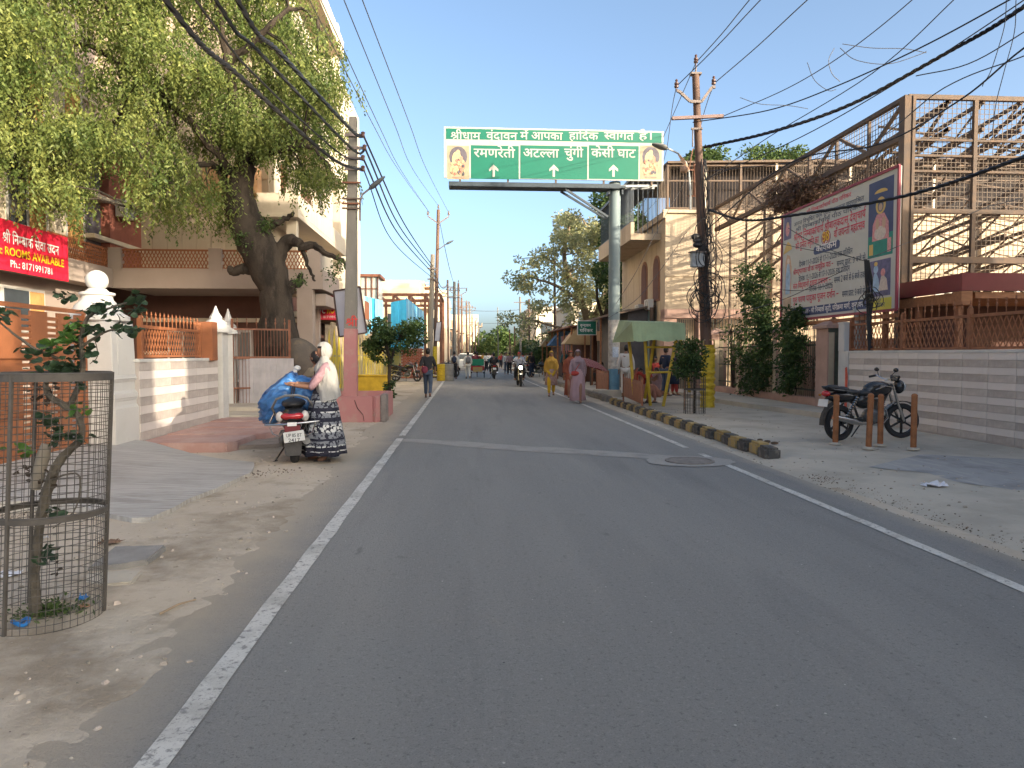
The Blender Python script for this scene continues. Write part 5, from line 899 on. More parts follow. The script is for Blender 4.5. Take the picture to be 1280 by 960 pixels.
# balcony toward the road
g = MB(); g.b2((6.75, 29.0, 6.15), (XC + .1, 36, 6.4)); g.b2((6.75, 29.0, 6.4), (6.9, 36, 6.85)); bl_ = obj('balcony', g, m_cw, cbd, world=True)
g = MB()
for i in range(34): g.bar((6.82, 29.1 + i * .2, 6.85), (6.82, 29.1 + i * .2, 8.55), .025)
for z_ in (6.9, 8.5): g.bar((6.82, 29, z_), (6.82, 36, z_), .05)
for i in range(6): g.bar((6.85 + i * .2, 29.02, 6.4), (6.85 + i * .2, 29.02, 8.55), .025)
g.b2((6.7, 28.95, 8.5), (8.1, 36, 8.62)); obj('balcony_grill', g, mat('grill_blue', (.09, .11, .13), .6, .15), bl_, world=True)
def arch_poly(w_, h, n=8): return [(-w_ / 2, 0), (w_ / 2, 0)] + [(w_ / 2 * math.cos(pi * k / n), h - w_ / 2 + w_ / 2 * math.sin(pi * k / n)) for k in range(n + 1)]
for y in (29.6, 31.6):
    g = MB(); g.prism(arch_poly(1.05, 1.9), (XC - .03, y, 3.7), (0, 1, 0), (0, 0, 1), (.06, 0, 0)); w1 = obj('window_surround', g, mat('brick_arch', (.24, .12, .08), .9, .2, 6), cbd, world=True)
    g = MB(); g.prism(arch_poly(.8, 1.7), (XC - .05, y, 3.78), (0, 1, 0), (0, 0, 1), (.03, 0, 0)); obj('shutter', g, m_brown, w1, world=True)
ac_unit(7.75, 29.9, 3.35, 'right hand one of two small air conditioners below the arched windows', pi, .85); ac_unit(7.75, 31.6, 3.25, 'left hand one of two small air conditioners below the arched windows', pi, .85)
pp_ = thing('green_panel', 'pale green tall panel on the corner building below the air conditioners', 'panel', (7.8, 30, .1)); g = MB(); g.box((0, 0, 1.7), (.12, .9, 3.2)); obj('sheet', g, mat('pale_green', (.30, .40, .38), .6, .15, 3), pp_); g = MB()
for y in (-.45, .45): g.box((-.02, y, 1.7), (.14, .06, 3.3))
obj('frame', g, m_steel, pp_)
# windows in the wall behind the cage
for x in (17.9, 19.6, 22.6):
    g = MB(); g.b2((x - .5, YC - .02, 3.0), (x + .6, YC + .05, 4.3)); f = obj('window', g, m_pst, cbd, world=True); g = MB(); g.b2((x - .4, YC - .05, 3.1), (x + .02, YC, 4.2)); g.b2((x + .08, YC - .05, 3.1), (x + .5, YC, 4.2)); obj('pane', g, m_glass, f, world=True)
for x in (12.5, 16.4, 21.2):
    g = MB(); g.b2((x - .2, YC - .2, 0), (x + .2, YC, ZC - .06)); obj('pilaster', g, m_cw, cbd, world=True)
for z_ in (4.6, 2.5):
    g = MB(); g.b2((XC + .03, YC - .05, z_), (26, YC + .01, z_ + .06)); obj('string_course', g, m_cw, cbd, world=True)
# barred rooftop terrace with tin roof
m_dkin = mat('terrace_shade', (.022, .018, .02), .9, .3, 2)  # near-black colour stands in for the shade behind the terrace bars
rt = thing('rooftop_terrace', 'barred terrace with flat tin roof on top of the cream corner building', 'terrace', (8, 28.5, ZC)); XT = 14.2
g = MB(); g.add([(8.0, YC - .25, 9.0), (26, YC - .25, 9.5), (26, 35, 9.6), (8.0, 35, 9.1), (8.0, YC - .25, 9.08), (26, YC - .25, 9.58), (26, 35, 9.68), (8.0, 35, 9.18)], [(3, 2, 1, 0), (4, 5, 6, 7), (0, 1, 5, 4), (1, 2, 6, 5), (2, 3, 7, 6), (3, 0, 4, 7)]); obj('roof', g, m_steel, rt, world=True)
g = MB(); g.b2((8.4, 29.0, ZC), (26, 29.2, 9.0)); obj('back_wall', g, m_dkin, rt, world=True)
gb = MB(); gb.tube([(0, 0, 0), (0, 0, 1)], .009, 4, caps=False); rbm = mesh_of(gb, 'bar', m_mesh)
n = 145
for i in range(n):
    x = 8.05 + i * .125; h = 1.85 + (x - 8) * .0277; piece('bar', rbm, rt, Vector((x, YC - .05, ZC + .08)) - wloc(rt), scale=(1, 1, h - .12))
for i, x in enumerate((8.05, 9.55, 11.0, 12.45, 13.9, 15.5, 17.2, 19)):
    g = MB(); g.bar((x, YC - .08, ZC + .08), (x, YC - .08, 9.02 + (x - 8) * .0277), .09); obj('post', g, m_cream if i % 2 else m_steel, rt, world=True)
g = MB()
for z_ in (ZC + .14, 8.35, 8.95): g.bar((8, YC - .06, z_), (26, YC - .06, z_ + (.3 if z_ > 8 else 0)), .06)
obj('rail', g, m_steel, rt, world=True)
g = MB()
for i in range(22): a = 33 - i * 0; g.bar((8.02, YC + .1 + i * .22, ZC), (8.02, YC + .1 + i * .22, 9.0), .025)
obj('side_bars', g, m_mesh, rt, world=True)
# lower annex between fence and building: pink entrance wall
en = thing('entrance_wall', 'pinkish entrance bay with sunlit inner panel beyond the grill fence', 'wall', (8.4, 27.2, 0)); g = MB(); g.b2((7.7, 27.4, 0), (8.2, 27.9, 3.2)); g.b2((9.0, 27.2, 0), (9.4, 27.7, 3.1)); g.b2((7.7, 27.3, 2.9), (12, 27.9, 3.25)); obj('wall', g, m_pst, en, world=True)
gb = MB(); gb.bar((0, 0, 0), (0, 0, 2.85), .025); sb = mesh_of(gb, 'slat', m_pgr)
for i in range(9): piece('slat', sb, en, (8.25 + i * .085 - 8.4, .3, 0))
for i in range(18): piece('slat', sb, en, (9.45 + i * .12 - 8.4, .3, 0))

# ---------------- billboard on the fence line
m_bbw = layered('billboard_cloth', (.52, .51, .46), [((.45, .46, .40), .8, .4, .7, .6, None), ((.56, .57, .60), 2, .6, .7, .4, None)], rough=.55, bump=.12, bscale=3)
XBB = 9.15
P = {k: atx(x, y, XBB) for k, (x, y) in dict(TL=(978.5, 271), TR=(1125, 205.5), BL=(975.5, 402)).items()}
yF, yN = P['TL'].y, P['TR'].y; zB = P['BL'].z; zTf, zTn = P['TL'].z, P['TR'].z; zT = (zTf + zTn) / 2
bbo = thing('billboard', 'large festival billboard with Hindi programme and holy pictures on the right fence', 'billboard', (XBB, (yF + yN) / 2, 0))
W_ = yF - yN; H_ = zT - zB
g = MB(); g.b2((XBB, yN, zB), (XBB + .05, yF, zT)); obj('panel', g, m_bbw, bbo, world=True)
U = Vector((0, -1, 0)); V = Vector((0, 0, 1)); O = Vector((XBB, yF, zB))
def bb(a, b): return O + U * (a * W_) + V * (b * H_)
def bbrect(a0, b0, a1, b1, mt, name='print', lift=.003, poly=None, par=None):
    g = MB(); pl_ = poly or [(a0, b0), (a1, b0), (a1, b1), (a0, b1)]
    g.prism([(p[0] * W_, p[1] * H_) for p in pl_], O, U, V, Vector((-lift, 0, 0))); return obj(name, g, mt, par or bbo, world=True)
def bbell(a, b, ra, rb, mt, lift=.004, n=18, a0=0, a1=2 * pi): return bbrect(0, 0, 0, 0, mt, 'print', lift, [(a + ra * math.cos(a0 + (a1 - a0) * k / n), b + rb * math.sin(a0 + (a1 - a0) * k / n)) for k in range(n)])
m_bred = mat('bb_red', (.28, .045, .07), .6, .1); m_navy = mat('bb_navy', (.05, .07, .16), .6, .15); m_tdark = mat('bb_text_dark', (.10, .12, .16), .6, .05, bump=0); m_tred = mat('bb_text_red', (.60, .06, .10), .6, .05, bump=0); m_gold = mat('bb_gold', (.62, .42, .12), .6, .1)
m_teal = mat('bb_teal', (.02, .22, .17), .6, .2, 6); m_skinp = mat('bb_skin', (.55, .36, .24), .6, .1); m_pinkr = mat('bb_robe', (.62, .28, .28), .6, .25, 20); m_sky = mat('bb_skyblue', (.32, .45, .60), .6, .2, 8); m_lilac = mat('bb_dusk', (.13, .12, .22), .6, .3, 9)
g = MB()
for a, b in ((bb(0, 0), bb(1, 0)), (bb(1, 0), bb(1, 1)), (bb(1, 1), bb(0, 1)), (bb(0, 1), bb(0, 0))): g.bar(a - Vector((.01, 0, 0)), b - Vector((.01, 0, 0)), .045, .06)
obj('frame', g, m_bred, bbo, world=True)
# support posts under the board
for a in (.04, .5, .97):
    g = MB(); q = bb(a, 0); g.bar((XBB + .10, q.y, 0), (XBB + .10, q.y, zT - .1), .06); obj('support_post', g, m_steel, bbo, world=True)
g = MB(); g.bar((XBB + .02, yF, zB - .12), (XBB + .02, yN, zB - .12), .08); obj('bottom_rail', g, m_wood, bbo, world=True)
bbrect(.795, .40, .965, .955, m_navy); bbrect(.795, .40, .965, .56, m_teal, lift=.0035)
bbell(.88, .86, .045, .03, m_gold, .006, a0=0, a1=pi); bbell(.88, .77, .034, .062, m_gold, .005); bbell(.88, .765, .02, .042, m_tdark, .006); bbell(.88, .758, .013, .026, m_skinp, .007)
bbrect(0, 0, 0, 0, m_pinkr, lift=.006, poly=[(.825, .52), (.94, .52), (.935, .64), (.905, .71), (.855, .71), (.828, .64)]); bbell(.88, .57, .04, .05, mat('bb_cream', (.62, .52, .44), .6, .15, 20), .0075); bbell(.86, .64, .012, .04, m_skinp, .008); bbell(.905, .64, .012, .04, m_skinp, .008)
bbrect(.805, .42, .832, .50, m_gold, lift=.006); bbrect(.93, .42, .955, .52, m_pinkr, lift=.006)
bbrect(.80, .135 + .0, .955, .375, m_lilac) ; bbrect(.80, .11, .955, .135, m_lilac)
bbell(.855, .31, .016, .03, m_sky, .005); bbrect(0, 0, 0, 0, m_sky, lift=.0045, poly=[(.825, .14), (.885, .14), (.875, .24), (.86, .28), (.845, .28), (.83, .22)]); bbell(.905, .28, .015, .028, m_pinkr, .006); bbrect(0, 0, 0, 0, mat('bb_cream'  , (0, 0, 0)), lift=.006, poly=[(.875, .15), (.94, .15), (.93, .23), (.91, .26), (.895, .26)]); bbell(.855, .35, .012, .016, m_gold, .006)
bbrect(.80, -.0 + .01, .965, .095, mat('bb_yellow', (.62, .56, .08), .6, .1)); 
bbrect(.02, .76, .10, .985, m_lilac); bbell(.06, .85, .022, .06, m_pinkr, .005); bbell(.06, .90, .013, .022, m_skinp, .006); bbrect(0, 0, 0, 0, m_gold, lift=.005, poly=[(.015, .63), (.11, .66), (.10, .70), (.065, .74), (.04, .70)])
bbrect(0, 0, 0, 0, m_skinp, lift=.004, poly=[(.035, .25), (.105, .25), (.11, .5), (.09, .6), (.06, .62), (.04, .55)]); bbrect(0, 0, 0, 0, m_sky, lift=.0055, poly=[(.045, .25), (.095, .25), (.10, .42), (.085, .53), (.06, .53), (.045, .42)]); bbell(.073, .555, .013, .025, mat('bb_cream', (0, 0, 0)), .0065)
bbrect(.02, .12, .11, .22, mat('bb_tan', (.5, .36, .25), .6, .2)); bbrect(.012, .03, .115, .11, mat('bb_tan', (.5, .36, .25)))
# text lines: (string, a0, a1, b baseline, height m, material)
TL_ = [('श्री निम्बार्काचार्य पीठ परिकर', .26, .66, .925, .09, m_tred), ('अनन्त विभूषित परम पूज्य महाराज चरणाश्रित', .13, .76, .855, .10, m_tdark), ('श्री निम्बार्काचार्य पीठ परिकर', .15, .74, .805, .09, m_tdark),
       ('श्रीमद् निम्बार्काचार्य श्रीबालकदास देवाचार्य', .13, .775, .725, .17, m_tred), ('की पुनीत स्मृति का', .15, .385, .64, .16, m_tred), ('वाँ जयन्ती महोत्सव', .52, .77, .64, .17, m_tred),
       ('दिनांक 11-1-2026 से 17-1-2026 तक प्रतिदिन', .19, .68, .475, .12, m_tdark), ('श्रीमद्भागवत जी का सामूहिक पाठ –', .13, .52, .415, .12, m_tred), ('समय प्रात: 9 बजे से', .55, .78, .40, .12, m_tdark),
       ('दिनांक 11-1-2026 से 17-1-2026 तक प्रतिदिन', .19, .66, .345, .12, m_tdark), ('संत विद्वानों द्वारा प्रवचन –', .13, .50, .285, .13, m_tred), ('समय 2 बजे से 6 बजे तक', .53, .78, .27, .13, m_tdark),
       ('दिनांक 18-1-2026', .30, .52, .235, .12, m_tdark), ('गुरु चरण पादुका पूजन दर्शन –', .13, .57, .155, .15, m_tred), ('समय प्रात: 9 बजे से', .60, .78, .145, .13, m_tdark)]
bbrect(.12, .03, .79, .105, m_navy)
for s, a, b, y, h, mt in TL_:
    lettering(s, bb(a, y), U, V, h, mt, bbo, width=(b - a) * W_, off=14, lift=.004)
lettering('कार्यक्रम स्थल - श्री निम्बार्क कुटी, परिक्रमा मार्ग, वृन्दावन', bb(.14, .05), U, V, .11, m_lw, bbo, width=.63 * W_, off=12, lift=.006)
bbell(.45, .665, .042, .062, m_bred, .004, 28); bbell(.45, .665, .037, .054, m_lw, .0045, 28); bbell(.45, .665, .034, .05, mat('bb_rust', (.45, .12, .04), .6), .005, 28); lettering('98', bb(.45, .64), U, V, .20, m_ly, bbo, center=True, off=16, lift=.008)
bbrect(0, 0, 0, 0, m_navy, lift=.004, poly=[(.35, .545), (.56, .545), (.572, .56), (.572, .60), (.56, .615), (.35, .615), (.338, .60), (.338, .56)]); lettering('कार्यक्रम', bb(.455, .563), U, V, .15, m_lw, bbo, width=.19 * W_, center=True, off=18, lift=.007)
lettering('निवेदक', bb(.86, .075), U, V, .05, m_tdark, bbo, off=8, lift=.006); lettering('परिकर', bb(.86, .03), U, V, .09, m_tdark, bbo, off=12, lift=.006)

# ---------------- far right: sheds, shops, small green sign, pale building
sh1 = thing('roadside_shed', 'low dark shed with slanting tin roof behind the small green sign', 'shed', (7, 40, 0))
g = MB(); g.b2((6.3, 38, 0), (12, 52, 2.6)); obj('wall', g, m_brown, sh1, world=True); g = MB(); g.add([(5.4, 37, 2.9), (12, 37, 3.6), (12, 52, 3.6), (5.4, 52, 2.9), (5.4, 37, 2.98), (12, 37, 3.68), (12, 52, 3.68), (5.4, 52, 2.98)], [(3, 2, 1, 0), (4, 5, 6, 7), (0, 1, 5, 4), (1, 2, 6, 5), (2, 3, 7, 6), (3, 0, 4, 7)]); obj('roof', g, m_rust, sh1, world=True)
for k in range(6):
    g = MB(); g.bar((5.6, 37.3 + k * 2.8, 0), (5.6, 37.3 + k * 2.8, 2.95), .09); obj('post', g, m_wood, sh1, world=True)
m_tarp = mat('tarp_tan', (.5, .36, .2), .8, .15, 2)
for k, (yy_, c) in enumerate(((37.2, m_tarp), (44, mat('tarp_blue', (.06, .14, .28), .7, .2)), (49, m_tarp))):
    g = MB(); g.prism([(5.2, 2.05), (5.9, 2.9), (6.6, 2.95), (6.6, 2.0)], (0, yy_, 0), (1, 0, 0), (0, 0, 1), (0, 1.4, 0)); obj('awning', g, c, sh1, world=True)
sh2 = thing('roadside_shed', 'taller dark shop front with hanging goods left of the green pole', 'shed', (7, 31, 0)); g = MB(); g.b2((6.9, 30, 0), (7.95, 37, 3.4)); obj('wall', g, mat('shop_grey', (.11, .10, .10), .8, .2), sh2, world=True)
g = MB(); g.add([(6.0, 29.6, 3.1), (7.95, 29.6, 3.5), (7.95, 36.6, 3.5), (6.0, 36.6, 3.1), (6.0, 29.6, 3.18), (7.95, 29.6, 3.58), (7.95, 36.6, 3.58), (6.0, 36.6, 3.18)], [(3, 2, 1, 0), (4, 5, 6, 7), (0, 1, 5, 4), (1, 2, 6, 5), (2, 3, 7, 6), (3, 0, 4, 7)]); obj('roof', g, m_steel, sh2, world=True)
for k in range(4): g = MB(); g.bar((6.1, 29.8 + k * 2.1, 0), (6.1, 29.8 + k * 2.1, 3.12), .07); obj('post', g, m_wood, sh2, world=True)
for k in range(16):
    g = MB(); yk = 37.3 + k * .28; g.b2((5.62, yk, 1.5 + .1 * (k % 3)), (5.66, yk + .2, 2.55)); obj('hanging_cloth', g, [mat('cl_dark', (.09, .07, .07), .9, .3), mat('cl_pink', (.30, .09, .10), .9, .3), mat('cl_grey', (.22, .2, .18), .9, .3)][k % 3], sh1, world=True)
gs = thing('street_sign', 'small green signboard in front of the trees left of the green pole', 'sign', (5.4, 36, 0)); A = at(722, 401, 33.5); B = at(745.5, 418.5, 33.5)
m_green = mat('sign_green', (.003, .125, .08), .4, .06, 2, .03)
g = MB(); g.b2((A.x, 33.5, B.z), (B.x, 33.54, A.z)); obj('panel', g, m_green, gs, world=True); g = MB()
for a, b in (((A.x, 33.49, A.z), (B.x, 33.49, A.z)), ((A.x, 33.49, B.z), (B.x, 33.49, B.z)), ((A.x, 33.49, A.z), (A.x, 33.49, B.z)), ((B.x, 33.49, A.z), (B.x, 33.49, B.z))): g.bar(a, b, .03)
obj('border', g, m_lw, gs, world=True); g = MB(); xm = (A.x + B.x) / 2 + .2; g.bar((xm, 33.58, 0), (xm, 33.58, A.z), .06); obj('post', g, m_steel, gs, world=True)
lettering('वृन्दावन', (A.x + .12, 33.5, A.z - .27), (1, 0, 0), (0, 0, 1), .11, m_lw, gs, width=.5); lettering('परिकर', (A.x + .1, 33.5, A.z - .52), (1, 0, 0), (0, 0, 1), .13, m_lw, gs, width=.62)
g = MB(); A = at(746, 414, 33); B = at(751, 426, 33); g.b2((A.x, 33, B.z), (B.x + .05, 33.04, A.z)); ts = thing('notice_board', 'small tan notice board right of the small green sign', 'board', (A.x, 33, B.z)); obj('panel', g, mat('board_tan', (.55, .34, .2), .7, .1), ts, world=True); g = MB(); g.bar((A.x + .1, 33.06, 0), (A.x + .1, 33.06, B.z + .1), .04); obj('post', g, m_steel, ts, world=True)
for i, (x0, x1, y0, y1, h, c, lb) in enumerate(((9, 20, 60, 72, 5.6, m_sun, 'yellowish flat house among the trees on the right'), (8, 19, 80, 92, 6.4, m_cream, 'pale house beyond the pipe poles on the right'), (9, 22, 98, 112, 7.0, m_beige, 'buff house far away on the right side'), (11, 24, 118, 140, 9.0, m_sun, 'farthest cream house on the right side'), (6.8, 8.9, 54, 58, 3.2, m_cream, 'small white kiosk behind the dark hedge'))):
    t = thing('house', lb, 'house', (x0, y0, 0)); g = MB(); g.b2((x0, y0, 0), (x1, y1, h)); obj('wall', g, c, t, world=True); g = MB(); g.b2((x0 - .2, y0 - .2, h), (x1, y1, h + .3)); obj('roof', g, m_cream, t, world=True)
    for k in range(4):
        for q in range(int(h // 2.8)):
            g = MB(); a = x0 + .6 + k * (x1 - x0) / 4.2; g.b2((a, y0 - .04, 1 + q * 2.9), (a + (x1 - x0) / 9, y0 + .05, 2.2 + q * 2.9)); obj('window', g, m_glass, t, world=True)

# ================================================================= SIGN GANTRY
YS = 24.6
sg = thing('gantry_sign', 'big green overhead road sign in Hindi with three white arrows and two holy pictures', 'road sign', (at(767, 497, 24.9).x, 24.9, 0))
m_pipe = layered('pipe_paint', (.17, .22, .23), [((.13, .165, .18), 1.5, .45, .65, .7, (1, 1, .3)), ((.26, .29, .28), 6, .6, .72, .6, None), ((.25, .15, .1), 9, .68, .75, .6, None)], rough=.6, bump=.1)
m_pipeb = mat('pipe_blue', (.13, .27, .36), .6, .2, 3); m_pipeg = mat('pipe_scabby', (.38, .36, .33), .8, .3, 10)
px_ = sg.location.x
g = MB(); g.tube([(px_, 24.9, 1.0), (px_, 24.9, 7.45)], .20, 20); obj('pole', g, m_pipe, sg, world=True, smooth=1)
g = MB(); g.tube([(px_, 24.9, 0), (px_, 24.9, 1.0)], .205, 20); obj('pole_base', g, m_pipeb, sg, world=True, smooth=1)
g = MB(); g.tube([(px_, 24.9, 1.0), (px_, 24.9, 2.7)], .203, 20); obj('old_posters', g, m_pipeg, sg, world=True, smooth=1)
for (z_, h_, w_, dx_) in ((1.95, .32, .30, .05), (1.40, .36, .22, .02)):
    g = MB(); g.add([(px_ + dx_ + .212 * math.sin(a), 24.9 - .212 * math.cos(a), z_ + q) for q in (0, h_) for a in [(-.5 + k / 5) * w_ / .212 for k in range(6)]], [(k, k + 1, 7 + k, 6 + k) for k in range(5)]); obj('poster', g, mat('poster_blue', (.40, .46, .55), .8, .35, 25), sg, world=True)
def S(x, y, d=0): return at(x, y, YS - d)
def srect(mb, x0, y0, x1, y1, d, t=.004): a = S(x0, y0); b = S(x1, y1); mb.b2((a.x, YS - d - t, b.z), (b.x, YS - d, a.z))
m_sw = mat('sign_white', (.36, .36, .335), .5, .05, 3, 0)
g = MB(); srect(g, 555, 158.8, 828.5, 227, 0, .05); obj('panel', g, m_sw, sg, world=True)
for nm_, r in (('top_field', (557.5, 161, 826.5, 179.6)), ('cell_field', (588.5, 182, 648.3, 225)), ('cell_field', (650.2, 182, 733.8, 225)), ('cell_field', (735.8, 182, 797.6, 225))):
    g = MB(); srect(g, *r, .05); obj(nm_, g, m_green, sg, world=True)
YF = YS - .058
def stext(s, x0, x1, yb, h, off=26):
    a = S(x0, yb); b = S(x1, yb); lettering(s, (a.x, YF, a.z), (1, 0, 0), (0, 0, 1), h, m_sw, sg, width=b.x - a.x, off=13, lift=.003)
def sx(x): return 540 + x / 4
for s, a, b in (('श्रीधाम', 93, 243), ('वृंदावन', 271, 427), ('में', 440, 481), ('आपका', 496, 653), ('हार्दिक', 683, 830), ('स्वागत', 858, 1008), ('है।', 1031, 1096)):
    stext(s, sx(a), sx(b), 140 + 139 / 4, .235)
stext('रमणरेती', sx(208), sx(415), 140 + 227 / 4, .27); stext('अटल्ला', sx(455), sx(634), 140 + 227 / 4, .27); stext('चुंगी', sx(660), sx(755), 140 + 227 / 4, .27); stext('केसी घाट', sx(794), sx(1017), 140 + 227 / 4, .27)
for xc in (308, 608, 906):
    g = MB(); a = S(sx(xc), 140 + 265 / 4); w_ = .16; o_ = Vector((a.x, YF - .003, a.z))
    g.prism([(-.04, -.41), (.04, -.41), (.04, -.16), (.155, -.23), (.155, -.15), (0, 0), (-.155, -.15), (-.155, -.23), (-.04, -.16)], o_, (1, 0, 0), (0, 0, 1), (0, .004, 0)); obj('arrow', g, m_sw, sg, world=True)
m_pic = mat('picture_paper', (.27, .24, .165), .6, .15, 6); m_p1 = mat('picture_dark', (.09, .08, .10), .6, .3, 8); m_p2 = mat('picture_robe', (.38, .21, .14), .6, .3, 14); m_p3 = mat('picture_gold', (.42, .34, .19), .6, .25, 14); m_p4 = mat('picture_red', (.45, .16, .12), .6, .3, 9)
for x0, x1 in ((559, 586.5), (799.5, 826.5)):
    g = MB(); srect(g, x0, 182.5, x1, 225, .05); f = obj('picture', g, m_pic, sg, world=True); cx_ = (S(x0, 200).x + S(x1, 200).x) / 2; z0 = S(x0, 224).z; zt = S(x0, 183).z; H_ = zt - z0
    def ov(dx, dz, rx, rz, m_, d): g = MB(); g.prism([(dx + rx * math.cos(k * pi / 8), dz * H_ + rz * math.sin(k * pi / 8)) for k in range(16)], (cx_, YS - .056 - d, z0), (1, 0, 0), (0, 0, 1), (0, .003, 0)); obj('print', g, m_, f, world=True)
    ov(0, .68, .30, .34, m_p1, 0); ov(0, .80, .07, .10, m_p3, .004); ov(-.05, .60, .16, .26, m_p3, .003); ov(.08, .42, .17, .22, m_p2, .005); ov(-.12, .28, .15, .16, m_p3, .006); ov(.1, .62, .06, .09, m_p2, .008)
    for q in range(26): ov(rnd.uniform(-.22, .22), rnd.uniform(.12, .6), rnd.uniform(.02, .05), rnd.uniform(.02, .06), [m_p4, m_p3, m_p2, m_p1][q % 4], .008 + q * .001)
    g = MB(); g.b2((cx_ - .2, YS - .06, z0 + .03), (cx_ + .2, YS - .057, z0 + .07)); obj('print', g, m_p4, f, world=True)
g = MB(); a = S(561, 227.5); b = S(775, 236.5); g.b2((a.x, YS - .12, b.z), (b.x, YS + .5, a.z)); obj('box_beam', g, mat('beam_dark', (.035, .05, .065), .5, .2, 3), sg, world=True, bevel=.01)
g = MB(); b2_ = S(822, 230)
for y in (YS + .1, YS + .45): g.bar((b.x, y, b.z + .12), (b2_.x, y, b.z + .16), .07)
for k in range(4): xx = b.x + .1 + k * .35; g.bar((xx, YS + .1, b.z + .13), (xx, YS + .45, b.z + .13), .05)
obj('end_frame', g, mat('galv', (.40, .42, .42), .5, .15, 5), sg, world=True)
g = MB(); a1_ = S(707, 236); a2_ = S(761, 270); g.bar((a1_.x, YS + .05, a1_.z), (a2_.x, YS + .15, a2_.z), .07); g.bar((a1_.x - .12, YS + .4, a1_.z), (a2_.x, YS + .4, a2_.z - .03), .07); obj('brace', g, mat('beam_dark', (0, 0, 0)), sg, world=True)
g = MB(); g.b2((px_ - .3, YS - .1, 7.18), (px_ + .3, YS + .6, 7.26)); g.b2((px_ - .26, YS + .1, 7.0), (px_ - .2, YS + .5, 7.2)); g.b2((px_ + .2, YS + .1, 7.0), (px_ + .26, YS + .5, 7.2)); obj('flange', g, mat('beam_dark', (0, 0, 0)), sg, world=True)
for k in range(5):
    x = S(575 + k * 60, 200).x; g = MB(); g.bar((x, YS + .04, 7.3), (x, YS + .04, 9.15), .06); obj('stiffener', g, m_steel, sg, world=True)

# ================================================================= POLES
m_cpole = layered('pole_concrete', (.21, .195, .17), [((.16, .15, .13), 3, .45, .65, .7, (1, 1, .3)), ((.30, .27, .22), 8, .6, .72, .5, None)], rough=.9, bump=.3, bscale=40)
m_rpole = layered('pole_rust', (.14, .085, .062), [((.075, .05, .042), 3, .45, .65, .7, (1, 1, .3)), ((.22, .12, .075), 8, .58, .7, .6, None)], rough=.75, bump=.15, bscale=30)
m_ins = mat('insulator', (.11, .06, .05), .3, .15, 5, 0); m_cable = mat('cable_black', (.018, .018, .02), .5, .1, 5, 0); m_wire = mat('wire_grey', (.07, .07, .075), .5, .1, 5, 0); m_arm = mat('arm_steel', (.16, .13, .12), .6, .2, 6)
def insulator(mb, p, s_=1.0):
    x, y, z = p; mb.lathe([(.012 * s_, 0), (.012 * s_, .06 * s_), (.05 * s_, .065 * s_), (.055 * s_, .10 * s_), (.03 * s_, .12 * s_), (.05 * s_, .135 * s_), (.05 * s_, .17 * s_), (.02 * s_, .2 * s_), (.035 * s_, .23 * s_), (.01 * s_, .26 * s_)], (x, y, z), 10)
# near left concrete pole
PL = Vector((at(439.5, 500, 17).x, 17.0, .4)); lp = thing('electric_pole', 'square concrete electric pole with pink painted foot in the planter', 'electric pole', PL)
topz = at(441, 147, 17).z; tx = at(441.5, 147, 17).x
def pole_prism(t, p0, p1, w0, w1, m_, name='pole'):
    g = MB(); P = []
    for p, w_ in ((p0, w0), (p1, w1)):
        for a, b in ((-1, -1), (1, -1), (1, 1), (-1, 1)): P.append((p[0] + a * w_ / 2, p[1] + b * w_ / 2, p[2]))
    g.add(P, [(3, 2, 1, 0), (4, 5, 6, 7), (0, 1, 5, 4), (1, 2, 6, 5), (2, 3, 7, 6), (3, 0, 4, 7)]); return obj(name, g, m_, t, world=True, bevel=.012)
zp = at(437, 411, 17).z
pole_prism(lp, (PL.x, 17, zp), (tx, 17, topz), .275, .17, m_cpole); pole_prism(lp, (PL.x - .02, 17, .3), (PL.x, 17, zp), .30, .285, m_pinkp, 'painted_foot')
lettering('श्री', (PL.x - .09, 17 - .145, at(437, 408, 17).z), (1, 0, 0), (0, 0, 1), .17, m_lr, lp, off=18, lift=.004)
ends = []
for i, (ya, xa) in enumerate(((171, 455), (187, 457), (200, 455), (213, 455))):
    q = at(xa, ya, 17); g = MB(); g.bar((q.x - .42, 16.88, q.z), (q.x, 16.88, q.z), .05, .06); a_ = obj('cross_arm', g, m_arm, lp, world=True); g = MB(); g.lathe([(.02, -.06), (.05, -.05), (.035, 0), (.05, .05), (.02, .07)], (q.x, 16.84, q.z), 10); obj('insulator', g, m_ins, a_, world=True); ends.append(q)
for (ya, m_) in ((230, m_rust), (250, m_steel), (256, m_rust), (262, m_steel)):
    q = at(440, ya, 17); g = MB(); g.bar((q.x - .2, 16.86, q.z), (q.x + .22, 16.86, q.z), .05, .035); obj('clamp', g, m_, lp, world=True)
q0_ = at(450, 276, 17)
ll = thing('street_lamp', 'street lamp head on a curved arm clamped to the left concrete pole', 'street lamp', (PL.x + .15, 17, at(450, 276, 17).z)); g = MB(); pts = [at(x, y, 16.9) for x, y in ((450, 276), (450, 252), (453, 243), (462, 236))]; g.tube(pts, .022, 8); obj('arm', g, m_arm, ll, world=True, smooth=1)
def lamp_head(t, a, b, w_=.16, h_=.09, m_=None):
    a = Vector(a); b = Vector(b); d = (b - a); g = MB(); k = 7; pts = [a + d * (i / (k - 1)) for i in range(k)]; r = [w_ * .35, w_ * .6, w_ * .62, w_ * .58, w_ * .52, w_ * .4, w_ * .2]; g.tube(pts, r, 12, flat=.45); return obj('lamp_head', g, m_ or mat('lamp_dark', (.10, .11, .12), .5, .1), t, world=True, smooth=1)
lamp_head(ll, at(462, 236, 16.9), at(481, 220.5, 16.9), .19)
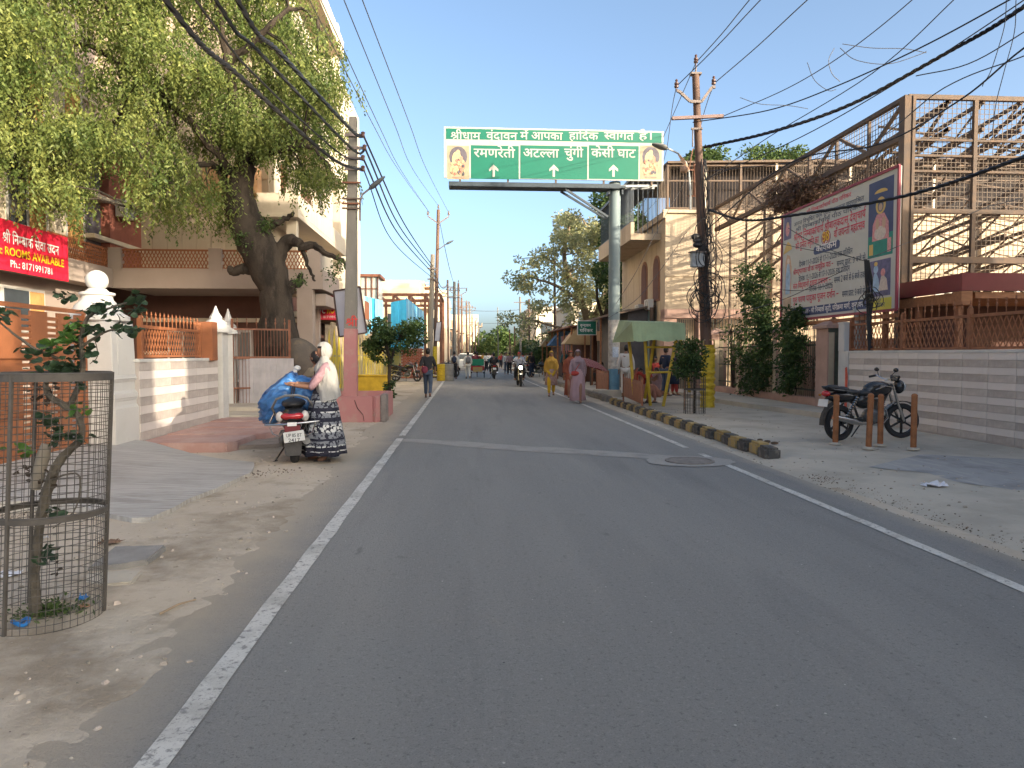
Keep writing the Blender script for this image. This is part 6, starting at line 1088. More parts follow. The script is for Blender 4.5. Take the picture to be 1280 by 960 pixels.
# right rusty pole
PR = gp(885.5, 511); rp = thing('electric_pole', 'rusty tubular pole with V arm and cross arm, wrapped yellow at the foot', 'electric pole', PR); YP_ = PR.y
T0 = at(885.5, 500, YP_); T1 = at(869.5, 94, YP_); dP = T1 - T0
def onp(y): t = (500 - y) / (500 - 94); return T0 + dP * t
g = MB(); g.tube([PR, onp(330)], [.155, .14], 14); g.tube([onp(330), onp(205)], [.125, .12], 14); g.tube([onp(205), onp(94)], [.105, .095], 14); obj('pole', g, m_rpole, rp, world=True, smooth=1)
g = MB(); m_yw = layered('yellow_wrap', (.56, .40, .03), [((.33, .23, .03), 9, .5, .62, .7, (1, 1, 2.5)), ((.62, .52, .16), 5, .58, .7, .6, None)], rough=.5, bump=1.0, bscale=14)
prof = [(.19 + .018 * math.sin(k * 1.9) + .012 * math.sin(k * 4.1), k * .058) for k in range(31)]; g.lathe(prof, (PR.x - .03, PR.y, .02), 20); obj('plastic_wrap', g, m_yw, rp, world=True, smooth=1)
g = MB(); z_ = at(884, 425, YP_).z
for a, b in (((-.2, -.12), (.1, -.12)), ((-.2, .12), (.1, .12))): g.bar((PR.x + a[0], PR.y + a[1], z_), (PR.x + b[0], PR.y + b[1], z_), .03)
g.bar((PR.x - .2, PR.y - .12, z_ - .25), (PR.x - .2, PR.y - .12, z_), .03); g.bar((PR.x + .1, PR.y - .12, z_ - .25), (PR.x + .1, PR.y - .12, z_), .03); obj('bracket', g, my, rp, world=True)
g = MB(); q = onp(94); g.b2((q.x - .14, q.y - .1, q.z), (q.x + .14, q.y + .1, q.z + .05)); g.tube([(q.x, q.y, q.z), (q.x + .01, q.y, q.z + .25)], .022, 6); obj('top_cap', g, m_arm, rp, world=True)
vl = [at(x, y, YP_ - .15) for x, y in ((846, 113), (850, 115), (863, 127), (877, 127), (890, 109), (894, 109))]
g = MB()
for i in range(5): g.bar(vl[i], vl[i + 1], .06, .07)
obj('v_arm', g, m_arm, rp, world=True)
for x, y in ((845.5, 113), (892, 109), (869.8, 82)):
    q = at(x, y, YP_ - .15 if y > 90 else YP_); g = MB(); insulator(g, q, 1.15); obj('insulator', g, m_ins, rp, world=True, smooth=1)
g = MB(); a = at(840, 148, YP_ - .14); b = at(904, 145, YP_ - .14); g.bar(a, b, .09, .08); obj('cross_arm', g, mat('arm_brown', (.19, .13, .12), .7, .2), rp, world=True)
g = MB(); a = at(866, 160, YP_ - .2); g.tube([a, a - Vector((0, 0, .5))], .02, 6); g.bar(at(864, 161, YP_ - .2), at(878, 161, YP_ - .2), .05); obj('stay_fitting', g, m_arm, rp, world=True)
# junction box and mass of fittings
g = MB(); a = at(864, 316, YP_ - .2); b = at(879, 334, YP_ - .2); g.b2((a.x, YP_ - .32, b.z), (b.x, YP_ - .1, a.z)); obj('junction_box', g, mat('box_grey', (.26, .28, .30), .6, .15), rp, world=True, bevel=.01)
g = MB(); g.b2((a.x - .05, YP_ - .36, a.z), (b.x + .03, YP_ - .08, a.z + .03)); obj('box_lid', g, m_arm, rp, world=True)
g = MB()
for k in range(5): q = at(874 + rnd.uniform(-4, 6), 296 + k * 5, YP_ - .16); g.ell(q, (.14, .1, .09), 9, 6)
obj('cable_joint', g, m_cable, rp, world=True, smooth=1)
# tangle of cable coils on the pole
def loopy(c, r, tilt, n=26, jit=.1, sq=1.3): 
    M_ = Matrix.Rotation(tilt, 3, 'Z') @ Matrix.Rotation(rnd.uniform(-.4, .4), 3, 'Y'); return [Vector(c) + M_ @ Vector((r * math.cos(a) * (1 + jit * math.sin(a * 3 + tilt * 5)), .05 * math.sin(a * 2), r * sq * math.sin(a))) for a in [2 * pi * k / n for k in range(n)]]
g = MB()
for k in range(13):
    c = at(883 + rnd.uniform(-10, 12), rnd.uniform(345, 385), YP_ - .25 - .02 * k); g.tube(loopy(c, rnd.uniform(.16, .36), rnd.uniform(-.5, .5)), .012, 5, closed=True)
for k in range(7):
    c = at(885 + rnd.uniform(-8, 12), rnd.uniform(280, 345), YP_ - .25 - .02 * k); g.tube(loopy(c, rnd.uniform(.14, .3), rnd.uniform(-.6, .6), sq=1.8), .011, 5, closed=True)
for k in range(10):
    pts = []; x = rnd.uniform(-.16, .16)
    for j in range(14): zz = 1.5 + (443 - (200 + j * 16)) * YP_ / 900; q = onp(min(499, 200 + j * 16)); pts.append((q.x + x + .05 * math.sin(j * .9 + k), YP_ - .17 - .01 * k, q.z))
    g.tube(pts[:rnd.randint(7, 14)], .010, 5)
coil = obj('cable_coils', g, m_cable, rp, world=True, kind='stuff')
# right street lamp arm
rl = thing('street_lamp', 'grey street lamp on a long curved arm in front of the green road sign', 'street lamp', (at(863, 262, 19.9).x, 19.9, at(863, 262, 19.9).z)); g = MB(); pts = [at(x, y, 19.85) for x, y in ((863, 262), (863, 240), (861, 214), (857, 203), (848, 192), (838, 187), (832, 185))]; g.tube(pts, .028, 8); obj('arm', g, mat('galv', (0, 0, 0)), rl, world=True, smooth=1)
g = MB(); g.tube([at(868, 245, 19.9), at(868, 205, 19.9)], .03, 8); g.bar(at(860, 212, 19.9), at(880, 214, 19.9), .04); g.bar(at(860, 245, 19.9), at(882, 245, 19.9), .04); g.bar(at(861, 214, 19.9), at(866, 186, 19.9), .02); obj('bracket', g, m_rust, rl, world=True)
lamp_head(rl, at(834, 185.5, 19.85), at(815, 180, 19.85), .26, m_=mat('lamp_grey', (.20, .20, .19), .5, .15))
g = MB(); g.ell(at(855, 212, 19.8), (.12, .12, .1), 10, 6); c_ = at(847, 193, 19.8); g.quad(c_, c_ + Vector((.18, 0, -.1)), c_ + Vector((.35, 0, -.42)), c_ + Vector((.22, 0, -.4))); obj('rag', g, mat('rag_tan', (.42, .26, .17), .9, .3, 8), rl, world=True)
# distant poles
def far_pole(xt, yt, xb, Y, w0, w1, m_, lb, arms=(), grp=None, wrap=None):
    a = at(xt, yt, Y); b = at(xb, 480, Y); t = thing('electric_pole', lb, 'electric pole', (b.x, Y, 0), group=grp)
    g = MB(); g.tube([(b.x, Y, -.05), a], [w0 / 2, w1 / 2], 8); obj('pole', g, m_, t, world=True, smooth=1)
    for (dz, L_, kind) in arms:
        g = MB(); c = Vector((a.x, Y - w1 / 2 - .03, a.z - dz))
        if kind == 'v': g.bar(c, c + Vector((L_ / 2, 0, .45)), .07); g.bar(c, c + Vector((-L_ / 2, 0, .45)), .07); insulator(g, c + Vector((L_ / 2, 0, .45)), 1.4); insulator(g, c + Vector((-L_ / 2, 0, .45)), 1.4); insulator(g, Vector((a.x, Y, a.z)), 1.3)
        else: g.bar(c - Vector((L_ / 2, 0, 0)), c + Vector((L_ / 2, 0, 0)), .07)
        obj('cross_arm', g, m_arm, t, world=True)
    if wrap:
        g = MB(); g.tube([(b.x, Y, .1), (b.x, Y, wrap)], w0 / 2 + .05, 10); obj('plastic_wrap', g, m_yw, t, world=True)
    return t
far_pole(548, 262, 543, 46, .26, .20, m_rpole, 'leaning rusty pole with V arm beyond the walking man', [(.9, 1.3, 'v')], wrap=2.0)
lf_ = thing('street_lamp', 'small street lamp on a slanting arm near the top of the leaning rusty pole', 'street lamp', at(549, 311, 45.8)); g = MB(); g.tube([at(548, 312, 45.8), at(558, 305, 45.6)], .03, 6); obj('arm', g, m_arm, lf_, world=True); lamp_head(lf_, at(558, 305, 45.6), at(567, 300.5, 45.6), .25)
far_pole(541, 318, 536.5, 41, .34, .24, m_cpole, 'concrete pole just left of the leaning rusty pole', [(.8, .6, 'h'), (1.4, .6, 'h')])
far_pole(559.5, 350, 561, 62, .2, .16, m_rpole, 'slim rusty pole right of the leaning pole', [(.6, .9, 'h'), (1.4, .9, 'h')])
far_pole(568, 352, 567.5, 58, .32, .22, m_cpole, 'short concrete pole above the backpack walkers', [(.7, .9, 'h'), (1.3, .9, 'h')])
for i, (x, yt, Y, m_) in enumerate(((573, 354, 72, m_rpole), (577, 372, 84, m_rpole), (583, 378, 96, m_rpole), (587, 380, 104, m_cpole), (590, 394, 118, m_rpole), (594, 402, 130, m_rpole), (598, 404, 150, m_cpole))):
    far_pole(x, yt, x + .5, Y, .28, .2, m_, 'thin pole in the far left row, %s from the near end' % ['first', 'second', 'third', 'fourth', 'fifth', 'sixth', 'seventh'][i], [(.5, 1.8, 'h'), (1.3, 1.6, 'v')], 'far poles on the left of the street')
for i, (x, yt, Y, m_) in enumerate(((693, 322, 52, m_rpole), (650, 371, 64, m_cpole), (661, 374, 70, m_rpole), (637, 412, 92, m_rpole), (643, 408, 84, m_rpole), (622, 384, 140, m_cpole))):
    far_pole(x, yt, x + 1, Y, .22, .16, m_, ['tall thin rusty pole in front of the pale tree', 'dark pole left of the pale tree, with short arm', 'slim pole with cross arm just right of the dark pole', 'short reddish pole left of the dark hedge', 'short reddish pole beside the dark hedge', 'faint far pole above the end of the road'][i], [(.5, 1.1, 'h')] if i in (1, 2) else [], wrap=None)
# blank tilted boards
def quad_board(lb, P4, Y, m_face, post=None):
    P = [at(x, y, Y + dy) for (x, y), dy in P4]; c = P[3]; t = thing('signboard', lb, 'signboard', (c.x, c.y, c.z)); n = Vector((0, .04, 0)); g = MB(); g.add(P + [p + n for p in P], [(0, 1, 2, 3), (7, 6, 5, 4), (0, 4, 5, 1), (1, 5, 6, 2), (2, 6, 7, 3), (3, 7, 4, 0)]); obj('panel', g, m_face, t, world=True)
    g = MB()
    for i in range(4): g.bar(P[i] - Vector((0, .012, 0)), P[(i + 1) % 4] - Vector((0, .012, 0)), .035, .035)
    obj('frame', g, mat('frame_dark', (.07, .04, .035), .6, .2), t, world=True); return t
m_bb = mat('board_back', (.46, .45, .50), .6, .1, 2)
quad_board('tilted blank white signboard with dark frame hung behind the concrete pole', [((417, 364), 0), ((450, 358.5), 0), ((458.5, 416), 0), ((424, 421), 0)], 17.35, m_bb)
quad_board('small blank white board on the leaning rusty pole', [((545.5, 403), 0), ((552, 402), 0), ((549.5, 427), 0), ((543, 426), 0)], 45.5, m_bb)

# ================================================================= WIRES
def wire(pts, r, m_, lb, grp, n=26, sag=0, cat='cable', name='overhead_wire', twist=0):
    pts = [Vector(p) for p in pts]; out = []; r *= 1.25
    if len(pts) == 2:
        for i in range(n + 1): t = i / n; p = pts[0].lerp(pts[1], t); p.z -= sag * 4 * t * (1 - t); out.append(p)
    else:   # catmull-rom
        Q = [pts[0] * 2 - pts[1]] + pts + [pts[-1] * 2 - pts[-2]]
        for s_ in range(len(pts) - 1):
            p0, p1, p2_, p3 = Q[s_:s_ + 4]; k = max(4, n // (len(pts) - 1))
            for i in range(k + (s_ == len(pts) - 2)):
                t = i / k; out.append(.5 * ((2 * p1) + (p2_ - p0) * t + (2 * p0 - 5 * p1 + 4 * p2_ - p3) * t * t + (3 * p1 - p0 - 3 * p2_ + p3) * t ** 3))
    g = MB()
    if twist:
        for q in range(3):
            L_ = []; acc = 0; fine = []
            for i in range(len(out) - 1):
                for j in range(3): fine.append(out[i].lerp(out[i + 1], j / 3))
            for i, p in enumerate(fine): a = i * .8 + q * 2.1; L_.append(p + Vector((math.cos(a), 0, math.sin(a))) * r * .55)
            g.tube(L_, r * .6, 4)
    else: g.tube(out, r, 5)
    o = obj(name, g, m_, loc=tuple(pts[0]), world=True); return tag(o, lb, cat, grp)
G1 = 'thick black cables on the left pole'; G2 = 'thin wires over the left verge'; G3 = 'wires over the right verge'
e = ends
wire([at(300, -60, 7.0) + Vector((-.1, -6, .6)), at(297, 0, 9.2), at(353, 69, 11.4), at(440, 163, 16.2), e[0]], .028, m_cable, 'topmost thick twisted black cable crossing the big tree to the left pole', G1, 40, twist=1)
wire([at(268, -60, 7.0) + Vector((-.1, -6, .5)), at(270, 0, 9.0), at(326, 67, 11.0), at(440, 186, 16.2), e[1]], .022, m_cable, 'second thick black cable crossing the big tree to the left pole', G1, 40, twist=1)
wire([at(200, -60, 6.2) + Vector((-.1, -6, .5)), at(207, 0, 7.8), at(305, 100, 10.5), at(415, 198, 15.4), e[3]], .028, m_cable, 'lowest thick black cable crossing the big tree to the left pole', G1, 40, twist=1)
wire([at(240, 0, 8.4) + Vector((-.4, -7, 1)), at(245, 0, 8.8), at(330, 105, 11.5), at(425, 192, 15.8), e[2]], .014, m_cable, 'thin black cable between the thick ones over the big tree', G1, 36)
tgt = [at(541, 333, 41), at(541, 337, 41), at(541, 342, 41), at(541, 348, 41)]
mids = [at(505, 279, 27), at(500, 284, 27), at(497, 291, 26.5), at(492, 303, 26)]
for i in range(4):
    wire([e[i], mids[i], tgt[i]], .018 if i < 3 else .012, m_cable, ['topmost', 'second', 'third', 'lowest'][i] + ' black cable sagging from the left concrete pole to the next pole', G1, 24)
pt_ = [at(537, 266, 46), at(547, 256, 46), at(562, 268, 46), at(548, 262, 46)]
for i, ((x0, y0, x1, y1), k) in enumerate((((387, 0, 466, 155), 0), ((401, 0, 475, 160), 0), ((430, 0, 493, 155), 1), ((453, 0, 512, 155), 2))):
    wire([at(x0, y0, 13.5) * 1.0 + (at(x0, y0, 13.5) - at(x1, y1, 21)) * .9, at(x0, y0, 13.5), at(x1, y1, 21), at(x1 + (pt_[k].x * 0) + 30, y1 + 55, 29) if i > 5 else at((x1 + [537, 537, 547, 562][i]) / 2 - 4, (y1 + 262) / 2 + 3, 29.5), pt_[k]], .0085, m_wire, ['leftmost', 'second', 'third', 'rightmost'][i] + ' of four thin wires rising from the leaning rusty pole', G2, 30)
for i in range(3):
    wire([at(541, 330 + i * 6, 41), at(560, 352 + i * 5, 58)], .02, m_cable, 'black cable between the far poles, ' + ['upper', 'middle', 'lower'][i] + ' one', 'cables between the far left poles', 12, sag=.9)
    wire([at(548, 268, 46), at(568 + i, 356 + 3 * i, 72)], .012, m_wire, 'thin wire from the leaning rusty pole to the far row, ' + ['upper', 'middle', 'lower'][i] + ' one', 'cables between the far left poles', 12, sag=.5)
wire([at(560, 385, 62), at(650, 387, 64)], .014, m_wire, 'upper thin wire crossing high over the far road', 'far crossing wires', 12, sag=.2); wire([at(578, 403, 84), at(661, 402, 80)], .014, m_wire, 'lower thin wire crossing high over the far road', 'far crossing wires', 12, sag=.15)
# right side
insT = [at(870, 78, YP_), at(845.5, 108, YP_), at(893, 104, YP_)]
for i, (x0, x1) in enumerate(((945, 0), (960, 0), (1020, 0))):
    s_ = [insT[0], insT[1], insT[2]][i]; d = at(x0, -10, 15.5 if i < 2 else 14.5)
    wire([s_, s_.lerp(d, .5) - Vector((0, 0, .04)), d, d + (d - s_) * 1.2], .010, m_wire, ['left one of three', 'middle one of three', 'right one of three'][i] + ' thin wires from the rusty right pole top to the viewer', G3, 20)
for i, (x, y) in enumerate(((800, 240), (815, 235), (838, 232))):
    s_ = insT[i % 3]; wire([s_, at(x, y, 31), at(760 - i * 16, 340, 52)], .009, m_wire, ['first', 'second', 'third'][i] + ' thin wire running from the rusty right pole down behind the green sign', G3, 20)
wire([at(880, 184, YP_), at(960, 166, 17.6), at(1060, 132, 15.2), at(1180, 68, 13.0), at(1280, 8, 11.8), at(1500, -160, 9)], .03, m_cable, 'heaviest twisted black cable climbing from the rusty pole to the top right', G3, 50, twist=1)
wire([at(885, 262, YP_ - .2), at(930, 275, 18.6), at(985, 270, 17.0), at(1130, 245, 13.8), at(1280, 196, 11.0), at(1500, 110, 8)], .026, m_cable, 'twisted black cable passing low in front of the festival billboard', G3, 50, twist=1)
wire([at(866, 153, YP_), at(960, 138, 17.8), at(1040, 110, 16), at(1150, 60, 13.4), at(1280, -10, 11.6)], .012, m_cable, 'thin black cable just above the heaviest cable at upper right', G3, 36)
wire([at(900, 147, YP_), at(985, 110, 17.5), at(1060, 64, 15.5), at(1140, 0, 13.8), at(1200, -60, 12.5)], .009, m_wire, 'thin wire from the cross arm of the rusty pole to the top edge', G3, 30)
wire([at(875, 230, YP_), at(960, 172, 18), at(1090, 92, 15), at(1192, 0, 13), at(1250, -60, 12)], .009, m_wire, 'thin straight wire below the cross arm climbing steeply to the top edge', G3, 30)
wire([at(880, 225, YP_), at(1000, 172, 17), at(1130, 98, 14.5), at(1280, 0, 12), at(1400, -90, 10)], .010, m_wire, 'thin wire under the heaviest cable at upper right', G3, 30)
wire([at(880, 290, YP_), at(985, 205, 17), at(1100, 180, 14.5), at(1200, 125, 12.4), at(1280, 60, 11.2), at(1400, -20, 9.8)], .013, m_cable, 'black cable crossing the steel cage corner toward the right edge', G3, 36)
wire([at(880, 215, YP_), at(1060, 190, 15.5), at(1180, 110, 13), at(1280, 70, 11.5), at(1400, 20, 10)], .009, m_wire, 'thin wire over the sloping edge of the steel cage', G3, 36)
wire([at(1145, 95, 13.6), at(1210, 80, 12.6), at(1280, 40, 11.6), at(1400, -40, 10)], .009, m_wire, 'short thin wire above the steel cage near the right edge', G3, 20)
# loose thin wires hanging in the air
def curl(P, Y, lb): wire([at(x, y, Y) for x, y in P], .006, m_wire, lb, 'loose curls of thin wire in the air', 34)
curl(((1009, 78), (1018, 100), (1035, 113), (1045, 112)), 16, 'small loose curl of wire hanging left of the long loops')
curl(((1043, 60), (1036, 75), (1040, 92), (1050, 102)), 15.5, 'loose curl of wire hanging from the upper wire')
curl(((1050, 60), (1070, 75), (1110, 80), (1150, 68), (1158, 64)), 14.5, 'long shallow loop of loose wire at upper right')
curl(((1053, 55), (1090, 60), (1130, 61), (1158, 66)), 14.4, 'straighter loose wire above the shallow loop')
curl(((925, 122), (950, 130), (985, 132), (1010, 136)), 17, 'loose thin wire just right of the rusty pole top')
curl(((1258, 0), (1256, 30), (1248, 60), (1238, 90), (1230, 103), (1228, 108)), 12, 'loose wire dangling down near the right edge')
curl(((1270, 0), (1268, 40), (1255, 90), (1245, 130), (1240, 170)), 12, 'second loose wire dangling near the right edge')
curl(((870, 190), (868, 200), (852, 235), (836, 262), (815, 300), (795, 340), (770, 380)), 19.6, 'black cable dropping from the rusty pole past the arched windows')
curl(((858, 290), (845, 310), (820, 345), (795, 375), (760, 398)), 19.6, 'lower black cable dropping toward the green pole')
curl(((885, 275), (895, 310), (893, 325), (880, 335)), 19.7, 'loop of cable hanging on the right of the rusty pole')
curl(((890, 290), (910, 318), (935, 328), (955, 326), (965, 320)), 19.4, 'thick loop of cable drooping right of the rusty pole')
curl(((890, 313), (905, 330), (925, 345), (945, 355), (975, 362), (1010, 362), (1050, 350), (1078, 326)), 17.5, 'black cable drooping from the rusty pole to the cable bunch')
curl(((895, 400), (935, 388), (985, 372), (1040, 345), (1080, 326)), 17, 'grey service cable rising to the cable bunch before the billboard')
curl(((1081, 325), (1130, 305), (1170, 290), (1225, 262), (1280, 247), (1400, 215)), 13.6, 'black service cable from the cable bunch to the right edge')
curl(((985, 285), (1010, 300), (1045, 315), (1080, 326)), 15.5, 'thin wire falling across the upper part of the billboard')
curl(((965, 302), (1010, 312), (1050, 318), (1080, 326)), 15.5, 'thin wire falling across the middle of the billboard')
cb2 = thing('cable_bunch', 'bunch of black cables hanging down with coils beside the billboard and drain pipe', 'cable bunch', at(1086, 440, 14.9))
g = MB()
for k in range(5): x = 1081 + k * 1.2; g.tube([at(x, 325, 14.9 - .02 * k), at(x + 1 + k * .9, 350, 14.9 - .02 * k), at(x + 3 + (k % 2) * 4, 375, 14.9), at(x + 3, 400, 14.9), at(x + 5, 440, 14.9)], .016, 6)
for k in range(6): c = at(1088 + rnd.uniform(-6, 10), 372 + rnd.uniform(-8, 10), 14.8); g.tube(loopy(c, rnd.uniform(.12, .26), rnd.uniform(-.5, .5), sq=.9), .009, 5, closed=True)
obj('cables', g, m_cable, cb2, world=True, kind='stuff')
g = MB(); a = at(1087, 440, 14.95); g.tube([(a.x, a.y, 1.6), at(1082, 324, 14.95)], .03, 8); obj('post', g, m_steel, cb2, world=True)

# ================================================================= TREES AND PLANTS
import numpy as np
rs = np.random.RandomState(5)
def leafmat(name, c1, c2, trans=.35):
    return mat(name, c1, .55, scale=1.1, bump=0, col2=c2, mix=(.35, .65), island=.35, trans=trans, spec=.3)
m_lneem = leafmat('leaf_yellow_green', (.075, .125, .032), (.215, .25, .07), .38)
m_ldark = leafmat('leaf_dark', (.03, .065, .02), (.065, .11, .03), .25)
m_lmid = leafmat('leaf_mid', (.05, .09, .025), (.09, .14, .04), .3)
m_lpale = leafmat('leaf_pale', (.30, .33, .16), (.46, .45, .25), .45)
m_lbr = leafmat('leaf_dry', (.10, .06, .04), (.17, .11, .07), .2)
m_bark = layered('bark', (.05, .039, .03), [((.02, .016, .013), 3, .45, .6, .9, (1, 1, .25)), ((.09, .07, .055), 7, .55, .7, .6, (1, 1, .3))], rough=.95, bump=1.6, bscale=7)
m_bark2 = mat('bark_pale', (.22, .17, .12), .9, .25, 6, .4)
def leaves(name, P, D, L, W, mt, parent, kind='stuff', fold=0):
    """diamond leaf faces at world points P, pointing along D"""
    P = np.asarray(P, float); D = np.asarray(D, float); n = len(P); D /= np.linalg.norm(D, axis=1)[:, None] + 1e-9
    Rr = rs.normal(size=(n, 3)); Sd = np.cross(D, Rr); Sd /= np.linalg.norm(Sd, axis=1)[:, None] + 1e-9
    L = (L * (0.65 + .7 * rs.rand(n)))[:, None]; W = (W * (0.65 + .7 * rs.rand(n)))[:, None]
    V = np.stack([P, P + D * L * .5 + Sd * W * .5, P + D * L, P + D * L * .5 - Sd * W * .5], 1).reshape(-1, 3)
    sh = np.array(wloc(parent)) if parent is not None else np.zeros(3)
    me = bpy.data.meshes.new(name); me.vertices.add(4 * n); me.vertices.foreach_set('co', (V - sh).ravel()); me.loops.add(4 * n); me.loops.foreach_set('vertex_index', np.arange(4 * n)); me.polygons.add(n); me.polygons.foreach_set('loop_start', np.arange(0, 4 * n, 4)); me.polygons.foreach_set('loop_total', np.full(n, 4)); me.update(calc_edges=True)
    me.materials.append(mt); o = bpy.data.objects.new(name, me); COL.objects.link(o); o.parent = parent
    if kind: o['kind'] = kind
    return o
def limb(mb, pts, r0, r1, n=8, wob=.03):
    pts = [Vector(p) for p in pts]; Q = [pts[0] * 2 - pts[1]] + pts + [pts[-1] * 2 - pts[-2]]; out = []
    for s_ in range(len(pts) - 1):
        p0, p1, p2_, p3 = Q[s_:s_ + 4]
        for i in range(4 + (s_ == len(pts) - 2)):
            t = i / 4; out.append(.5 * ((2 * p1) + (p2_ - p0) * t + (2 * p0 - 5 * p1 + 4 * p2_ - p3) * t * t + (3 * p1 - p0 - 3 * p2_ + p3) * t ** 3) + Vector([rnd.uniform(-wob, wob) for _ in range(3)]))
    if isinstance(r0, list):
        k = len(out); rr = [np.interp(i / (k - 1) * (len(r0) - 1), range(len(r0)), r0) for i in range(k)]
    else: k = len(out); rr = [r0 + (r1 - r0) * i / (k - 1) for i in range(k)]
    rr = [float(a) * (1 + rnd.uniform(-.06, .06)) for a in rr]
    mb.tube(out, rr, n); return out
def inpoly(x, y, P):
    c = False; n = len(P)
    for i in range(n):
        x1, y1 = P[i]; x2, y2 = P[(i + 1) % n]
        if (y1 > y) != (y2 > y) and x < (x2 - x1) * (y - y1) / (y2 - y1) + x1: c = not c
    return c
# ---------------- the big drooping tree
TY = 19.6
bt_ = thing('big_tree', 'big old drooping tree with gnarled trunk in front of the lodging house', 'tree', gp(345, 511))
g = MB(); T = lambda x, y, d=0: at(x, y, TY + d)
tr = limb(g, [T(350, 516), T(349, 450), T(347, 405), T(344, 362), T(332, 328), T(316, 296), T(303, 268), T(300, 240), T(308, 205)], [1.05, .66, .46, .42, .52, .50, .46, .34, .26], .2, 16, .02)
limb(g, [T(338, 345), T(322, 338), T(306, 336), T(292, 340), T(288, 335)], [.22, .16, .15, .11, .09], 0, 10)
limb(g, [T(340, 335), T(352, 312), T(362, 300), T(376, 306, -.2)], [.24, .2, .18, .12], 0, 10)
limb(g, [T(372, 308, -.1), T(392, 307), T(410, 318), T(428, 326), T(432, 336)], [.12, .1, .07, .05, .03], 0, 7)
limb(g, [T(378, 312), T(384, 330), T(391, 345), T(394, 352)], [.07, .05, .04, .02], 0, 6)
limb(g, [T(352, 372), T(364, 358), T(374, 352), T(376, 342)], [.2, .13, .1, .06], 0, 9)
limb(g, [T(326, 292), T(340, 281), T(356, 274), T(367, 266)], [.12, .1, .08, .05], 0, 8)
limb(g, [T(300, 268), T(288, 250), T(280, 230), T(282, 215), T(272, 214)], [.18, .13, .1, .08, .05], 0, 8)
# root bulge, brown and rounded, right of the trunk
g.ell(gp(378, 512) + Vector((0, .3, .55)), (.62, .7, .9), 16, 10)
trunk = obj('trunk', g, m_bark, bt_, world=True, smooth=1)
g = MB(); M_ = Matrix.Rotation(.35, 3, 'Y'); g.ell(at(380, 456, 19.1), (.52, .5, .75), 18, 12, M_=Matrix.Rotation(-.5, 3, 'Y')); bul = obj('root_bulge', g, layered('bulge', (.13, .105, .085), [((.08, .07, .06), 1.5, .4, .65, .8, None), ((.20, .15, .10), 2.5, .55, .7, .6, None)], rough=.9, bump=.6, bscale=14), bt_, world=True, smooth=2)
# scaffold limbs into the crown
g = MB(); nodes = []
scaff = [([T(305, 215), T(300, 150, -.5), T(285, 80, -1), T(270, 0, -1.4), T(255, -80, -1.5)], .17, .05), ([T(306, 220), T(330, 160, .5), T(350, 100, .8), T(362, 40, 1), T(355, -40, 1)], .15, .04),
         ([T(300, 225), T(262, 180, -1), T(215, 130, -.8), T(165, 90, -1.4), T(110, 60, -1.9), T(40, 30, -2.3)], .12, .03), ([T(282, 215), T(255, 205, -.8), T(226, 222, -1.6), T(195, 240, -2.0), T(178, 262, -2.2)], .09, .03),
         ([T(300, 150, -.5), T(230, 80, -1), T(160, 30, -1.7), T(90, -20, -2.4)], .09, .03), ([T(310, 200), T(345, 190, -.6), T(380, 180, -1), T(405, 200, -1.2)], .12, .03), ([T(215, 130, -.8), T(150, 150, -1.4), T(90, 190, -2), T(40, 190, -2.5)], .1, .03), ([T(285, 80, -1), T(330, 40, -1.5), T(370, 10, -1.5), T(395, 25, -1.5)], .1, .02)]
for P_, r0, r1 in scaff:
    out = limb(g, P_, r0, r1, 7, .05); nodes += out[2:]
REG = [(-120, -60), (375, -60), (380, 20), (398, 60), (410, 90), (420, 112), (424, 170), (428, 235), (416, 268), (390, 268), (360, 232), (330, 205), (322, 255), (305, 212), (292, 300), (262, 296), (244, 232), (222, 228), (218, 312), (180, 312), (172, 218), (140, 208), (125, 228), (96, 232), (88, 278), (58, 284), (48, 232), (-30, 222), (-120, 230)]
cl = []
tries = 0
while len(cl) < 370 and tries < 16000:
    tries += 1
    x = rnd.uniform(-120, 425); y = rnd.uniform(-60, 300)
    if not inpoly(x, y, REG): continue
    frac = min(1, max(0, (300 - x) / 350)); Yc = rnd.uniform(17.9 - 4.4 * frac, 21.2 - 3.2 * frac)
    if x > 290 and y > 200: Yc = rnd.uniform(18.6, 20.2)
    c = at(x, y - (14 if y < 190 else 30), Yc)
    if mn.noise(c * .55 + Vector((3, 1, 7))) < (-.16 if x < 290 else -.4): continue
    if all((c - q).length > .40 for q in cl): cl.append(c)
PP = []; DD = []
tw = MB()
for c in cl:
    nd = min(nodes, key=lambda q: (q - c).length)
    if (nd - c).length < 3.2: m_ = nd.lerp(c, .5) + Vector((0, 0, .15)); tw.tube([nd, m_, c], [.03, .02, .01], 4)
    R_ = rnd.uniform(.34, .66); ns = int(46 * (R_ / .6) ** 2)
    for _ in range(ns):
        a = rnd.random() * 2 * pi; rr = R_ * math.sqrt(rnd.random()); st = c + Vector((rr * math.cos(a), rr * math.sin(a), rnd.uniform(-.2, .35)))
        L_ = rnd.uniform(.3, .85); out = Vector((math.cos(a), math.sin(a), 0)) * rnd.uniform(.05, .3)
        k = int(L_ / .044)
        for j in range(k):
            t = j / k; p = st + out * (t ** .6) + Vector((0, 0, -L_ * t ** 1.3)); s_ = 1 if j % 2 else -1
            PP.append((p.x + rnd.gauss(0, .02), p.y + rnd.gauss(0, .02), p.z)); DD.append((s_ * math.cos(a + 1.57) * .7 + rnd.gauss(0, .4), s_ * math.sin(a + 1.57) * .7 + rnd.gauss(0, .4), -.8))
obj('branches', g, m_bark, bt_, world=True, smooth=1)
obj('twigs', tw, m_bark, bt_, world=True, kind='stuff')
leaves('crown', PP, DD, .10, .042, m_lneem, bt_)
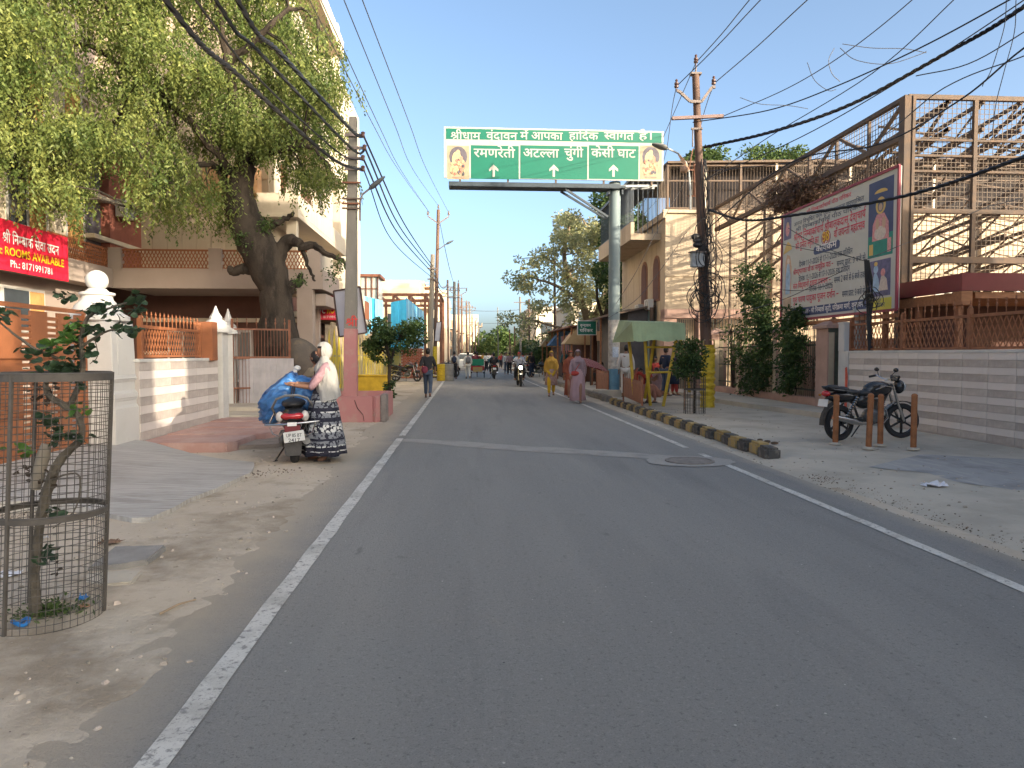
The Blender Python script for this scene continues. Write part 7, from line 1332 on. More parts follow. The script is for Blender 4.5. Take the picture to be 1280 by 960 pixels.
# sprigs on the trunk
PP = []; DD = []
for x, y, r_ in ((306, 305, .22), (300, 296, .16), (374, 350, .16), (330, 285, .2), (418, 342, .22), (424, 330, .15), (335, 278, .15)):
    c = at(x, y, TY - .4)
    for _ in range(120): PP.append(c + Vector([rnd.gauss(0, r_ * .6) for _ in range(3)])); DD.append((rnd.gauss(0, 1), rnd.gauss(0, 1), rnd.gauss(-.4, .6)))
leaves('sprigs', PP, DD, .08, .04, m_lmid, bt_)

def cloud(c, R_, n, flat=1.0):
    out = []
    while len(out) < n:
        v = Vector([rnd.uniform(-1, 1) for _ in range(3)]); l = v.length
        if l > 1 or l < .25: continue
        out.append(Vector(c) + Vector((v.x * R_, v.y * R_, v.z * R_ * flat)))
    return out
def tree(name, lb, base, limbs, clumps, nl, L_, W_, mt, bark=None, grp=None, r0=.2, droop=-.2, cat='tree', twig=.02):
    """trunk + limbs (lists of points), leaf clumps [(centre, radius)]"""
    t = thing(name, lb, cat, base, group=grp); g = MB(); nod = []
    for P_, a, b in limbs: nod += limb(g, P_, a, b, 7, .02 * (a / .1))
    for c, R_ in clumps:
        nd = min(nod, key=lambda q: (q - Vector(c)).length); g.tube([nd, nd.lerp(Vector(c), .6) + Vector((0, 0, .1 * R_)), Vector(c)], [twig, twig * .6, twig * .3], 4)
    obj('trunk', g, bark or m_bark, t, world=True, smooth=1); PP = []; DD = []
    tot = sum(R_ ** 2 for c, R_ in clumps)
    for c, R_ in clumps:
        k = max(8, int(nl * R_ ** 2 / tot)); C_ = Vector(c)
        for p in cloud(c, R_, k, .8):
            d = (p - C_); PP.append(p); DD.append((d.x + rnd.gauss(0, R_ * .6), d.y + rnd.gauss(0, R_ * .6), d.z + R_ * droop + rnd.gauss(0, R_ * .5)))
    leaves('crown', PP, DD, L_, W_, mt, t); return t
# small tree by the verge, left, with brick-like guard trunk
B = gp(487, 500); Y = B.y
cl = [(at(rnd.uniform(462, 526), rnd.uniform(402, 440), Y + rnd.uniform(-.7, .7)), rnd.uniform(.16, .30)) for _ in range(34)] + [(at(470 + rnd.uniform(-6, 6), rnd.uniform(425, 450), Y), .16) for _ in range(7)] + [(at(488 + rnd.uniform(-5, 5), rnd.uniform(445, 495), Y), .14) for _ in range(8)]
tree('small_tree', 'small bushy street tree with flat crown on the left verge beyond the electric pole', B, [([B, at(487, 470, Y), at(486, 445, Y), at(480, 425, Y)], .07, .04), ([at(487, 460, Y), at(492, 440, Y), at(500, 420, Y)], .05, .03), ([at(486, 445, Y), at(470, 430, Y)], .03, .02)], cl, 5200, .11, .055, m_ldark)
g = MB()
# pale leafy tree, right far
Y = 48; B = gp(757, 474)
L_ = [([Vector((at(745, 480, Y).x, Y, 0)), at(742, 440, Y), at(735, 400, Y), at(720, 360, Y), at(705, 320, Y), at(712, 285, Y)], .38, .08), ([at(738, 410, Y), at(755, 370, Y), at(770, 330, Y), at(765, 290, Y), at(760, 265, Y)], .22, .06), ([at(728, 380, Y), at(700, 360, Y), at(675, 350, Y), at(655, 345, Y)], .14, .05), ([at(720, 360, Y), at(695, 330, Y), at(672, 322, Y)], .12, .04), ([at(740, 420, Y), at(700, 410, Y), at(665, 400, Y), at(645, 395, Y)], .12, .04), ([at(765, 320, Y), at(740, 290, Y), at(725, 270, Y)], .1, .04)]
cl = []
REG2 = [(735, 262), (775, 258), (790, 300), (785, 420), (750, 440), (690, 432), (640, 430), (632, 400), (655, 372), (638, 345), (650, 318), (680, 312), (695, 290), (700, 268)]
while len(cl) < 215:
    x = rnd.uniform(630, 792); y = rnd.uniform(255, 440)
    if inpoly(x, y, REG2) and nz(x * .03, y * .03, 1.3) > -.34 and (y < 388 or x > 730 or rnd.random() < .35): cl.append((at(x, y, Y + rnd.uniform(-3, 3)), rnd.uniform(.3, .68)))
tree('pale_tree', 'tall pale leafy tree with open branches left of the green pole', (at(745, 480, Y).x, Y, 0), L_, cl, 22000, .21, .135, m_lpale, m_bark2, twig=.05)
# dark tree behind the sign pole
Y = 42; X_ = at(752, 470, Y).x
cl = [(at(rnd.uniform(752, 802), rnd.uniform(236, 378), Y + rnd.uniform(-1.5, 1.5)), rnd.uniform(.5, .9)) for _ in range(46)]
tree('dark_tree', 'dark dense tree between the green pole and the cream corner building', (X_, Y, 0), [([Vector((X_, Y, 0)), at(755, 420, Y), at(762, 380, Y), at(780, 330, Y), at(788, 270, Y)], .3, .1), ([at(757, 410, Y), at(748, 380, Y), at(746, 355, Y), at(752, 340, Y)], .12, .05)], cl, 12000, .20, .13, m_ldark, twig=.05)
# far trees at the end of the street
Y = 150
for i, (x, y, r_, m_) in enumerate(((607, 436, 2.7, m_lneem), (622, 430, 3.2, m_lmid), (637, 432, 2.8, m_lmid), (628, 438, 2.4, m_lneem))):
    c = at(x, y, Y + i * 8); tree('street_end_tree', ['bright green round tree at the end of the street', 'taller mid green tree at the end of the street', 'mid green tree on the right at the end of the street', 'lower yellow green tree at the end of the street'][i], (c.x, c.y, 0), [([Vector((c.x, c.y, 0)), c], .3, .15)], [(c + Vector((rnd.gauss(0, r_ * .5), rnd.gauss(0, r_ * .5), rnd.gauss(-.6, r_ * .45))), r_ * .5) for _ in range(14)], 1500, .8, .6, m_, grp='trees at the street end')
for i, (x0, y0, x1, y1, Y, m_, nn_, lb) in enumerate(((664, 430, 706, 455, 56, m_ldark, 26, 'low dark bush behind the woman in yellow'), (655, 436, 668, 450, 75, m_lmid, 10, 'small mid green bush left of the dark bush'), (640, 428, 668, 446, 95, m_lpale, 14, 'yellowish bush between the far pipe poles'), (706, 420, 716, 440, 60, m_lmid, 8, 'narrow shrub beside the tall thin pole'))):
    cl = [(at(rnd.uniform(x0, x1), rnd.uniform(y0, y1), Y + rnd.uniform(-1.5, 1.5)), rnd.uniform(.5, .95) * Y / 60) for _ in range(nn_)]; c = at((x0 + x1) / 2, 480, Y)
    tree('bush', lb, (c.x, Y, 0), [([Vector((c.x, Y, 0)), at((x0 + x1) / 2, y0 + 8, Y)], .1, .06)], cl, 2600, .22 * Y / 50, .15 * Y / 50, m_, cat='bush')
for i, (x0, x1, y0, y1, Y, lb) in enumerate(((925, 1000, 184, 196, 50, 'wide tree top showing above the barred rooftop terrace'), (868, 895, 190, 200, 46, 'small tree top left of the wide one above the rooftop terrace'))):
    cl = [(at(rnd.uniform(x0, x1), rnd.uniform(y0, y1) + 6, Y + rnd.uniform(-2, 2)), rnd.uniform(.5, .9)) for _ in range(int((x1 - x0) / 3))]; c = at((x0 + x1) / 2, 480, Y)
    tree('roof_tree', lb, (c.x, Y, 0), [([Vector((c.x, Y, 0)), at((x0 + x1) / 2, y1, Y)], .3, .15)], cl, 2600, .22, .14, m_lmid)
# creepers on the grill fence
def creeper(lb, pxs, X_, n, L_, W_, mt, thick=.35):
    P = [atx(x, y, X_) for x, y, r_ in pxs]; c = P[0]; t = thing('creeper', lb, 'creeper', (X_, c.y, 0)); PP = []; DD = []; g = MB()
    for (x, y, r_) in pxs:
        q = atx(x, y, X_); R_ = r_ * q.y / 900
        for _ in range(int(n * r_ * r_ / 100)):
            v = Vector((rnd.gauss(0, thick * .4), rnd.gauss(0, R_ * .75), rnd.gauss(0, R_ * .6))); p = q + v; PP.append(p - Vector((thick * .5, 0, 0))); DD.append((rnd.gauss(-.5, .6), rnd.gauss(0, .8), -.6 + rnd.gauss(0, .4)))
    for k in range(6):
        pts = [q + Vector((rnd.uniform(-.1, .05), rnd.uniform(-.2, .2), 0)) for q in sorted(P, key=lambda a: a.z)]; g.tube([Vector((X_, pts[0].y, .2))] + pts[::3], .012, 4)
    obj('stems', g, m_bark, t, world=True, kind='stuff'); leaves('foliage', PP, DD, L_, W_, mt, t); return t
creeper('tall dark green creeper climbing from the grill fence past the billboard edge', [(952 + rnd.uniform(-16, 16), y + rnd.uniform(-5, 5), 9) for y in range(338, 480, 7) for _ in range(2)] + [(958, 478, 7), (946, 490, 5)] + [(930 + rnd.uniform(-8, 5), y, 5) for y in range(410, 470, 10)], 9.25, 210, .10, .06, m_ldark)
creeper('dark creeper hanging on the grill fence just left of the thick pillar', [(998 + rnd.uniform(-10, 10), y + rnd.uniform(-5, 5), 8) for y in range(392, 480, 7) for _ in range(2)] + [(985, 405, 6), (1010, 400, 6), (992, 383, 4), (990, 487, 5)], 9.2, 210, .10, .06, m_ldark)
creeper('dry brown creeper tangled over the top left corner of the billboard', [(1000 + rnd.uniform(-22, 26), 248 + rnd.uniform(-20, 16), 8) for _ in range(34)] + [(1035 + rnd.uniform(-15, 15), 228 + rnd.uniform(-10, 14), 7) for _ in range(10)] + [(985, 262, 8), (1003, 262, 8)], 9.9, 190, .10, .05, m_lbr, .6)
creeper('sparse leafy twigs on the grill bars beside the entrance bay', [(918 + rnd.uniform(-10, 10), 425 + rnd.uniform(-25, 30), 4) for _ in range(10)], 9.2, 110, .08, .05, m_lmid)
creeper('reddish sparse weed inside the grill near the thick pillar', [(1022 + rnd.uniform(-8, 6), 465 + rnd.uniform(-18, 18), 4) for _ in range(9)], 9.4, 90, .06, .04, m_lbr)
# guarded sapling on the right verge
def guard(lb, c, r_, h, nv, nh, rw, m_, tilt=(0, 0), bands=(), posts=2):
    t = thing('tree_guard', lb, 'tree guard', c); C_ = Vector((0, 0, 0)); g = MB()
    def pt(a, z): return Vector((r_ * math.cos(a) + tilt[0] * z, r_ * math.sin(a) + tilt[1] * z, z))
    for k in range(nv): a = 2 * pi * k / nv; b_ = rnd.uniform(-.006, .006); g.tube([pt(a, 0), pt(a + b_, h * .5), pt(a, h)], rw, 4, caps=False)
    for k in range(nh):
        z = h * (k + .3) / nh + rnd.uniform(-.003, .003); g.tube([pt(2 * pi * j / 28, z) for j in range(28)], rw, 4, closed=True)
    obj('wire_mesh', g, m_, t, kind='stuff')
    for z, w_ in bands:
        g = MB(); n = 32
        V_ = [pt(2 * pi * j / n, z + s_ * w_) * 1.0 for s_ in (0, 1) for j in range(n)]; g.add([Vector((v.x * 1.02, v.y * 1.02, v.z)) for v in V_], [(j, (j + 1) % n, n + (j + 1) % n, n + j) for j in range(n)]); g.tube([pt(2 * pi * j / n, z + w_) * 1.0 for j in range(n)], .008, 4, closed=True); obj('hoop', g, m_, t)
    for k in range(posts):
        a = 2 * pi * k / posts + .3; g = MB(); g.tube([pt(a, -.03) * 1.0, pt(a, h)], .012, 5); obj('post', g, m_, t)
    return t
m_gw = mat('guard_wire', (.085, .075, .065), .7, .25, 9, 0)
B2 = gp(868, 519); guard('short round wire tree guard beside the yellow wrapped pole on the right', B2, .26, .95, 22, 12, .0035, m_gw, bands=((.62, .03),))
Y = B2.y
cl = [(at(rnd.uniform(848, 882), rnd.uniform(428, 472), Y + rnd.uniform(-.35, .35)), rnd.uniform(.12, .2)) for _ in range(28)] + [(at(862, 432, Y), .12), (at(872, 428, Y), .1)]
tree('small_tree', 'small dark tree inside the wire guard beside the yellow wrapped pole', B2, [([B2, at(868, 495, Y), at(868, 465, Y), at(864, 440, Y)], .035, .02)], cl, 2600, .085, .04, m_ldark, twig=.012)
pc = thing('placard', 'small white placard on a stick before the guarded small tree', 'placard', at(857, 510, 18.4)); g = MB(); a = at(851.5, 464, 18.4); b = at(862, 470.5, 18.4); g.b2((a.x, 18.4, b.z), (b.x, 18.42, a.z)); obj('card', g, m_white, pc, world=True); g = MB(); g.bar((a.x + .1, 18.43, .05), (a.x + .1, 18.43, a.z), .02); obj('stick', g, m_wood, pc, world=True)

# ---------------- near left: caged sapling
GC = Vector((gp(52, 778).x, gp(52, 778).y + .05, .0)); GH = 1.40
guard('tall rusty wire mesh tree guard in the near left corner', GC, .285, GH, 46, 34, .0021, m_gw, tilt=(.055, 0), bands=((1.355, .04), (.60, .03)), posts=3)
sp = thing('sapling', 'young crooked sapling with broad round leaves inside the near wire guard', 'plant', GC); q = lambda x, y, d=0: at(x, y, GC.y + d)
g = MB(); m_stem = mat('sapling_bark', (.10, .085, .065), .9, .35, 14, .6)
limb(g, [q(46, 775), q(43, 730), q(47, 680), q(52, 640), q(60, 605)], [.035, .028, .026, .024, .022], 0, 8, .002); limb(g, [q(50, 650), q(62, 605), q(72, 580), q(88, 562), q(102, 548), q(98, 520), q(78, 505), q(62, 495), q(58, 478), q(75, 462)], [.028, .03, .026, .022, .018, .018, .02, .018, .014, .012], 0, 8, .003)
limb(g, [q(88, 505), q(100, 480), q(104, 450), q(101, 425), q(108, 400), q(118, 390)], [.016, .015, .014, .013, .011, .008], 0, 7, .003); limb(g, [q(104, 432), q(122, 420), q(140, 412), q(158, 414), q(172, 410)], [.009, .007, .006, .005, .003], 0, 6, .002); limb(g, [q(118, 392), q(140, 384), q(160, 378), q(178, 372)], [.007, .006, .005, .003], 0, 6, .002); limb(g, [q(72, 448), q(40, 434), q(15, 415), q(0, 403), q(-20, 385)], [.010, .008, .006, .005, .004], 0, 6, .002)
limb(g, [q(60, 600), q(95, 592), q(100, 610), q(92, 640), q(66, 660)], [.006, .005, .005, .004, .003], 0, 5, .002); limb(g, [q(147, 411), q(150, 400), q(146, 392)], [.004, .003, .002], 0, 5, .001); limb(g, [q(118, 422), q(122, 445), q(112, 455)], [.003, .003, .002], 0, 5, .001)
obj('stem', g, m_stem, sp, world=True, smooth=1)
g = MB(); g.tube([q(44, 610, .02), q(54, 570, -.01), q(58, 555)], [.03, .035, .025], 10); obj('split_branch', g, mat('cut_wood', (.24, .21, .17), .9, .2, 8), sp, world=True, smooth=1)
def round_leaf(mt, nm_='leaf'):
    g = MB(); n = 9; P = [(0, 0, 0)]; 
    for k in range(n):
        a = -pi * .92 + 1.84 * pi * k / (n - 1); r_ = .042 * (1 + .10 * math.cos(a * 5)); P.append((.036 + r_ * math.cos(a) * 1.05, r_ * math.sin(a), .010 * math.sin(a) ** 2 + .006 * math.cos(a * 3)))
    g.add(P, [(0, k, k + 1) for k in range(1, n)]); return mesh_of(g, nm_, mt)
m_lf = mat('sapling_leaf', (.035, .065, .03), .5, .3, 4, .1, obr=.35, trans=.25, bscale=20); m_lfb = mat('sapling_leaf_bright', (.09, .19, .035), .5, .2, 4, .1, obr=.25, trans=.35, bscale=20); m_lfd = mat('withered_leaf', (.05, .035, .025), .9, .3, 5, 0)
ml = [round_leaf(m_lf), round_leaf(m_lfb), round_leaf(m_lfd)]
for (x, y, sx_, sy_, n, k) in ((160, 388, 16, 10, 12, 0), (170, 372, 10, 5, 8, 0), (125, 385, 16, 12, 16, 0), (85, 372, 9, 6, 8, 0), (112, 415, 16, 10, 16, 0), (92, 412, 10, 12, 22, 1), (75, 432, 12, 8, 10, 1), (40, 438, 18, 7, 12, 0), (100, 440, 12, 9, 14, 0), (8, 392, 7, 7, 7, 0), (165, 412, 9, 6, 8, 0), (145, 412, 10, 5, 7, 0), (70, 458, 22, 8, 24, 0), (95, 470, 12, 9, 12, 0), (95, 515, 10, 8, 8, 1), (60, 525, 12, 8, 8, 0), (85, 545, 18, 8, 20, 0), (30, 562, 10, 6, 6, 1), (68, 642, 8, 10, 6, 0), (62, 690, 10, 7, 6, 0), (52, 700, 6, 6, 4, 0), (60, 480, 12, 12, 14, 2), (62, 600, 8, 14, 10, 2), (32, 590, 10, 10, 9, 2), (72, 710, 4, 12, 4, 2), (55, 500, 10, 8, 8, 2)):
    for _ in range(int(n * 1.7)):
        p = q(x + rnd.gauss(0, sx_ * .7), y + rnd.gauss(0, sy_ * .6), rnd.gauss(0, .09)); s_ = rnd.uniform(.38, .72) * (.6 if k == 2 else 1)
        piece('leaf', ml[k], sp, p - wloc(sp), (rnd.uniform(-.9, .9), rnd.uniform(-.7, 1.0), rnd.uniform(0, 6.28)), (s_,) * 3)
# tuft of weeds and litter at the guard's foot
PP = []; DD = []
for (x, y, sx_, sz, n) in ((62, 770, .10, .03, 420), (45, 776, .06, .02, 120)):
    c = gp(x, y);
    for _ in range(n): PP.append((c.x + rnd.gauss(0, sx_), c.y + rnd.gauss(0, .05), abs(rnd.gauss(0, sz)) + .01)); DD.append((rnd.gauss(0, 1), rnd.gauss(0, 1), abs(rnd.gauss(.4, .5))))
wd = thing('weed', 'small green weed tuft at the foot of the near tree guard', 'plant', gp(60, 772)); leaves('foliage', PP, DD, .035, .014, m_lmid, wd)
def crumple(lb, px, py, s_, mt, cat='litter', name='crumpled_wrapper', z=.01, seed=0, fl=.35):
    c = gp(px, py); g = MB(); n = 7; r_ = random.Random(seed)
    V_ = [(s_ * (i / (n - 1) - .5) * 1.6 + r_.gauss(0, s_ * .09), s_ * (j / (n - 1) - .5) + r_.gauss(0, s_ * .09), z + abs(r_.gauss(0, s_ * fl))) for j in range(n) for i in range(n)]
    g.add(V_, [(j * n + i, j * n + i + 1, (j + 1) * n + i + 1, (j + 1) * n + i) for j in range(n - 1) for i in range(n - 1) if not ((i in (0, n - 2)) and (j in (0, n - 2)))])
    o = obj(name, g, mt, loc=(0, 0, 0)); o.location = (c.x, c.y, max(.0, zl(c.x, c.y) if c.x < 0 else zr(c.x, c.y))); o.rotation_euler.z = r_.random() * 1.2; tag(o, lb, cat); return o
m_blp = mat('blue_plastic', (.02, .16, .45), .35, .2, 9, .1); m_whp = mat('white_plastic', (.62, .62, .66), .5, .15, 9, .1)
crumple('white crumpled paper lying on the right verge below the bollards', 1168, 613, .17, m_whp, seed=2, fl=.12)
crumple('white torn wrapper behind the near wire guard at the left edge', 10, 722, .12, m_whp, seed=3, fl=.12)
crumple('bright blue crumpled plastic beside the near tree guard', 104, 756, .035, m_blp, seed=4); crumple('clear crumpled plastic cup by the blue plastic', 84, 759, .05, mat('clear_plastic', (.34, .33, .33), .3, .2, 9), seed=5, fl=.5)
crumple('small white wrapper inside the near wire guard', 55, 679, .04, m_whp, seed=6); crumple('orange brown leaf scrap by the blue plastic', 106, 766, .035, mat('scrap', (.36, .2, .12), .8, .2), seed=7)
crumple('brown crumpled scrap pile in the dirt beyond the broken slabs', 138, 683, .10, mat('scrap_dark', (.16, .10, .07), .9, .3), seed=8, fl=.2)
c = gp(26, 787); o = obj('plastic_ring', MB().tube([(.036 * math.cos(a) * 1.1, .030 * math.sin(a), .022 + .012 * math.sin(a * 2)) for a in [2 * pi * k / 16 for k in range(16)]], .011, 6, closed=True), m_blp, loc=(0, 0, 0), smooth=1); o.location = (c.x, c.y, zl(c.x, c.y)); tag(o, 'bright blue plastic ring lying nearest the camera by the tree guard', 'ring')
a = gp(200, 770); b = gp(245, 754); st = thing('stick', 'thin dry stick lying alone in the left dirt', 'stick', (a.x, a.y, .03)); g = MB(); g.tube([(a.x, a.y, zl(a.x, a.y) + .015), ((a.x + b.x) / 2, (a.y + b.y) / 2 + .01, zl(a.x, a.y) + .03), (b.x, b.y, zl(b.x, b.y) + .02)], [.007, .006, .004], 6); obj('stem', g, mat('dry_stick', (.34, .25, .16), .9, .2), st, world=True)
c = gp(965, 560); 
for k in range(3): c = gp(950 + k * 9, 556 + k * 2); o = obj('stone', MB().ell((0, 0, .02), (.05 + .01 * k, .035, .025), 7, 5), m_dark, loc=(0, 0, 0)); o.location = (c.x, c.y, .06); tag(o, ['leftmost', 'middle', 'rightmost'][k] + ' of three dark clods past the end of the striped kerb', 'stone')

# ================================================================= PEOPLE
m_skin = mat('skin', (.26, .135, .085), .55, .08, 6, 0); m_hair = mat('hair_black', (.015, .012, .012), .5, .1, 30, 0); m_eye = mat('eye_dark', (.02, .015, .015), .3); m_lip = mat('lips', (.28, .09, .08), .5)
m_shoe = mat('sandal', (.06, .05, .05), .6, .2)
def skinmesh(P, E, Rr, lv=1):
    me = bpy.data.meshes.new('s'); me.from_pydata([tuple(p) for p in P], E, []); o = bpy.data.objects.new('s', me); COL.objects.link(o)
    o.modifiers.new('k', 'SKIN'); s = o.modifiers.new('u', 'SUBSURF'); s.levels = lv; s.render_levels = lv
    for i, v in enumerate(me.skin_vertices[0].data): r = Rr[i]; v.radius = r if isinstance(r, tuple) else (r, r); v.use_root = (i == 0)
    dg = bpy.context.evaluated_depsgraph_get(); m2 = o.evaluated_get(dg).to_mesh(); V_ = [tuple(v.co) for v in m2.vertices]; F_ = [tuple(p.vertices) for p in m2.polygons]
    bpy.data.objects.remove(o); bpy.data.meshes.remove(me); return V_, F_
def V3(*a): return Vector(a)
POSES = {
 'stand': dict(kl=(-.10, .02, .50), al=(-.10, -.02, .08), kr=(.10, .0, .50), ar=(.11, .0, .08), el=(-.24, -.02, 1.13), wl=(-.25, .06, .88), er=(.24, -.02, 1.13), wr=(.25, .05, .88)),
 'walk': dict(kl=(-.09, .17, .52), al=(-.09, .20, .10), kr=(.09, .0, .50), ar=(.09, -.30, .15), el=(-.24, -.12, 1.14), wl=(-.24, -.10, .90), er=(.24, .08, 1.14), wr=(.23, .22, .92)),
 'walk2': dict(kl=(-.09, .04, .50), al=(-.09, -.18, .12), kr=(.09, .16, .52), ar=(.09, .16, .09), el=(-.24, .04, 1.13), wl=(-.20, .20, .98), er=(.24, -.10, 1.13), wr=(.25, -.06, .88)),
 'ride': dict(kl=(-.21, .34, .78), al=(-.20, .12, .38), kr=(.21, .34, .78), ar=(.20, .12, .38), el=(-.31, .22, 1.12), wl=(-.30, .47, 1.02), er=(.31, .22, 1.12), wr=(.30, .47, 1.02)),
 'pill': dict(kl=(-.22, .30, .80), al=(-.22, .20, .42), kr=(.22, .30, .80), ar=(.22, .20, .42), el=(-.22, .12, 1.14), wl=(-.14, .30, 1.0), er=(.22, .12, 1.14), wr=(.14, .30, 1.0)),
 'reach': dict(kl=(-.09, .03, .49), al=(-.10, .0, .08), kr=(.09, .08, .50), ar=(.10, .12, .08), el=(-.22, .20, 1.10), wl=(-.12, .44, 1.13), er=(.22, .18, 1.12), wr=(.12, .42, 1.15)),
 'squat': dict(kl=(-.16, .38, .60), al=(-.14, .20, .08), kr=(.16, .38, .60), ar=(.14, .20, .08), el=(-.24, .18, .98), wl=(-.10, .42, .78), er=(.24, .18, .98), wr=(.10, .42, .80)),
 'phone': dict(kl=(-.09, .02, .50), al=(-.10, .0, .08), kr=(.10, .0, .50), ar=(.11, .04, .08), el=(-.22, .06, 1.12), wl=(-.08, .26, 1.22), er=(.22, .06, 1.12), wr=(.08, .24, 1.20)),
 'raise': dict(kl=(-.09, .12, .50), al=(-.09, .10, .09), kr=(.09, .0, .50), ar=(.09, -.2, .12), el=(-.30, .05, 1.32), wl=(-.42, .10, 1.52), er=(.24, .06, 1.13), wr=(.20, .22, 1.0)) }
def person(lb, loc, face, h=1.65, pose='stand', top=None, bot=None, shoes=True, hair=m_hair, head='hair', skirt=None, sari=None, lean=0, pel=0, bag=None, bald=False, sub=1, drape=None, stout=1.0, backpack=None, short=False, group=None):
    """face = compass heading in degrees the person looks at (0 = away from the viewer along the road, 90 = right)"""
    t = thing('person', lb, 'person', loc, -rad(face), group); t.scale = (h / 1.70,) * 3; p = POSES[pose]; dz = pel
    if pose in ('ride', 'pill'): dz = -.07
    if pose == 'squat': dz = -.62
    Ly = lambda z: math.sin(lean) * (z - .95 - dz)
    up = lambda x, y, z: V3(x, y + Ly(z + dz), z + dz)
    fix = pose in ('ride', 'pill', 'squat')
    kp = lambda k: V3(*p[k])
    arm = (lambda k: V3(*p[k])) if fix else (lambda k: up(*p[k]))
    P = [up(0, 0, .95), up(0, .01, 1.12), up(0, 0, 1.30), up(0, -.01, 1.44), up(0, .0, 1.53)]
    w_ = stout
    Rr = [(.135 * w_, .105 * w_), (.12 * w_, .095 * w_), (.145 * w_, .105 * w_), (.07, .065), (.05, .05)]
    E = [(0, 1), (1, 2), (2, 3), (3, 4)]; leg = []; ar = []
    for s_, a, b in ((-1, 'kl', 'al'), (1, 'kr', 'ar')):
        n = len(P); A_ = V3(*p[b]); K_ = V3(*p[a]); f_ = A_ + V3(s_ * .015, .13, -.045); P += [up(s_ * .085, 0, .90), K_, A_ + V3(0, -.005, .03), A_ + V3(s_ * .005, .04, -.035), f_]; Rr += [.088, .058, .037, .042, .030]; E += [(0, n), (n, n + 1), (n + 1, n + 2), (n + 2, n + 3), (n + 3, n + 4)]; leg += [n, n + 1, n + 2]
    for s_, a, b in ((-1, 'el', 'wl'), (1, 'er', 'wr')):
        n = len(P); P += [up(s_ * .17, -.01, 1.39), arm(a), arm(b)]; Rr += [.058, .042, .028]; E += [(2, n), (n, n + 1), (n + 1, n + 2)]; ar += [n, n + 1, n + 2]
    g = MB(); v, f = skinmesh(P, E, Rr, sub); g.add(v, f, 0)
    hc = up(0, .02, 1.615); n0 = len(g.v); g.ell(hc, (.073, .092, .112), 14, 10, 0)
    for i in range(n0, len(g.v)):
        x, y, z = g.v[i]; d = z - hc.z
        if d < 0: k = 1 + d * 2.2; x = hc.x + (x - hc.x) * k; y = hc.y + (y - hc.y) * (k if y < hc.y else 1 + d * 1.0)
        g.v[i] = (x, y, z)
    g.box(hc + V3(0, .098, -.015), (.022, .03, .045), 0, 0, rx=-.25, taper=.5)
    for s_ in (-1, 1):
        g.ell(hc + V3(s_ * .030, .083, .012), (.013, .008, .007), 8, 5, 1); g.box(hc + V3(s_ * .031, .086, .03), (.03, .008, .006), 0, 1); g.ell(hc + V3(s_ * .075, -.0, -.005), (.010, .018, .030), 6, 5, 0)
    g.ell(hc + V3(0, .083, -.052), (.024, .009, .008), 8, 5, 2)
    # hands: palm, four unequal bent fingers and a thumb from the side of the palm
    for s_, e_, w__ in ((-1, ar[1], ar[2]), (1, ar[4], ar[5])):
        W_ = P[w__]; d = (W_ - P[e_]).normalized(); sd = d.cross(V3(0, 0, 1)) if abs(d.z) < .9 else V3(0, 1, 0); sd = sd.normalized(); nn_ = d.cross(sd).normalized()
        g.tube([W_ - d * .01, W_ + d * .03, W_ + d * .085], [.024, .036, .034], 8, 0, flat=.5)
        for k, L_ in enumerate((.062, .072, .068, .052)):
            b0 = W_ + d * .08 + sd * ((k - 1.5) * .018); g.tube([b0, b0 + d * L_ * .5 + nn_ * (.006 * s_), b0 + d * L_ * .85 + nn_ * (.022 * s_)], [.0095, .009, .007], 5, 0)
        b0 = W_ + d * .03 + sd * .030; g.tube([b0, b0 + d * .03 + sd * .02, b0 + d * .055 + sd * .022 + nn_ * (.01 * s_)], [.011, .010, .008], 5, 0)
    obj('body', g, [m_skin, m_eye, m_lip], t, smooth=2)
    if not bald:
        g = MB(); n0 = len(g.v); g.ell(hc + V3(0, -.008, .012), (.082, .100, .120), 14, 10, 0); F2 = []
        for f in g.f:
            c = sum((Vector(g.v[i]) for i in f), V3(0, 0, 0)) / len(f) - hc
            if c.z > .055 or (c.y < .03 and c.z > -.045) or (c.y < -.03 and c.z > -.09): F2.append(f)
        g.f = F2; g.m = [0] * len(F2); obj('hair', g, hair, t, smooth=2)
    if head == 'scarf' and drape:
        g = MB(); g.ell(hc + V3(0, -.016, .010), (.104, .122, .138), 16, 12, 0); F2 = []
        for f in g.f:
            c = sum((Vector(g.v[i]) for i in f), V3(0, 0, 0)) / len(f) - hc
            if c.z > .065 or c.y < .02: F2.append(f)
        g.f = F2; g.m = [0] * len(F2)
        rings = [(.085, 1.55, .0), (.10, 1.50, .0), (.15, 1.455, -.005), (.205, 1.405, -.01), (.228, 1.34, -.01), (.235, 1.26, -.015), (.232, 1.17, -.02), (.238, 1.08, -.025), (.25, 1.0, -.03), (.262, .93, -.03)]; n = 40
        for q_, (rr, z, yo) in enumerate(rings):
            for j in range(n): a = 2 * pi * j / n; k = 1 + min(1, q_ / 4) * (.06 * math.sin(a * 6 + z * 11) + .035 * math.sin(a * 13 + z * 17) + .02 * math.sin(a * 23)); q = up(0, 0, z); g.v.append((rr * k * math.cos(a), q.y + yo + rr * .72 * k * math.sin(a), q.z + (.10 * math.sin(a * 1.0 + 2.4) + .02 * math.sin(a * 11)) * max(0, (1.35 - z))))
        b0 = len(g.v) - n * len(rings)
        for i in range(len(rings) - 1):
            for j in range(n):
                if i >= 4 and j in (8, 9, 10, 11, 12): continue
                g.f.append([b0 + i * n + j, b0 + i * n + (j + 1) % n, b0 + (i + 1) * n + (j + 1) % n, b0 + (i + 1) * n + j]); g.m.append(0)
        obj('shawl' , g, drape, t, smooth=2)
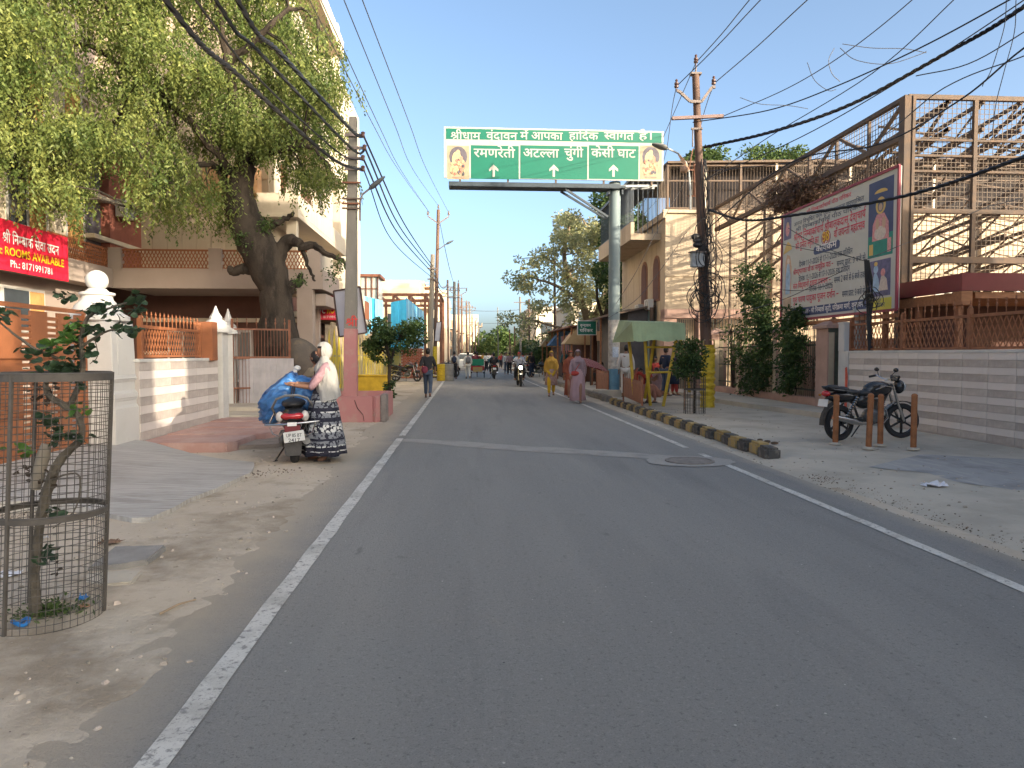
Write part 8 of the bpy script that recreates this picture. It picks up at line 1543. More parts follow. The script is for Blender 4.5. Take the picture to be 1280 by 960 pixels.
    if top:
        ids = [0, 1, 2, 3] + ar; 
        if short: pass
        Pp = [P[i] for i in ids]; 
        Pp[0] = Pp[0] + V3(0, 0, -.06); RR = [(.155 * w_, .125 * w_), (.145 * w_, .115 * w_), (.168 * w_, .125 * w_), (.075, .07), .076, .058, .044, .076, .058, .044]
        if short: Pp[6] = Pp[5].lerp(Pp[6], .12); Pp[9] = Pp[8].lerp(Pp[9], .12); RR[6] = .06; RR[9] = .06
        else: Pp[6] = Pp[5].lerp(Pp[6], .9); Pp[9] = Pp[8].lerp(Pp[9], .9)
        v, f = skinmesh(Pp, [(0, 1), (1, 2), (2, 3), (2, 4), (4, 5), (5, 6), (2, 7), (7, 8), (8, 9)], RR, sub); g = MB(); g.add(v, f); obj('shirt', g, top, t, smooth=2)
    if bot:
        Pp = [P[0]] + [P[i] for i in leg]; RR = [(.150 * w_, .125 * w_), .105, .078, .062, .105, .078, .062]; v, f = skinmesh(Pp, [(0, 1), (1, 2), (2, 3), (0, 4), (4, 5), (5, 6)], RR, sub); g = MB(); g.add(v, f); obj('trousers', g, bot, t, smooth=2)
    for mt_, prof, nm_ in ((skirt, [(.16, 1.06), (.19, .98), (.25, .80), (.30, .55), (.35, .32), (.385, .12), (.38, .115)], 'skirt'), (sari, [(.15, 1.12), (.17, 1.0), (.20, .88), (.20, .6), (.21, .35), (.23, .10), (.22, .095)], 'sari')):
        if not mt_: continue
        g = MB(); n = 44; z0 = len(prof); ky = .78
        V_ = []
        for i, (r_, z) in enumerate(prof):
            for j in range(n):
                a = 2 * pi * j / n; k = 1 + (.075 * math.sin(a * 9 + math.sin(z * 5)) + .03 * math.sin(a * 17 + 1)) * min(1, (1.1 - z) * 1.6); V_.append((r_ * k * math.cos(a) * stout, (r_ * k * math.sin(a)) * ky * stout + .02, z + .012 * math.sin(a * 5)))
        g.add(V_, [(i * n + j, i * n + (j + 1) % n, (i + 1) * n + (j + 1) % n, (i + 1) * n + j) for i in range(z0 - 1) for j in range(n)]); obj(nm_, g, mt_, t, smooth=2)
    if shoes:
        g = MB()
        for a in ('al', 'ar'): A_ = kp(a); g.box(A_ + V3(0, .055, -.066), (.085, .25, .025), 0, 0, taper=.9)
        obj('sandals', g, m_shoe, t, bevel=.006)
    if backpack:
        g = MB(); c = up(0, -.20, 1.22); g.ell(c, (.16, .11, .23), 12, 8); g.ell(c + V3(0, -.08, -.06), (.11, .06, .12), 10, 6); obj('backpack', g, backpack, t, smooth=2)
    if bag:
        g = MB(); g.ell(up(.10, .17, .98), (.15, .07, .08), 12, 8); g.tube([up(-.15, 0, 1.42), up(0, .14, 1.2), up(.1, .16, 1.04)], .012, 5); obj('handbag', g, bag, t, smooth=2)
    return t
cm_ = lambda n_, c, v=.12, s=4: mat(n_, c, .85, v, s, .15)
def stripes(name, c1, c2, sc, axis='X', distort=2.0, thr=.5):
    m = bpy.data.materials.new(name); m.use_nodes = True; t = m.node_tree; N = t.nodes; L = t.links; b = N['Principled BSDF']; b.inputs['Roughness'].default_value = .85
    tc = N.new('ShaderNodeTexCoord'); wv = N.new('ShaderNodeTexWave'); wv.bands_direction = axis; wv.inputs['Scale'].default_value = sc; wv.inputs['Distortion'].default_value = distort; wv.inputs['Detail'].default_value = 2; L.new(tc.outputs['Object'], wv.inputs[0])
    r = N.new('ShaderNodeValToRGB'); L.new(wv.outputs[1], r.inputs[0]); e = r.color_ramp.elements; e[0].position = thr - .06; e[1].position = thr + .06; e[0].color = (*c1, 1); e[1].color = (*c2, 1); L.new(r.outputs[0], b.inputs[0]); return m
def blockprint():
    m = bpy.data.materials.new('skirt_print'); m.use_nodes = True; t = m.node_tree; N = t.nodes; L = t.links; b = N['Principled BSDF']; b.inputs['Roughness'].default_value = .85
    tc = N.new('ShaderNodeTexCoord'); sp_ = N.new('ShaderNodeSeparateXYZ'); L.new(tc.outputs['Object'], sp_.inputs[0]); r = N.new('ShaderNodeValToRGB'); r.color_ramp.interpolation = 'CONSTANT'; L.new(sp_.outputs[2], r.inputs[0])
    E_ = r.color_ramp.elements; D, W_, G_ = (.008, .009, .022, 1), (.55, .55, .53, 1), (.19, .20, .22, 1)
    sq_ = [(0, D), (.17, W_), (.185, D), (.24, W_), (.26, G_), (.33, D), (.36, G_), (.45, W_), (.56, G_), (.60, D), (.66, G_), (.73, W_), (.75, D), (.80, G_), (.88, W_), (.90, G_), (1.0, D)]
    E_[0].position = 0; E_[0].color = D; E_[1].position = .17; E_[1].color = W_
    for p_, c in sq_[2:]: e_ = E_.new(p_); e_.color = c
    v = N.new('ShaderNodeTexVoronoi'); v.inputs['Scale'].default_value = 24; L.new(tc.outputs['Object'], v.inputs[0]); v2 = N.new('ShaderNodeMath'); v2.operation = 'GREATER_THAN'; v2.inputs[1].default_value = .60; L.new(v.outputs[0], v2.inputs[0])
    mx = N.new('ShaderNodeMix'); mx.data_type = 'RGBA'; L.new(v2.outputs[0], mx.inputs[0]); L.new(r.outputs[0], mx.inputs[6]); mx.inputs[7].default_value = (.02, .02, .035, 1); L.new(mx.outputs[2], b.inputs[0]); return m
m_wcloth = cm_('cloth_white', (.62, .60, .56), .06); m_khaki = cm_('cloth_khaki', (.22, .17, .11)); m_navyc = cm_('cloth_navy', (.02, .03, .06)); m_denim = cm_('denim', (.06, .08, .12)); m_blackc = cm_('cloth_black', (.022, .022, .026)); m_mar = cm_('cloth_maroon', (.16, .03, .05)); m_grey = cm_('cloth_grey', (.16, .16, .17)); m_must = cm_('cloth_mustard', (.42, .24, .04)); m_mauve = cm_('cloth_mauve', (.32, .22, .24)); m_redc = cm_('cloth_red', (.38, .05, .04)); m_rustc = cm_('cloth_rust', (.25, .07, .04)); m_teal2 = cm_('cloth_teal', (.03, .12, .15))
m_pinkt = cm_('cloth_dustypink', (.30, .18, .20), .3, 14)
# woman loading the scooter, and a second person half hidden behind her
W0 = gp(407, 576)
person('woman in long white head shawl and black white block print skirt, beside the loaded scooter', W0, -104, 1.62, 'reach', top=m_pinkt, short=True, skirt=blockprint(), head='scarf', drape=mat('shawl_white', (.34, .33, .31), .85, .12, 5, 1.0, bscale=26, aniso=(1, 1, .35)), sub=2, stout=1.08)
person('person in khaki trousers half hidden between the scooter and the woman in white', gp(384, 571) + V3(.06, .42, 0), -60, 1.52, 'reach', top=m_khaki, bot=m_khaki, sub=1)
# man walking away with sling bag
person('man in dark shirt and jeans walking away on the left road edge', gp(535, 498), 2, 1.68, 'walk', top=m_blackc, bot=m_denim, short=True, backpack=None, sub=2)
bgm = thing('sling_bag', 'small maroon bag on the hip of the man walking away', 'bag', gp(532, 498) + V3(-.02, -.13, .98)); obj('bag', MB().ell((0, 0, 0), (.12, .06, .13), 10, 7), m_mar, bgm, smooth=2)
P_ = gp(568, 474); person('walker with white cap and dark blue backpack on the left of the far road', P_, 4, 1.66, 'walk2', top=m_wcloth, bot=m_blackc, backpack=m_navyc); P_ = gp(585, 474); person('walker in pale clothes with grey backpack beside the rickshaw', P_, -4, 1.62, 'walk', top=m_wcloth, bot=m_wcloth, backpack=m_grey)
P_ = gp(689, 495.5); person('woman in mustard shawl and yellow trousers walking toward the viewer on the right', P_, 184, 1.58, 'walk2', top=m_must, bot=cm_('cloth_yellow', (.55, .33, .02)), sari=None, head='scarf', drape=m_must, stout=1.12)
g_t = [o for o in COL.objects if o.get('label', '').startswith('woman in mustard')][0]
g = MB(); g.lathe([(.17, 1.05), (.2, .95), (.23, .7), (.25, .45), (.24, .44)], n=20, sy=.75); obj('tunic', g, cm_('tunic_brown', (.30, .19, .16), .3, 14), g_t, smooth=2)
P_ = gp(722, 504); mau = stripes('sari_stripe', (.36, .26, .28), (.20, .13, .15), 9, 'X', 3)
person('woman in striped mauve sari with red handbag walking toward the viewer by the right kerb', P_, 188, 1.60, 'walk', top=mau, sari=mat('sari_mauve', (.38, .25, .27), .85, .1), bag=m_redc, head='scarf', drape=mau, stout=1.12)
P_ = gp(713, 497); person('woman in rust red sari just behind the mauve sari woman', P_, 180, 1.58, 'walk2', top=m_rustc, sari=m_rustc, head='scarf', drape=m_rustc)
pz = thing('parasol', 'dark red checked cloth parasol held over the two women by the kerb', 'parasol', gp(733, 502) + V3(0, 0, 1.1)); g = MB(); c = at(736, 455, 22.6); ck = stripes('check_cloth', (.20, .02, .03), (.42, .32, .26), 9, 'DIAGONAL', 3, .86)
n = 16; V_ = [c + V3(0, 0, .16)]
for rr, zz in ((.28, .13), (.52, .02), (.62, -.08)):
    for j in range(n): a = 2 * pi * j / n; V_.append(c + V3(rr * math.cos(a), rr * .8 * math.sin(a), zz - .28 * math.cos(a) * rr + (.02 if j % 2 else -.02) * rr))
g.add(V_, [(0, 1 + j, 1 + (j + 1) % n) for j in range(n)] + [(1 + i * n + j, 1 + i * n + (j + 1) % n, 1 + (i + 1) * n + (j + 1) % n, 1 + (i + 1) * n + j) for i in range(2) for j in range(n)]); obj('canopy', g, ck, pz, world=True, smooth=2); g = MB(); g.tube([c + V3(0, 0, .2), c + V3(-.25, -.1, -.55)], .012, 6); obj('stick', g, m_wood, pz, world=True)
# people round the yellow frame
P_ = gp(793, 503); person('man in white shirt seen from behind at the yellow frame stall', P_ + V3(0, 1.2, .1), 20, 1.68, 'stand', top=m_wcloth, bot=m_wcloth)
P_ = gp(825, 497); person('child in orange red shirt standing behind the yellow frame', P_ + V3(0, .6, .1), 190, 1.30, 'stand', top=m_redc, bot=m_navyc, short=True)
P_ = gp(838, 500); person('person in dark blue shirt behind the yellow frame', P_ + V3(0, .6, .1), 60, 1.62, 'stand', top=m_navyc, bot=m_denim, short=True)
P_ = gp(848, 499); person('girl in dark dress and red leggings looking at her hands by the small guarded tree', P_ + V3(0, .5, .1), 70, 1.58, 'phone', top=cm_('cloth_plum', (.12, .07, .11)), bot=m_redc); 
g_t = [o for o in COL.objects if o.get('label', '').startswith('girl in dark')][0]; g = MB(); g.lathe([(.16, 1.05), (.19, .9), (.22, .55), (.23, .42)], n=18, sy=.8); obj('dress', g, m_navyc, g_t, smooth=2)
P_ = gp(806, 506); person('woman in peach sari squatting under the yellow frame', P_ + V3(-.1, .2, .05), 150, 1.6, 'squat', top=m_redc, bot=cm_('cloth_peach', (.45, .22, .17)), head='scarf', drape=None)
P_ = gp(818, 506); person('person in pinkish clothes squatting behind the peach sari woman', P_ + V3(.2, .5, .05), 240, 1.6, 'squat', top=m_mauve, bot=cm_('cloth_peach', (0, 0, 0)))
P_ = gp(800, 500); person('person with dark hair in rust shirt sitting low behind the brown railing', P_ + V3(-.1, 1.0, .1), 30, 1.6, 'squat', top=m_rustc, bot=m_blackc)
P_ = gp(752, 486); person('hawker crouching beside the brown railing left of the green pole', P_ + V3(.3, 1.5, .1), 250, 1.6, 'squat', top=m_grey, bot=m_blackc)
P_ = gp(706, 474); person('person in teal shirt at the far shops', P_ + V3(0, 0, .1), 200, 1.65, 'stand', top=m_teal2, bot=m_blackc)
# far crowd at the end of the road
cr = [m_wcloth, m_must, m_wcloth, m_redc, m_grey, m_wcloth, m_mauve, m_teal2]; cn = ['white', 'mustard', 'white', 'red', 'grey', 'white', 'mauve', 'teal']; od = 'leftmost,second,third,fourth,fifth,sixth,seventh,eighth,ninth,tenth,eleventh,twelfth,thirteenth,fourteenth,fifteenth,rightmost'.split(',')
for i, (x, y) in enumerate(CR_ := ((608, 465), (604, 461), (611, 460), (626, 461), (631, 463), (633, 468), (637, 469), (641, 464), (627, 458), (662, 470), (658, 464), (653, 462), (645, 461), (600, 459), (615, 457), (665, 462))):
    P_ = gp(x, y); person('far pedestrian in %s, %s from the left in the crowd at the road end' % (cn[i % 8], od[sorted(CR_).index((x, y))]), P_, rnd.choice((0, 180, 170, 10)), 1.62, rnd.choice(('walk', 'stand', 'walk2')), top=cr[i % 8], bot=[m_blackc, m_wcloth, m_denim][i % 3], shoes=False, group='far pedestrians at the end of the road')

# ================================================================= VEHICLES
m_tyre = mat('tyre', (.03, .03, .032), .85, .2, 20, .3); m_chr = mat('chrome', (.5, .5, .5), .22, .05, 5, 0, metal=1); m_blk = mat('paint_black', (.018, .018, .02), .22, .1, 5, 0, spec=.6); m_eng = mat('engine_grey', (.16, .16, .16), .5, .25, 12, .2, metal=.6); m_plate = mat('number_plate', (.62, .62, .60), .5); m_tail = mat('tail_red', (.42, .015, .02), .15, .1, 5, 0, spec=.8); m_seat = mat('seat_vinyl', (.022, .022, .024), .5, .1, 20, .1); m_dust = mat('dusty_black', (.055, .05, .045), .7, .3, 8)
def wheel(t, c, r, w_=.09, ax=(1, 0, 0), spokes=10, mt=m_blk):
    c = Vector(c); g = MB(); A_ = Vector(ax).normalized(); u = V3(0, 0, 1); u = (u - A_ * u.dot(A_)).normalized(); v = A_.cross(u); n = 32
    pr = [(r - w_ * .9, -.35), (r - w_ * .35, -.5), (r - .008, -.3), (r, 0), (r - .008, .3), (r - w_ * .35, .5), (r - w_ * .9, .35)]
    V_ = [c + (u * math.cos(2 * pi * j / n) + v * math.sin(2 * pi * j / n)) * rr + A_ * (k * w_) for rr, k in pr for j in range(n)]; m_ = len(pr)
    g.add(V_, [(i * n + j, i * n + (j + 1) % n, ((i + 1) % m_) * n + (j + 1) % n, ((i + 1) % m_) * n + j) for i in range(m_) for j in range(n)]); w = obj('wheel', g, m_tyre, t, smooth=1)
    g = MB(); g.tube([c + (u * math.cos(2 * pi * j / n) + v * math.sin(2 * pi * j / n)) * (r - w_ * .95) for j in range(n)], .016, 6, closed=True)
    for j in range(spokes): a = 2 * pi * j / spokes; g.bar(c, c + (u * math.cos(a) + v * math.sin(a)) * (r - w_), .03 if spokes < 8 else .006)
    g.tube([c - A_ * .06, c + A_ * .06], .05, 12); obj('rim', g, mt, w, smooth=1); return w
def motorcycle(lb, loc, rz, steer=0, light=False, rackless=True, group=None, tank=m_blk):
    t = thing('motorcycle', lb, 'motorcycle', loc, rz, group); r = .30; wheel(t, (0, -.64, r), r, .095, spokes=6)
    S_ = Matrix.Rotation(steer, 3, 'Z'); H0 = V3(0, .50, .85)
    fx = lambda x, y, z: H0 + S_ @ (V3(x, y, z) - H0)
    ax = S_ @ V3(1, 0, 0); wheel(t, fx(0, .68, r), r, .085, ax, 6)
    g = MB()
    for s_ in (-.09, .09): g.tube([fx(s_, .68, r), fx(s_, .56, .62), fx(s_, .47, .93)], [.024, .026, .018], 8)
    obj('fork', g, m_chr, t, smooth=1)
    g = MB(); pts = [fx(0, .68 + .335 * math.sin(a), r + .335 * math.cos(a)) for a in [-1.35 + k * .25 for k in range(9)]]
    for i in range(8): g.bar(pts[i], pts[i + 1], .12, .012)
    obj('front_fender', g, m_blk, t)
    g = MB(); pts = [V3(0, -.64 + .36 * math.sin(a), r + .36 * math.cos(a)) for a in [-1.65 + k * .28 for k in range(8)]]
    for i in range(7): g.bar(pts[i], pts[i + 1], .11, .012)
    obj('rear_fender', g, m_dust, t)
    g = MB(); g.tube([fx(-.36, .30, 1.04), fx(-.24, .36, 1.07), fx(-.10, .44, 1.0), fx(.10, .44, 1.0), fx(.24, .36, 1.07), fx(.36, .30, 1.04)], .012, 6); hb = obj('handlebar', g, m_chr, t, smooth=1)
    for s_ in (-1, 1): g = MB(); g.tube([fx(s_ * .36, .30, 1.04), fx(s_ * .25, .355, 1.068)], .02, 8); g.tube([fx(s_ * .255, .35, 1.066), fx(s_ * .26, .38, 1.06), fx(s_ * .36, .36, 1.045)], .007, 5); obj('grip', g, m_seat, hb)
    for s_ in (-1, 1):
        g = MB(); g.tube([fx(s_ * .2, .38, 1.07), fx(s_ * .30, .40, 1.15)], .006, 5); g.ell(fx(s_ * .31, .40, 1.17), (.055, .02, .035), 10, 6); obj('mirror', g, m_blk, t, smooth=1)
    g = MB(); g.ell((0, .18, .84), (.135, .30, .14), 16, 10); g.ell((0, .05, .80), (.11, .2, .11), 12, 8); obj('tank', g, tank, t, smooth=2)
    g = MB()
    for s_ in (-1, 1): g.tube([(s_ * .128, .38, .88), (s_ * .142, .2, .90), (s_ * .125, .0, .84)], .010, 5)
    obj('tank_stripe', g, m_chr, t, smooth=1)
    g = MB(); V_ = []
    for y, z, w_ in ((.0, .80, .10), (-.12, .78, .12), (-.40, .80, .13), (-.62, .85, .12), (-.80, .88, .08)): g.ell((0, y, z), (w_, .16, .055), 12, 7)
    obj('seat', g, m_seat, t, smooth=2)
    g = MB(); g.ell((0, -.55, .73), (.115, .36, .10), 14, 8); g.ell((0, -.12, .66), (.12, .2, .14), 12, 8); obj('side_panel', g, m_blk, t, smooth=2)
    g = MB(); g.tube([(.1, -.5, .82), (.11, -.86, .86), (.06, -.95, .9), (-.06, -.95, .9), (-.11, -.86, .86), (-.1, -.5, .82)], .012, 6); obj('grab_rail', g, m_blk, t, smooth=1)
    g = MB(); g.tube([fx(0, .50, .92), V3(0, .32, .62), V3(0, .18, .34), V3(0, -.2, .32), V3(0, -.35, .62), V3(0, -.75, .78)], .022, 7); g.tube([(0, .45, .9), (0, -.3, .72)], .022, 7)
    for s_ in (-.08, .08): g.tube([(s_, -.25, .38), (s_, -.64, r)], .022, 6); g.tube([(s_ * 1.5, -.38, .74), (s_ * 1.4, -.60, .36)], .02, 6)
    obj('frame', g, m_dust, t, smooth=1)
    g = MB()
    for s_ in (-.12, .12):
        for k in range(9): a = (s_, -.38 - .024 * k, .72 - .036 * k); g.tube([a, (a[0], a[1] - .006, a[2] - .012)], .034, 8)
    obj('shock_spring', g, m_chr, t)
    g = MB(); g.ell((0, .05, .40), (.13, .17, .13), 12, 8); g.box((0, .17, .56), (.15, .14, .22), rx=-.3); 
    for k in range(6): g.box((0, .18 + k * .0, .49 + k * .03), (.19, .17, .010), rx=-.3)
    g.lathe([(.09, -.02), (.1, 0), (.085, .03)], (.13, .0, .38), 14, M_=Matrix.Rotation(pi / 2, 3, 'Y')); obj('engine', g, m_eng, t, smooth=1)
    g = MB(); g.tube([(.09, .28, .50), (.11, .30, .36), (.12, .16, .25), (.13, -.15, .27), (.15, -.35, .30)], .020, 7); g.tube([(.15, -.30, .29), (.16, -.5, .33), (.165, -.92, .42)], [.035, .052, .045], 10); obj('exhaust', g, m_chr if not light else m_eng, t, smooth=1)
    g = MB(); g.tube([(-.22, .0, .30), (.22, .0, .30)], .012, 6); g.tube([(-.2, -.34, .36), (.2, -.34, .36)], .012, 6); g.tube([(-.1, -.05, .28), (-.24, -.12, .02)], .012, 6); obj('footpeg', g, m_dust, t)
    g = MB(); g.ell(fx(0, .62, .88), (.10, .08, .12), 14, 10); hl = obj('headlight', g, m_blk, t, smooth=2); g = MB(); g.ell(fx(0, .675, .88), (.078, .035, .088), 14, 8)
    obj('lens', g, mat('headlamp_lit', (1, .93, .75), .2, emit=9, bump=0) if light else mat('lens_clear', (.4, .42, .42), .1, bump=0), hl, smooth=2)
    g = MB(); g.box(fx(0, .56, 1.02), (.16, .05, .10), 0, rx=-.5); obj('meter', g, m_blk, t, bevel=.01)
    g = MB(); g.ell((0, -.93, .79), (.085, .06, .05), 12, 8); obj('tail_light', g, m_tail, t, smooth=2)
    for s_ in (-1, 1): g = MB(); g.tube([(s_ * .05, -.88, .76), (s_ * .15, -.9, .76)], .008, 5); g.ell((s_ * .16, -.9, .76), (.03, .02, .022), 8, 5); obj('indicator', g, mat('amber', (.5, .2, .03), .2, bump=0), t, smooth=2)
    g = MB(); g.box((0, -.985, .64), (.20, .008, .12), rx=-.2); obj('number_plate', g, m_plate, t); g = MB(); g.bar((0, -.88, .76), (0, -.98, .62), .05, .02); g.tube([(.03, -.98, .58), (.07, -1.0, .5), (.03, -1.0, .42), (0, -.97, .46)], .006, 5); obj('plate_bracket', g, m_dust, t)
    return t
M0 = gp(1063, 557); Mf = gp(1141, 552.5); hd = math.atan2(Mf.y - M0.y, Mf.x - M0.x) - pi / 2
ctr = M0.lerp(Mf, .52); mo = motorcycle('black motorcycle parked on its stand beside the right striped wall', (ctr.x - .24, ctr.y + .05, .07), hd, steer=-.35)
for i in range(4): pass
# bollards
m_bol = mat('bollard_rust', (.27, .105, .04), .65, .3, 7, .2)
gb = MB(); gb.tube([(0, 0, 0), (0, 0, .78)], .043, 12); bme = mesh_of(gb, 'pipe', m_bol, smooth=1); gb = MB(); gb.ell((0, 0, .785), (.046, .046, .035), 12, 6); bcap = mesh_of(gb, 'cap', m_bol, smooth=2); gb = MB(); gb.lathe([(.09, 0), (.085, .02), (.05, .035)], n=12); bft = mesh_of(gb, 'footing', m_cem, smooth=1)
for (x, y), s_, lb in (((1044, 560), .98, 'leftmost rusty bollard, in front of the rear wheel of the motorcycle'), ((1085.5, 566), 1.04, 'second rusty bollard from the left, tallest, before the motorcycle engine'), ((1100, 562), 1.0, 'third rusty bollard from the left, close behind the second'), ((1141.5, 567), 1.04, 'rightmost rusty bollard, standing by the front wheel of the motorcycle')):
    p = gp(x, y); t = thing('bollard', lb, 'bollard', (p.x, p.y, .06), rnd.random(), 'rusty bollards round the parked motorcycle'); t.rotation_euler.x = rnd.uniform(-.03, .03); t.scale = (1, 1, s_)
    piece('pipe', bme, t, (0, 0, 0)); piece('cap', bcap, t, (0, 0, 0)); piece('footing', bft, t, (0, 0, 0))
# traffic down the road
L0 = gp(649, 482.5); m2 = motorcycle('oncoming motorcycle with lit headlight and two riders', L0, pi + .03, light=True)
person('rider with red head scarf and striped shirt on the oncoming motorcycle', L0 + V3(0, .12, -.02), 180, 1.66, 'ride', top=stripes('shirt_stripe', (.5, .5, .52), (.16, .16, .2), 30, 'X', 0), bot=m_blackc, hair=m_redc); person('pillion rider in pale blue shirt behind the red scarf rider', L0 + V3(.05, .52, .03), 180, 1.68, 'pill', top=cm_('cloth_paleblue', (.36, .42, .50)), bot=m_blackc)
L0 = gp(617, 473.5); dup(mo, L0, .02, label='motorcycle riding away in the middle of the far road'); person('rider in dark teal shirt on the motorcycle riding away', L0 + V3(0, -.12, -.02), 0, 1.68, 'ride', top=m_teal2, bot=m_blackc); person('pillion rider in black behind the teal shirt rider', L0 + V3(0, -.5, .0), 0, 1.62, 'pill', top=m_blackc, bot=m_blackc)
L0 = gp(674, 472); dup(mo, L0, -2.2, label='motorcycle standing at the right road side by the dark bush'); person('man in dark clothes standing astride the motorcycle by the dark bush', L0 + V3(-.5, .1, 0), 150, 1.66, 'stand', top=m_blackc, bot=m_navyc)
for (x, y), rz, lb in (((508, 477), -1.9, 'nearest black motorcycle parked by the yellow arches'), ((517, 472), -1.7, 'second motorcycle parked behind the nearest one by the arches'), ((548, 475), -1.4, 'reddish parked motorcycle just beyond the walking man'), ((556, 472), -1.2, 'parked motorcycle nearest the small concrete drum')):
    dup(mo, gp(x, y), rz, label=lb, group='motorcycles parked along the left arches')
for (x, y, lb) in ((640, 463, 'far scooter beside the crowd left of the bush'), (612, 462, 'far motorcycle behind the rickshaw')): dup(mo, gp(x, y), 2.9, label=lb)
# cycle rickshaw
R0 = gp(597, 472.5); rk = thing('cycle_rickshaw', 'red cycle rickshaw with green seat back seen from behind on the far road', 'rickshaw', R0)
for s_ in (-.42, .42): wheel(rk, (s_, 0, .34), .34, .04, spokes=14)
wheel(rk, (0, 1.7, .34), .34, .04, spokes=14); m_rkr = cm_('rickshaw_red', (.30, .03, .04)); m_rkg = cm_('rickshaw_green', (.02, .20, .12))
g = MB(); g.box((0, .0, .62), (.78, .6, .28), taper=1.1); obj('seat_box', g, m_rkr, rk, bevel=.02); g = MB(); g.box((0, -.28, 1.0), (.8, .08, .42), rx=.15); obj('backrest', g, m_rkg, rk, bevel=.03)
g = MB(); g.tube([(-.45, -.25, .7), (-.47, -.3, 1.2), (-.45, .2, 1.25)], .015, 5); g.tube([(.45, -.25, .7), (.47, -.3, 1.2), (.45, .2, 1.25)], .015, 5); g.tube([(0, .1, .5), (0, .9, .45), (0, 1.2, .9), (0, 1.55, .95), (0, 1.7, .34)], .02, 6); g.tube([(-.25, 1.5, 1.05), (.25, 1.5, 1.05)], .012, 5); g.tube([(-.42, 0, .34), (.42, 0, .34)], .015, 5); obj('frame', g, m_rust, rk); g = MB(); g.box((0, -.34, .55), (.6, .03, .3)); obj('rear_panel', g, my, rk)
person('passenger in maroon seated in the cycle rickshaw', R0 + V3(-.15, .1, .12), 10, 1.62, 'pill', top=m_mar, bot=m_mar); person('rickshaw driver in brown on the front saddle', R0 + V3(0, 1.0, .1), 0, 1.6, 'ride', top=m_rustc, bot=m_grey)
vn = thing('van', 'small white van parked behind the far walkers on the left', 'van', gp(583, 463)); g = MB(); g.box((0, 0, .95), (1.6, 3.6, 1.3), taper=.9); obj('body', g, m_white, vn, bevel=.12); g = MB(); g.box((0, -1.76, 1.3), (1.2, .03, .45)); obj('rear_window', g, m_glass, vn)
for s_ in (-.65, .65):
    for y in (-1.1, 1.1): wheel(vn, (s_, y, .3), .3, .16, spokes=6)
# scooter with blue bundle
SR = gp(369, 579); sc = thing('scooter', 'black and red scooter seen from behind, loaded with a blue tarpaulin bundle', 'scooter', SR, -.12 + .28); sc.rotation_euler.y = -.03
wheel(sc, (0, .0, .235), .235, .11, spokes=5); wheel(sc, (-.02, 1.25, .235), .235, .10, spokes=5)
g = MB(); g.ell((0, .22, .62), (.20, .42, .20), 16, 10); g.ell((0, -.02, .66), (.17, .22, .13), 14, 8); obj('rear_body', g, m_blk, sc, smooth=2)
g = MB(); g.ell((0, -.17, .665), (.165, .07, .055), 14, 8); obj('tail_light', g, m_tail, sc, smooth=2)
m_lens = mat('lens_pale', (.5, .47, .44), .15, bump=0)
for s_ in (-1, 1): g = MB(); g.ell((s_ * .165, -.13, .66), (.055, .07, .075), 10, 8); obj('indicator', g, m_lens, sc, smooth=2)
g = MB(); g.ell((0, .28, .82), (.17, .45, .07), 14, 8); obj('seat', g, m_seat, sc, smooth=2)
g = MB(); pts = [(-.24, .12, .66), (-.27, -.02, .78), (-.20, -.1, .90), (-.08, -.14, .945), (.08, -.14, .945), (.20, -.1, .90), (.27, -.02, .78), (.24, .12, .66)]; g.tube(pts, .017, 8); obj('grab_rail', g, mat('rail_grey', (.24, .23, .22), .45, .1, 5, 0, metal=.5), sc, smooth=1)
g = MB(); g.tube([(-.36, -.14, .56), (-.15, -.25, .565), (.15, -.25, .575), (.36, -.14, .58)], .015, 8); 
for s_ in (-1, 1): g.tube([(s_ * .30, -.15, .57), (s_ * .26, -.2, .44), (s_ * .17, -.2, .40), (s_ * .1, -.22, .50), (s_ * .12, -.24, .56)], .010, 6); g.tube([(s_ * .3, -.12, .58), (s_ * .24, .02, .72)], .010, 6)
obj('crash_guard', g, m_chr, sc, smooth=1); g = MB(); g.box((.0, -.265, .565), (.12, .012, .05)); obj('badge', g, m_lw, sc)
g = MB(); g.box((0, -.24, .50), (.2, .02, .09)); obj('red_reflector', g, mat('maroon', (0, 0, 0)), sc); g = MB(); g.box((.02, -.27, .40), (.27, .012, .14), ry=-.10); pn = obj('number_plate', g, m_plate, sc)
for s__, z_ in (('UP 85 BT', .415), ('2417', .350)):
    cu = latin(s__, 10); tmp = bpy.data.objects.new('t', cu); COL.objects.link(tmp); me = bpy.data.meshes.new_from_object(tmp.evaluated_get(bpy.context.evaluated_depsgraph_get())); bpy.data.objects.remove(tmp); xs = [v.co.x for v in me.vertices]; k = .20 / (max(xs) - min(xs)) if z_ > .4 else .15 / (max(xs) - min(xs))
    for v in me.vertices: v.co = V3(.02 + (v.co.x - (max(xs) + min(xs)) / 2) * k, -.278, z_ - .02 + v.co.y * .065)
    me.materials.clear(); me.materials.append(m_lk); o = bpy.data.objects.new('lettering', me); COL.objects.link(o); o.parent = pn; o.rotation_euler.y = 0
g = MB(); g.add([(-.12, -.22, .36), (.12, -.22, .36), (.10, -.27, .14), (-.10, -.27, .14), (-.12, -.19, .36), (.12, -.19, .36), (.10, -.25, .14), (-.10, -.25, .14)], [(0, 1, 2, 3), (7, 6, 5, 4), (0, 4, 5, 1), (1, 5, 6, 2), (2, 6, 7, 3), (3, 7, 4, 0)]); obj('mudflap', g, m_dust, sc)
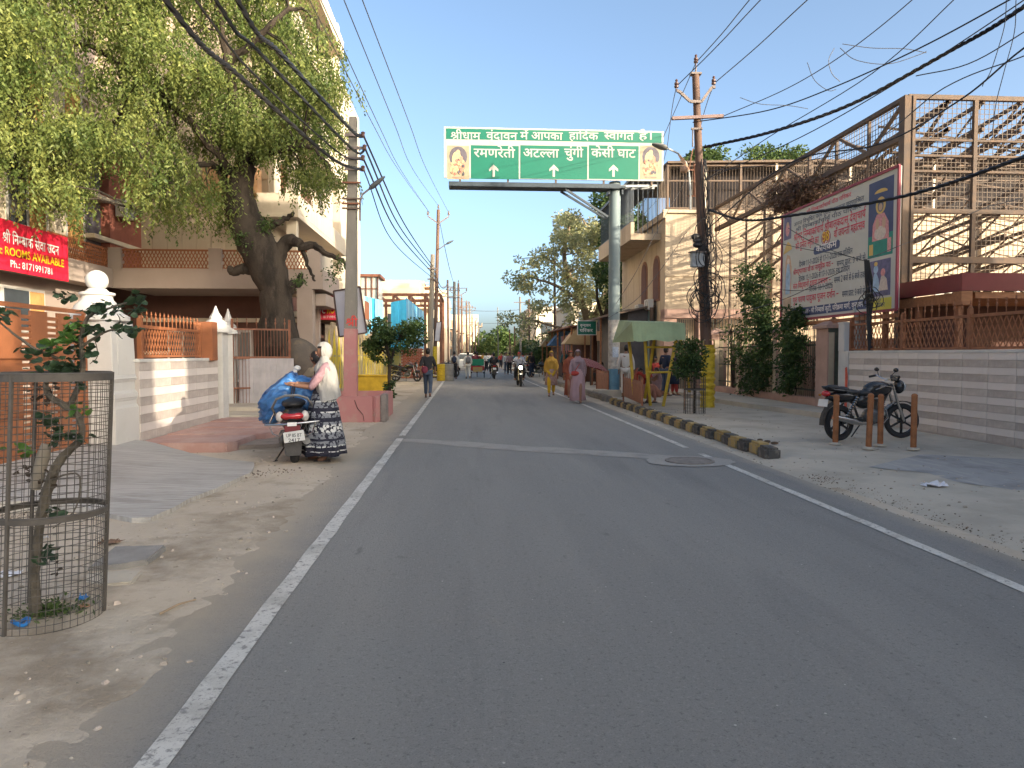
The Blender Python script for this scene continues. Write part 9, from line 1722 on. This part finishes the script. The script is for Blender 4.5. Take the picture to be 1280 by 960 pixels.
g = MB(); g.ell((-.16, .15, .34), (.06, .26, .12), 10, 8); obj('engine_case', g, m_eng, sc, smooth=2); g = MB(); g.tube([(.15, .35, .26), (.17, .1, .28), (.17, -.16, .32)], [.03, .055, .05], 10); obj('exhaust', g, m_eng, sc, smooth=1)
g = MB(); g.tube([(-.12, .25, .25), (-.28, .12, .02)], .012, 6); g.tube([(-.12, .3, .22), (.12, .3, .22)], .012, 6); g.tube([(-.30, .10, .02), (-.24, .14, .02)], .016, 5); obj('stand', g, m_blk, sc)
g = MB(); g.box((0, .72, .30), (.34, .5, .05)); g.box((0, 1.02, .62), (.38, .06, .66), rx=-.18); g.ell((0, 1.22, .55), (.07, .22, .12), 8, 6); obj('floorboard', g, mat('maroon', (0, 0, 0)), sc, bevel=.02)
g = MB(); g.tube([(-.33, .88, 1.03), (-.12, .98, 1.05), (.12, .98, 1.05), (.33, .88, 1.03)], .016, 7); g.ell((0, 1.0, 1.03), (.13, .1, .1), 10, 8); hb = obj('handlebar', g, m_blk, sc, smooth=1)
bd = thing('tarpaulin_bundle', 'big bulging blue tarpaulin bundle roped on the scooter seat', 'bundle', SR + V3(-.14, .62, .62)); bm_ = bmesh.new(); bmesh.ops.create_icosphere(bm_, subdivisions=5, radius=1)
for v in bm_.verts:
    c = v.co.copy(); a_ = math.atan2(c.z, c.x); k = 1 + .12 * mn.noise(c * 1.6) - .17 * abs(mn.noise(V3(c.x * 3 + c.z * 2, c.y * 3, c.z * 5))) - .11 * abs(mn.noise(V3(c.x * 8, c.y * 8, c.z * 13 + c.x * 5))) + .03 * mn.noise(c * 6) - .16 * math.exp(-((c.x - .08) / .07) ** 2) * (1 if c.z > -.3 else .3); box_ = (abs(c.x) ** 3 + abs(c.y) ** 3 + abs(c.z) ** 3) ** (-1 / 3)
    c *= box_ * k; v.co = V3(c.x * .50, c.y * .38, c.z * .29 - .16 * max(0, -c.x - .2) - .07 * abs(c.x) + (.10 * (1 - abs(c.x)) if c.z > 0 else 0))
me = bpy.data.meshes.new('tarpaulin'); bm_.to_mesh(me); bm_.free(); me.polygons.foreach_set('use_smooth', [True] * len(me.polygons)); me.materials.append(mat('tarp_bright_blue', (.035, .13, .34), .38, .25, 4, .8, bscale=9, col2=(.07, .21, .45), mix=(.4, .65), spec=.5)); o = bpy.data.objects.new('tarpaulin', me); COL.objects.link(o); o.parent = bd; o.location = (0, 0, .24)
g = MB()
for dx in (.03, .06): g.tube([(dx + .015 * math.sin(a * 3), -.375 * math.cos(a) * .98, .24 + .32 * math.sin(a)) for a in [-pi / 2 + k * pi / 14 for k in range(29)]], .010, 5)
obj('rope', g, m_dust, bd); g = MB(); g.tube([(-.02, .0, .50), (.0, .0, .60), (.02, .0, .66)], [.03, .035, .03], 8); g.ell((.04, .0, .68), (.055, .04, .04), 8, 6); obj('knot', g, m_wcloth, bd, smooth=2); g = MB(); g.ell((-.02, .0, .58), (.075, .06, .06), 9, 6); obj('check_cloth', g, mat('check_blue', (.05, .09, .2), .8, .4, 30), bd, smooth=2)
# yellow frame stall with green canopy
yf = thing('swing_frame', 'yellow pipe swing frame with pale green cloth canopy beside the green pole', 'frame', gp(820, 508)); m_yp = mat('yellow_pipe', (.50, .34, .03), .5, .2, 6, .1); m_gc = mat('canopy_green', (.27, .34, .20), .85, .15, 2, .3, bscale=8)
Y = 19.6; a_ = lambda x, y, d=0: at(x, y, Y + d)
for P_ in (((778, 408, 1), (784, 410, .6), (788, 440, .6), (793, 500, .3)), ((806, 420, .0), (808, 455, 0), (813, 507, 0)), ((818, 424, .4), (811, 470, .6), (806, 498, .8)), ((846, 420, 0), (838, 460, 0), (829, 508, 0)), ((850, 420, .8), (858, 460, .8), (862, 490, 1))):
    g = MB(); g.tube([a_(*p) for p in P_], .045, 8); obj('leg', g, m_yp, yf, world=True, smooth=1)
for P_ in (((807, 434, 0), (845, 434, 0)), ((808, 466, 0), (837, 465, 0)), ((783, 410, .6), (848, 418, .5))): g = MB(); g.tube([a_(*p) for p in P_], .03, 8); obj('cross_bar', g, m_yp, yf, world=True)
g = MB(); F_ = [(781, 407), (792, 402), (856, 404), (857, 426), (793, 426)]; n = 12
for i in range(n):
    t0, t1 = i / n, (i + 1) / n; w0 = .03 * math.sin(i * 1.3); w1 = .03 * math.sin((i + 1) * 1.3)
    A_, B_, C_, D_ = a_(790 + 66 * t0, 402.5 + 1.5 * t0, -.25 + w0), a_(790 + 66 * t1, 402.5 + 1.5 * t1, -.25 + w1), a_(792 + 65 * t1, 426 + 1.2 * math.sin(i + 1), -.4 + w1), a_(792 + 65 * t0, 426 + 1.2 * math.sin(i), -.4 + w0)
    up_ = V3(0, 1.6, .12); g.add([A_, B_, C_, D_, A_ + up_, B_ + up_], [(0, 1, 2, 3), (0, 4, 5, 1)])
A_, B_ = a_(790, 402.5, -.25), a_(792, 427, -.4); g.add([A_, A_ + V3(0, 1.6, .12), B_ + V3(-.25, 1.6, .0), B_], [(0, 1, 2, 3)]); obj('canopy', g, m_gc, yf, world=True)
# brown sheet railings on the kerb
m_rl = mat('railing_rust', (.26, .10, .05), .6, .25, 5, .15)
for (x0, y0, x1, y1, h, lb) in ((779, 499, 802.5, 510, .78, 'nearer brown sheet railing with toothed top edge by the kerb'), (745.5, 489, 760, 492.5, .82, 'farther brown sheet railing just left of the green pole')):
    a = gp(x0, y0, .12); b = gp(x1, y1, .12); t = thing('railing', lb, 'railing', (a.x, a.y, .1)); d = b - a; g = MB(); L_ = d.length; u = d.normalized()
    g.prism([(0, .10), (L_, .10), (L_, h - .1), (0, h - .1)], (a.x, a.y, .12), u, (0, 0, 1), (.02, .02, 0)); obj('panel', g, m_rl, t, world=True)
    n = 9
    for k in range(n): g = MB(); s0 = L_ * (k + .2) / n; g.prism([(s0, h - .1), (s0 + .09, h - .1), (s0 + .075, h - .02), (s0 + .045, h + .06), (s0 + .015, h - .02)], (a.x, a.y, .12), u, (0, 0, 1), (.02, .02, 0)); obj('tooth', g, m_rl, t, world=True)
    g = MB()
    for q_ in (a, b): g.bar((q_.x, q_.y - .02, .02), (q_.x, q_.y - .02, .12 + h), .04)
    g.bar((a.x, a.y - .02, h - .08), (b.x, b.y - .02, h - .08), .03, .05); g.bar((a.x, a.y - .02, h - .2), (b.x, b.y - .02, h - .2), .02, .03); obj('frame', g, m_rl, t, world=True)
pb = thing('pole_plinth', 'low concrete plinth at the foot of the green pole', 'plinth', (px_, 24.9, 0)); g = MB(); g.box((0, 0, .12), (1.3, 1.0, .3)); obj('block', g, m_cem, pb, bevel=.03)
for (x, y, lb) in ((553, 476, 'yellow and blue oil drum beside the leaning pole'), (560.5, 476, 'short grey concrete drum on the left verge')):
    p = gp(x, y); t = thing('drum', lb, 'drum', p); g = MB(); g.lathe([(.3, 0), (.32, .03), (.3, .3), (.33, .32), (.3, .34), (.3, .62), (.33, .64), (.3, .66), (.31, .95), (.28, .96)], n=16); obj('body', g, mat('drum_grey', (.25, .24, .22), .8, .2) if 'grey' in lb else m_yw, t, smooth=1)
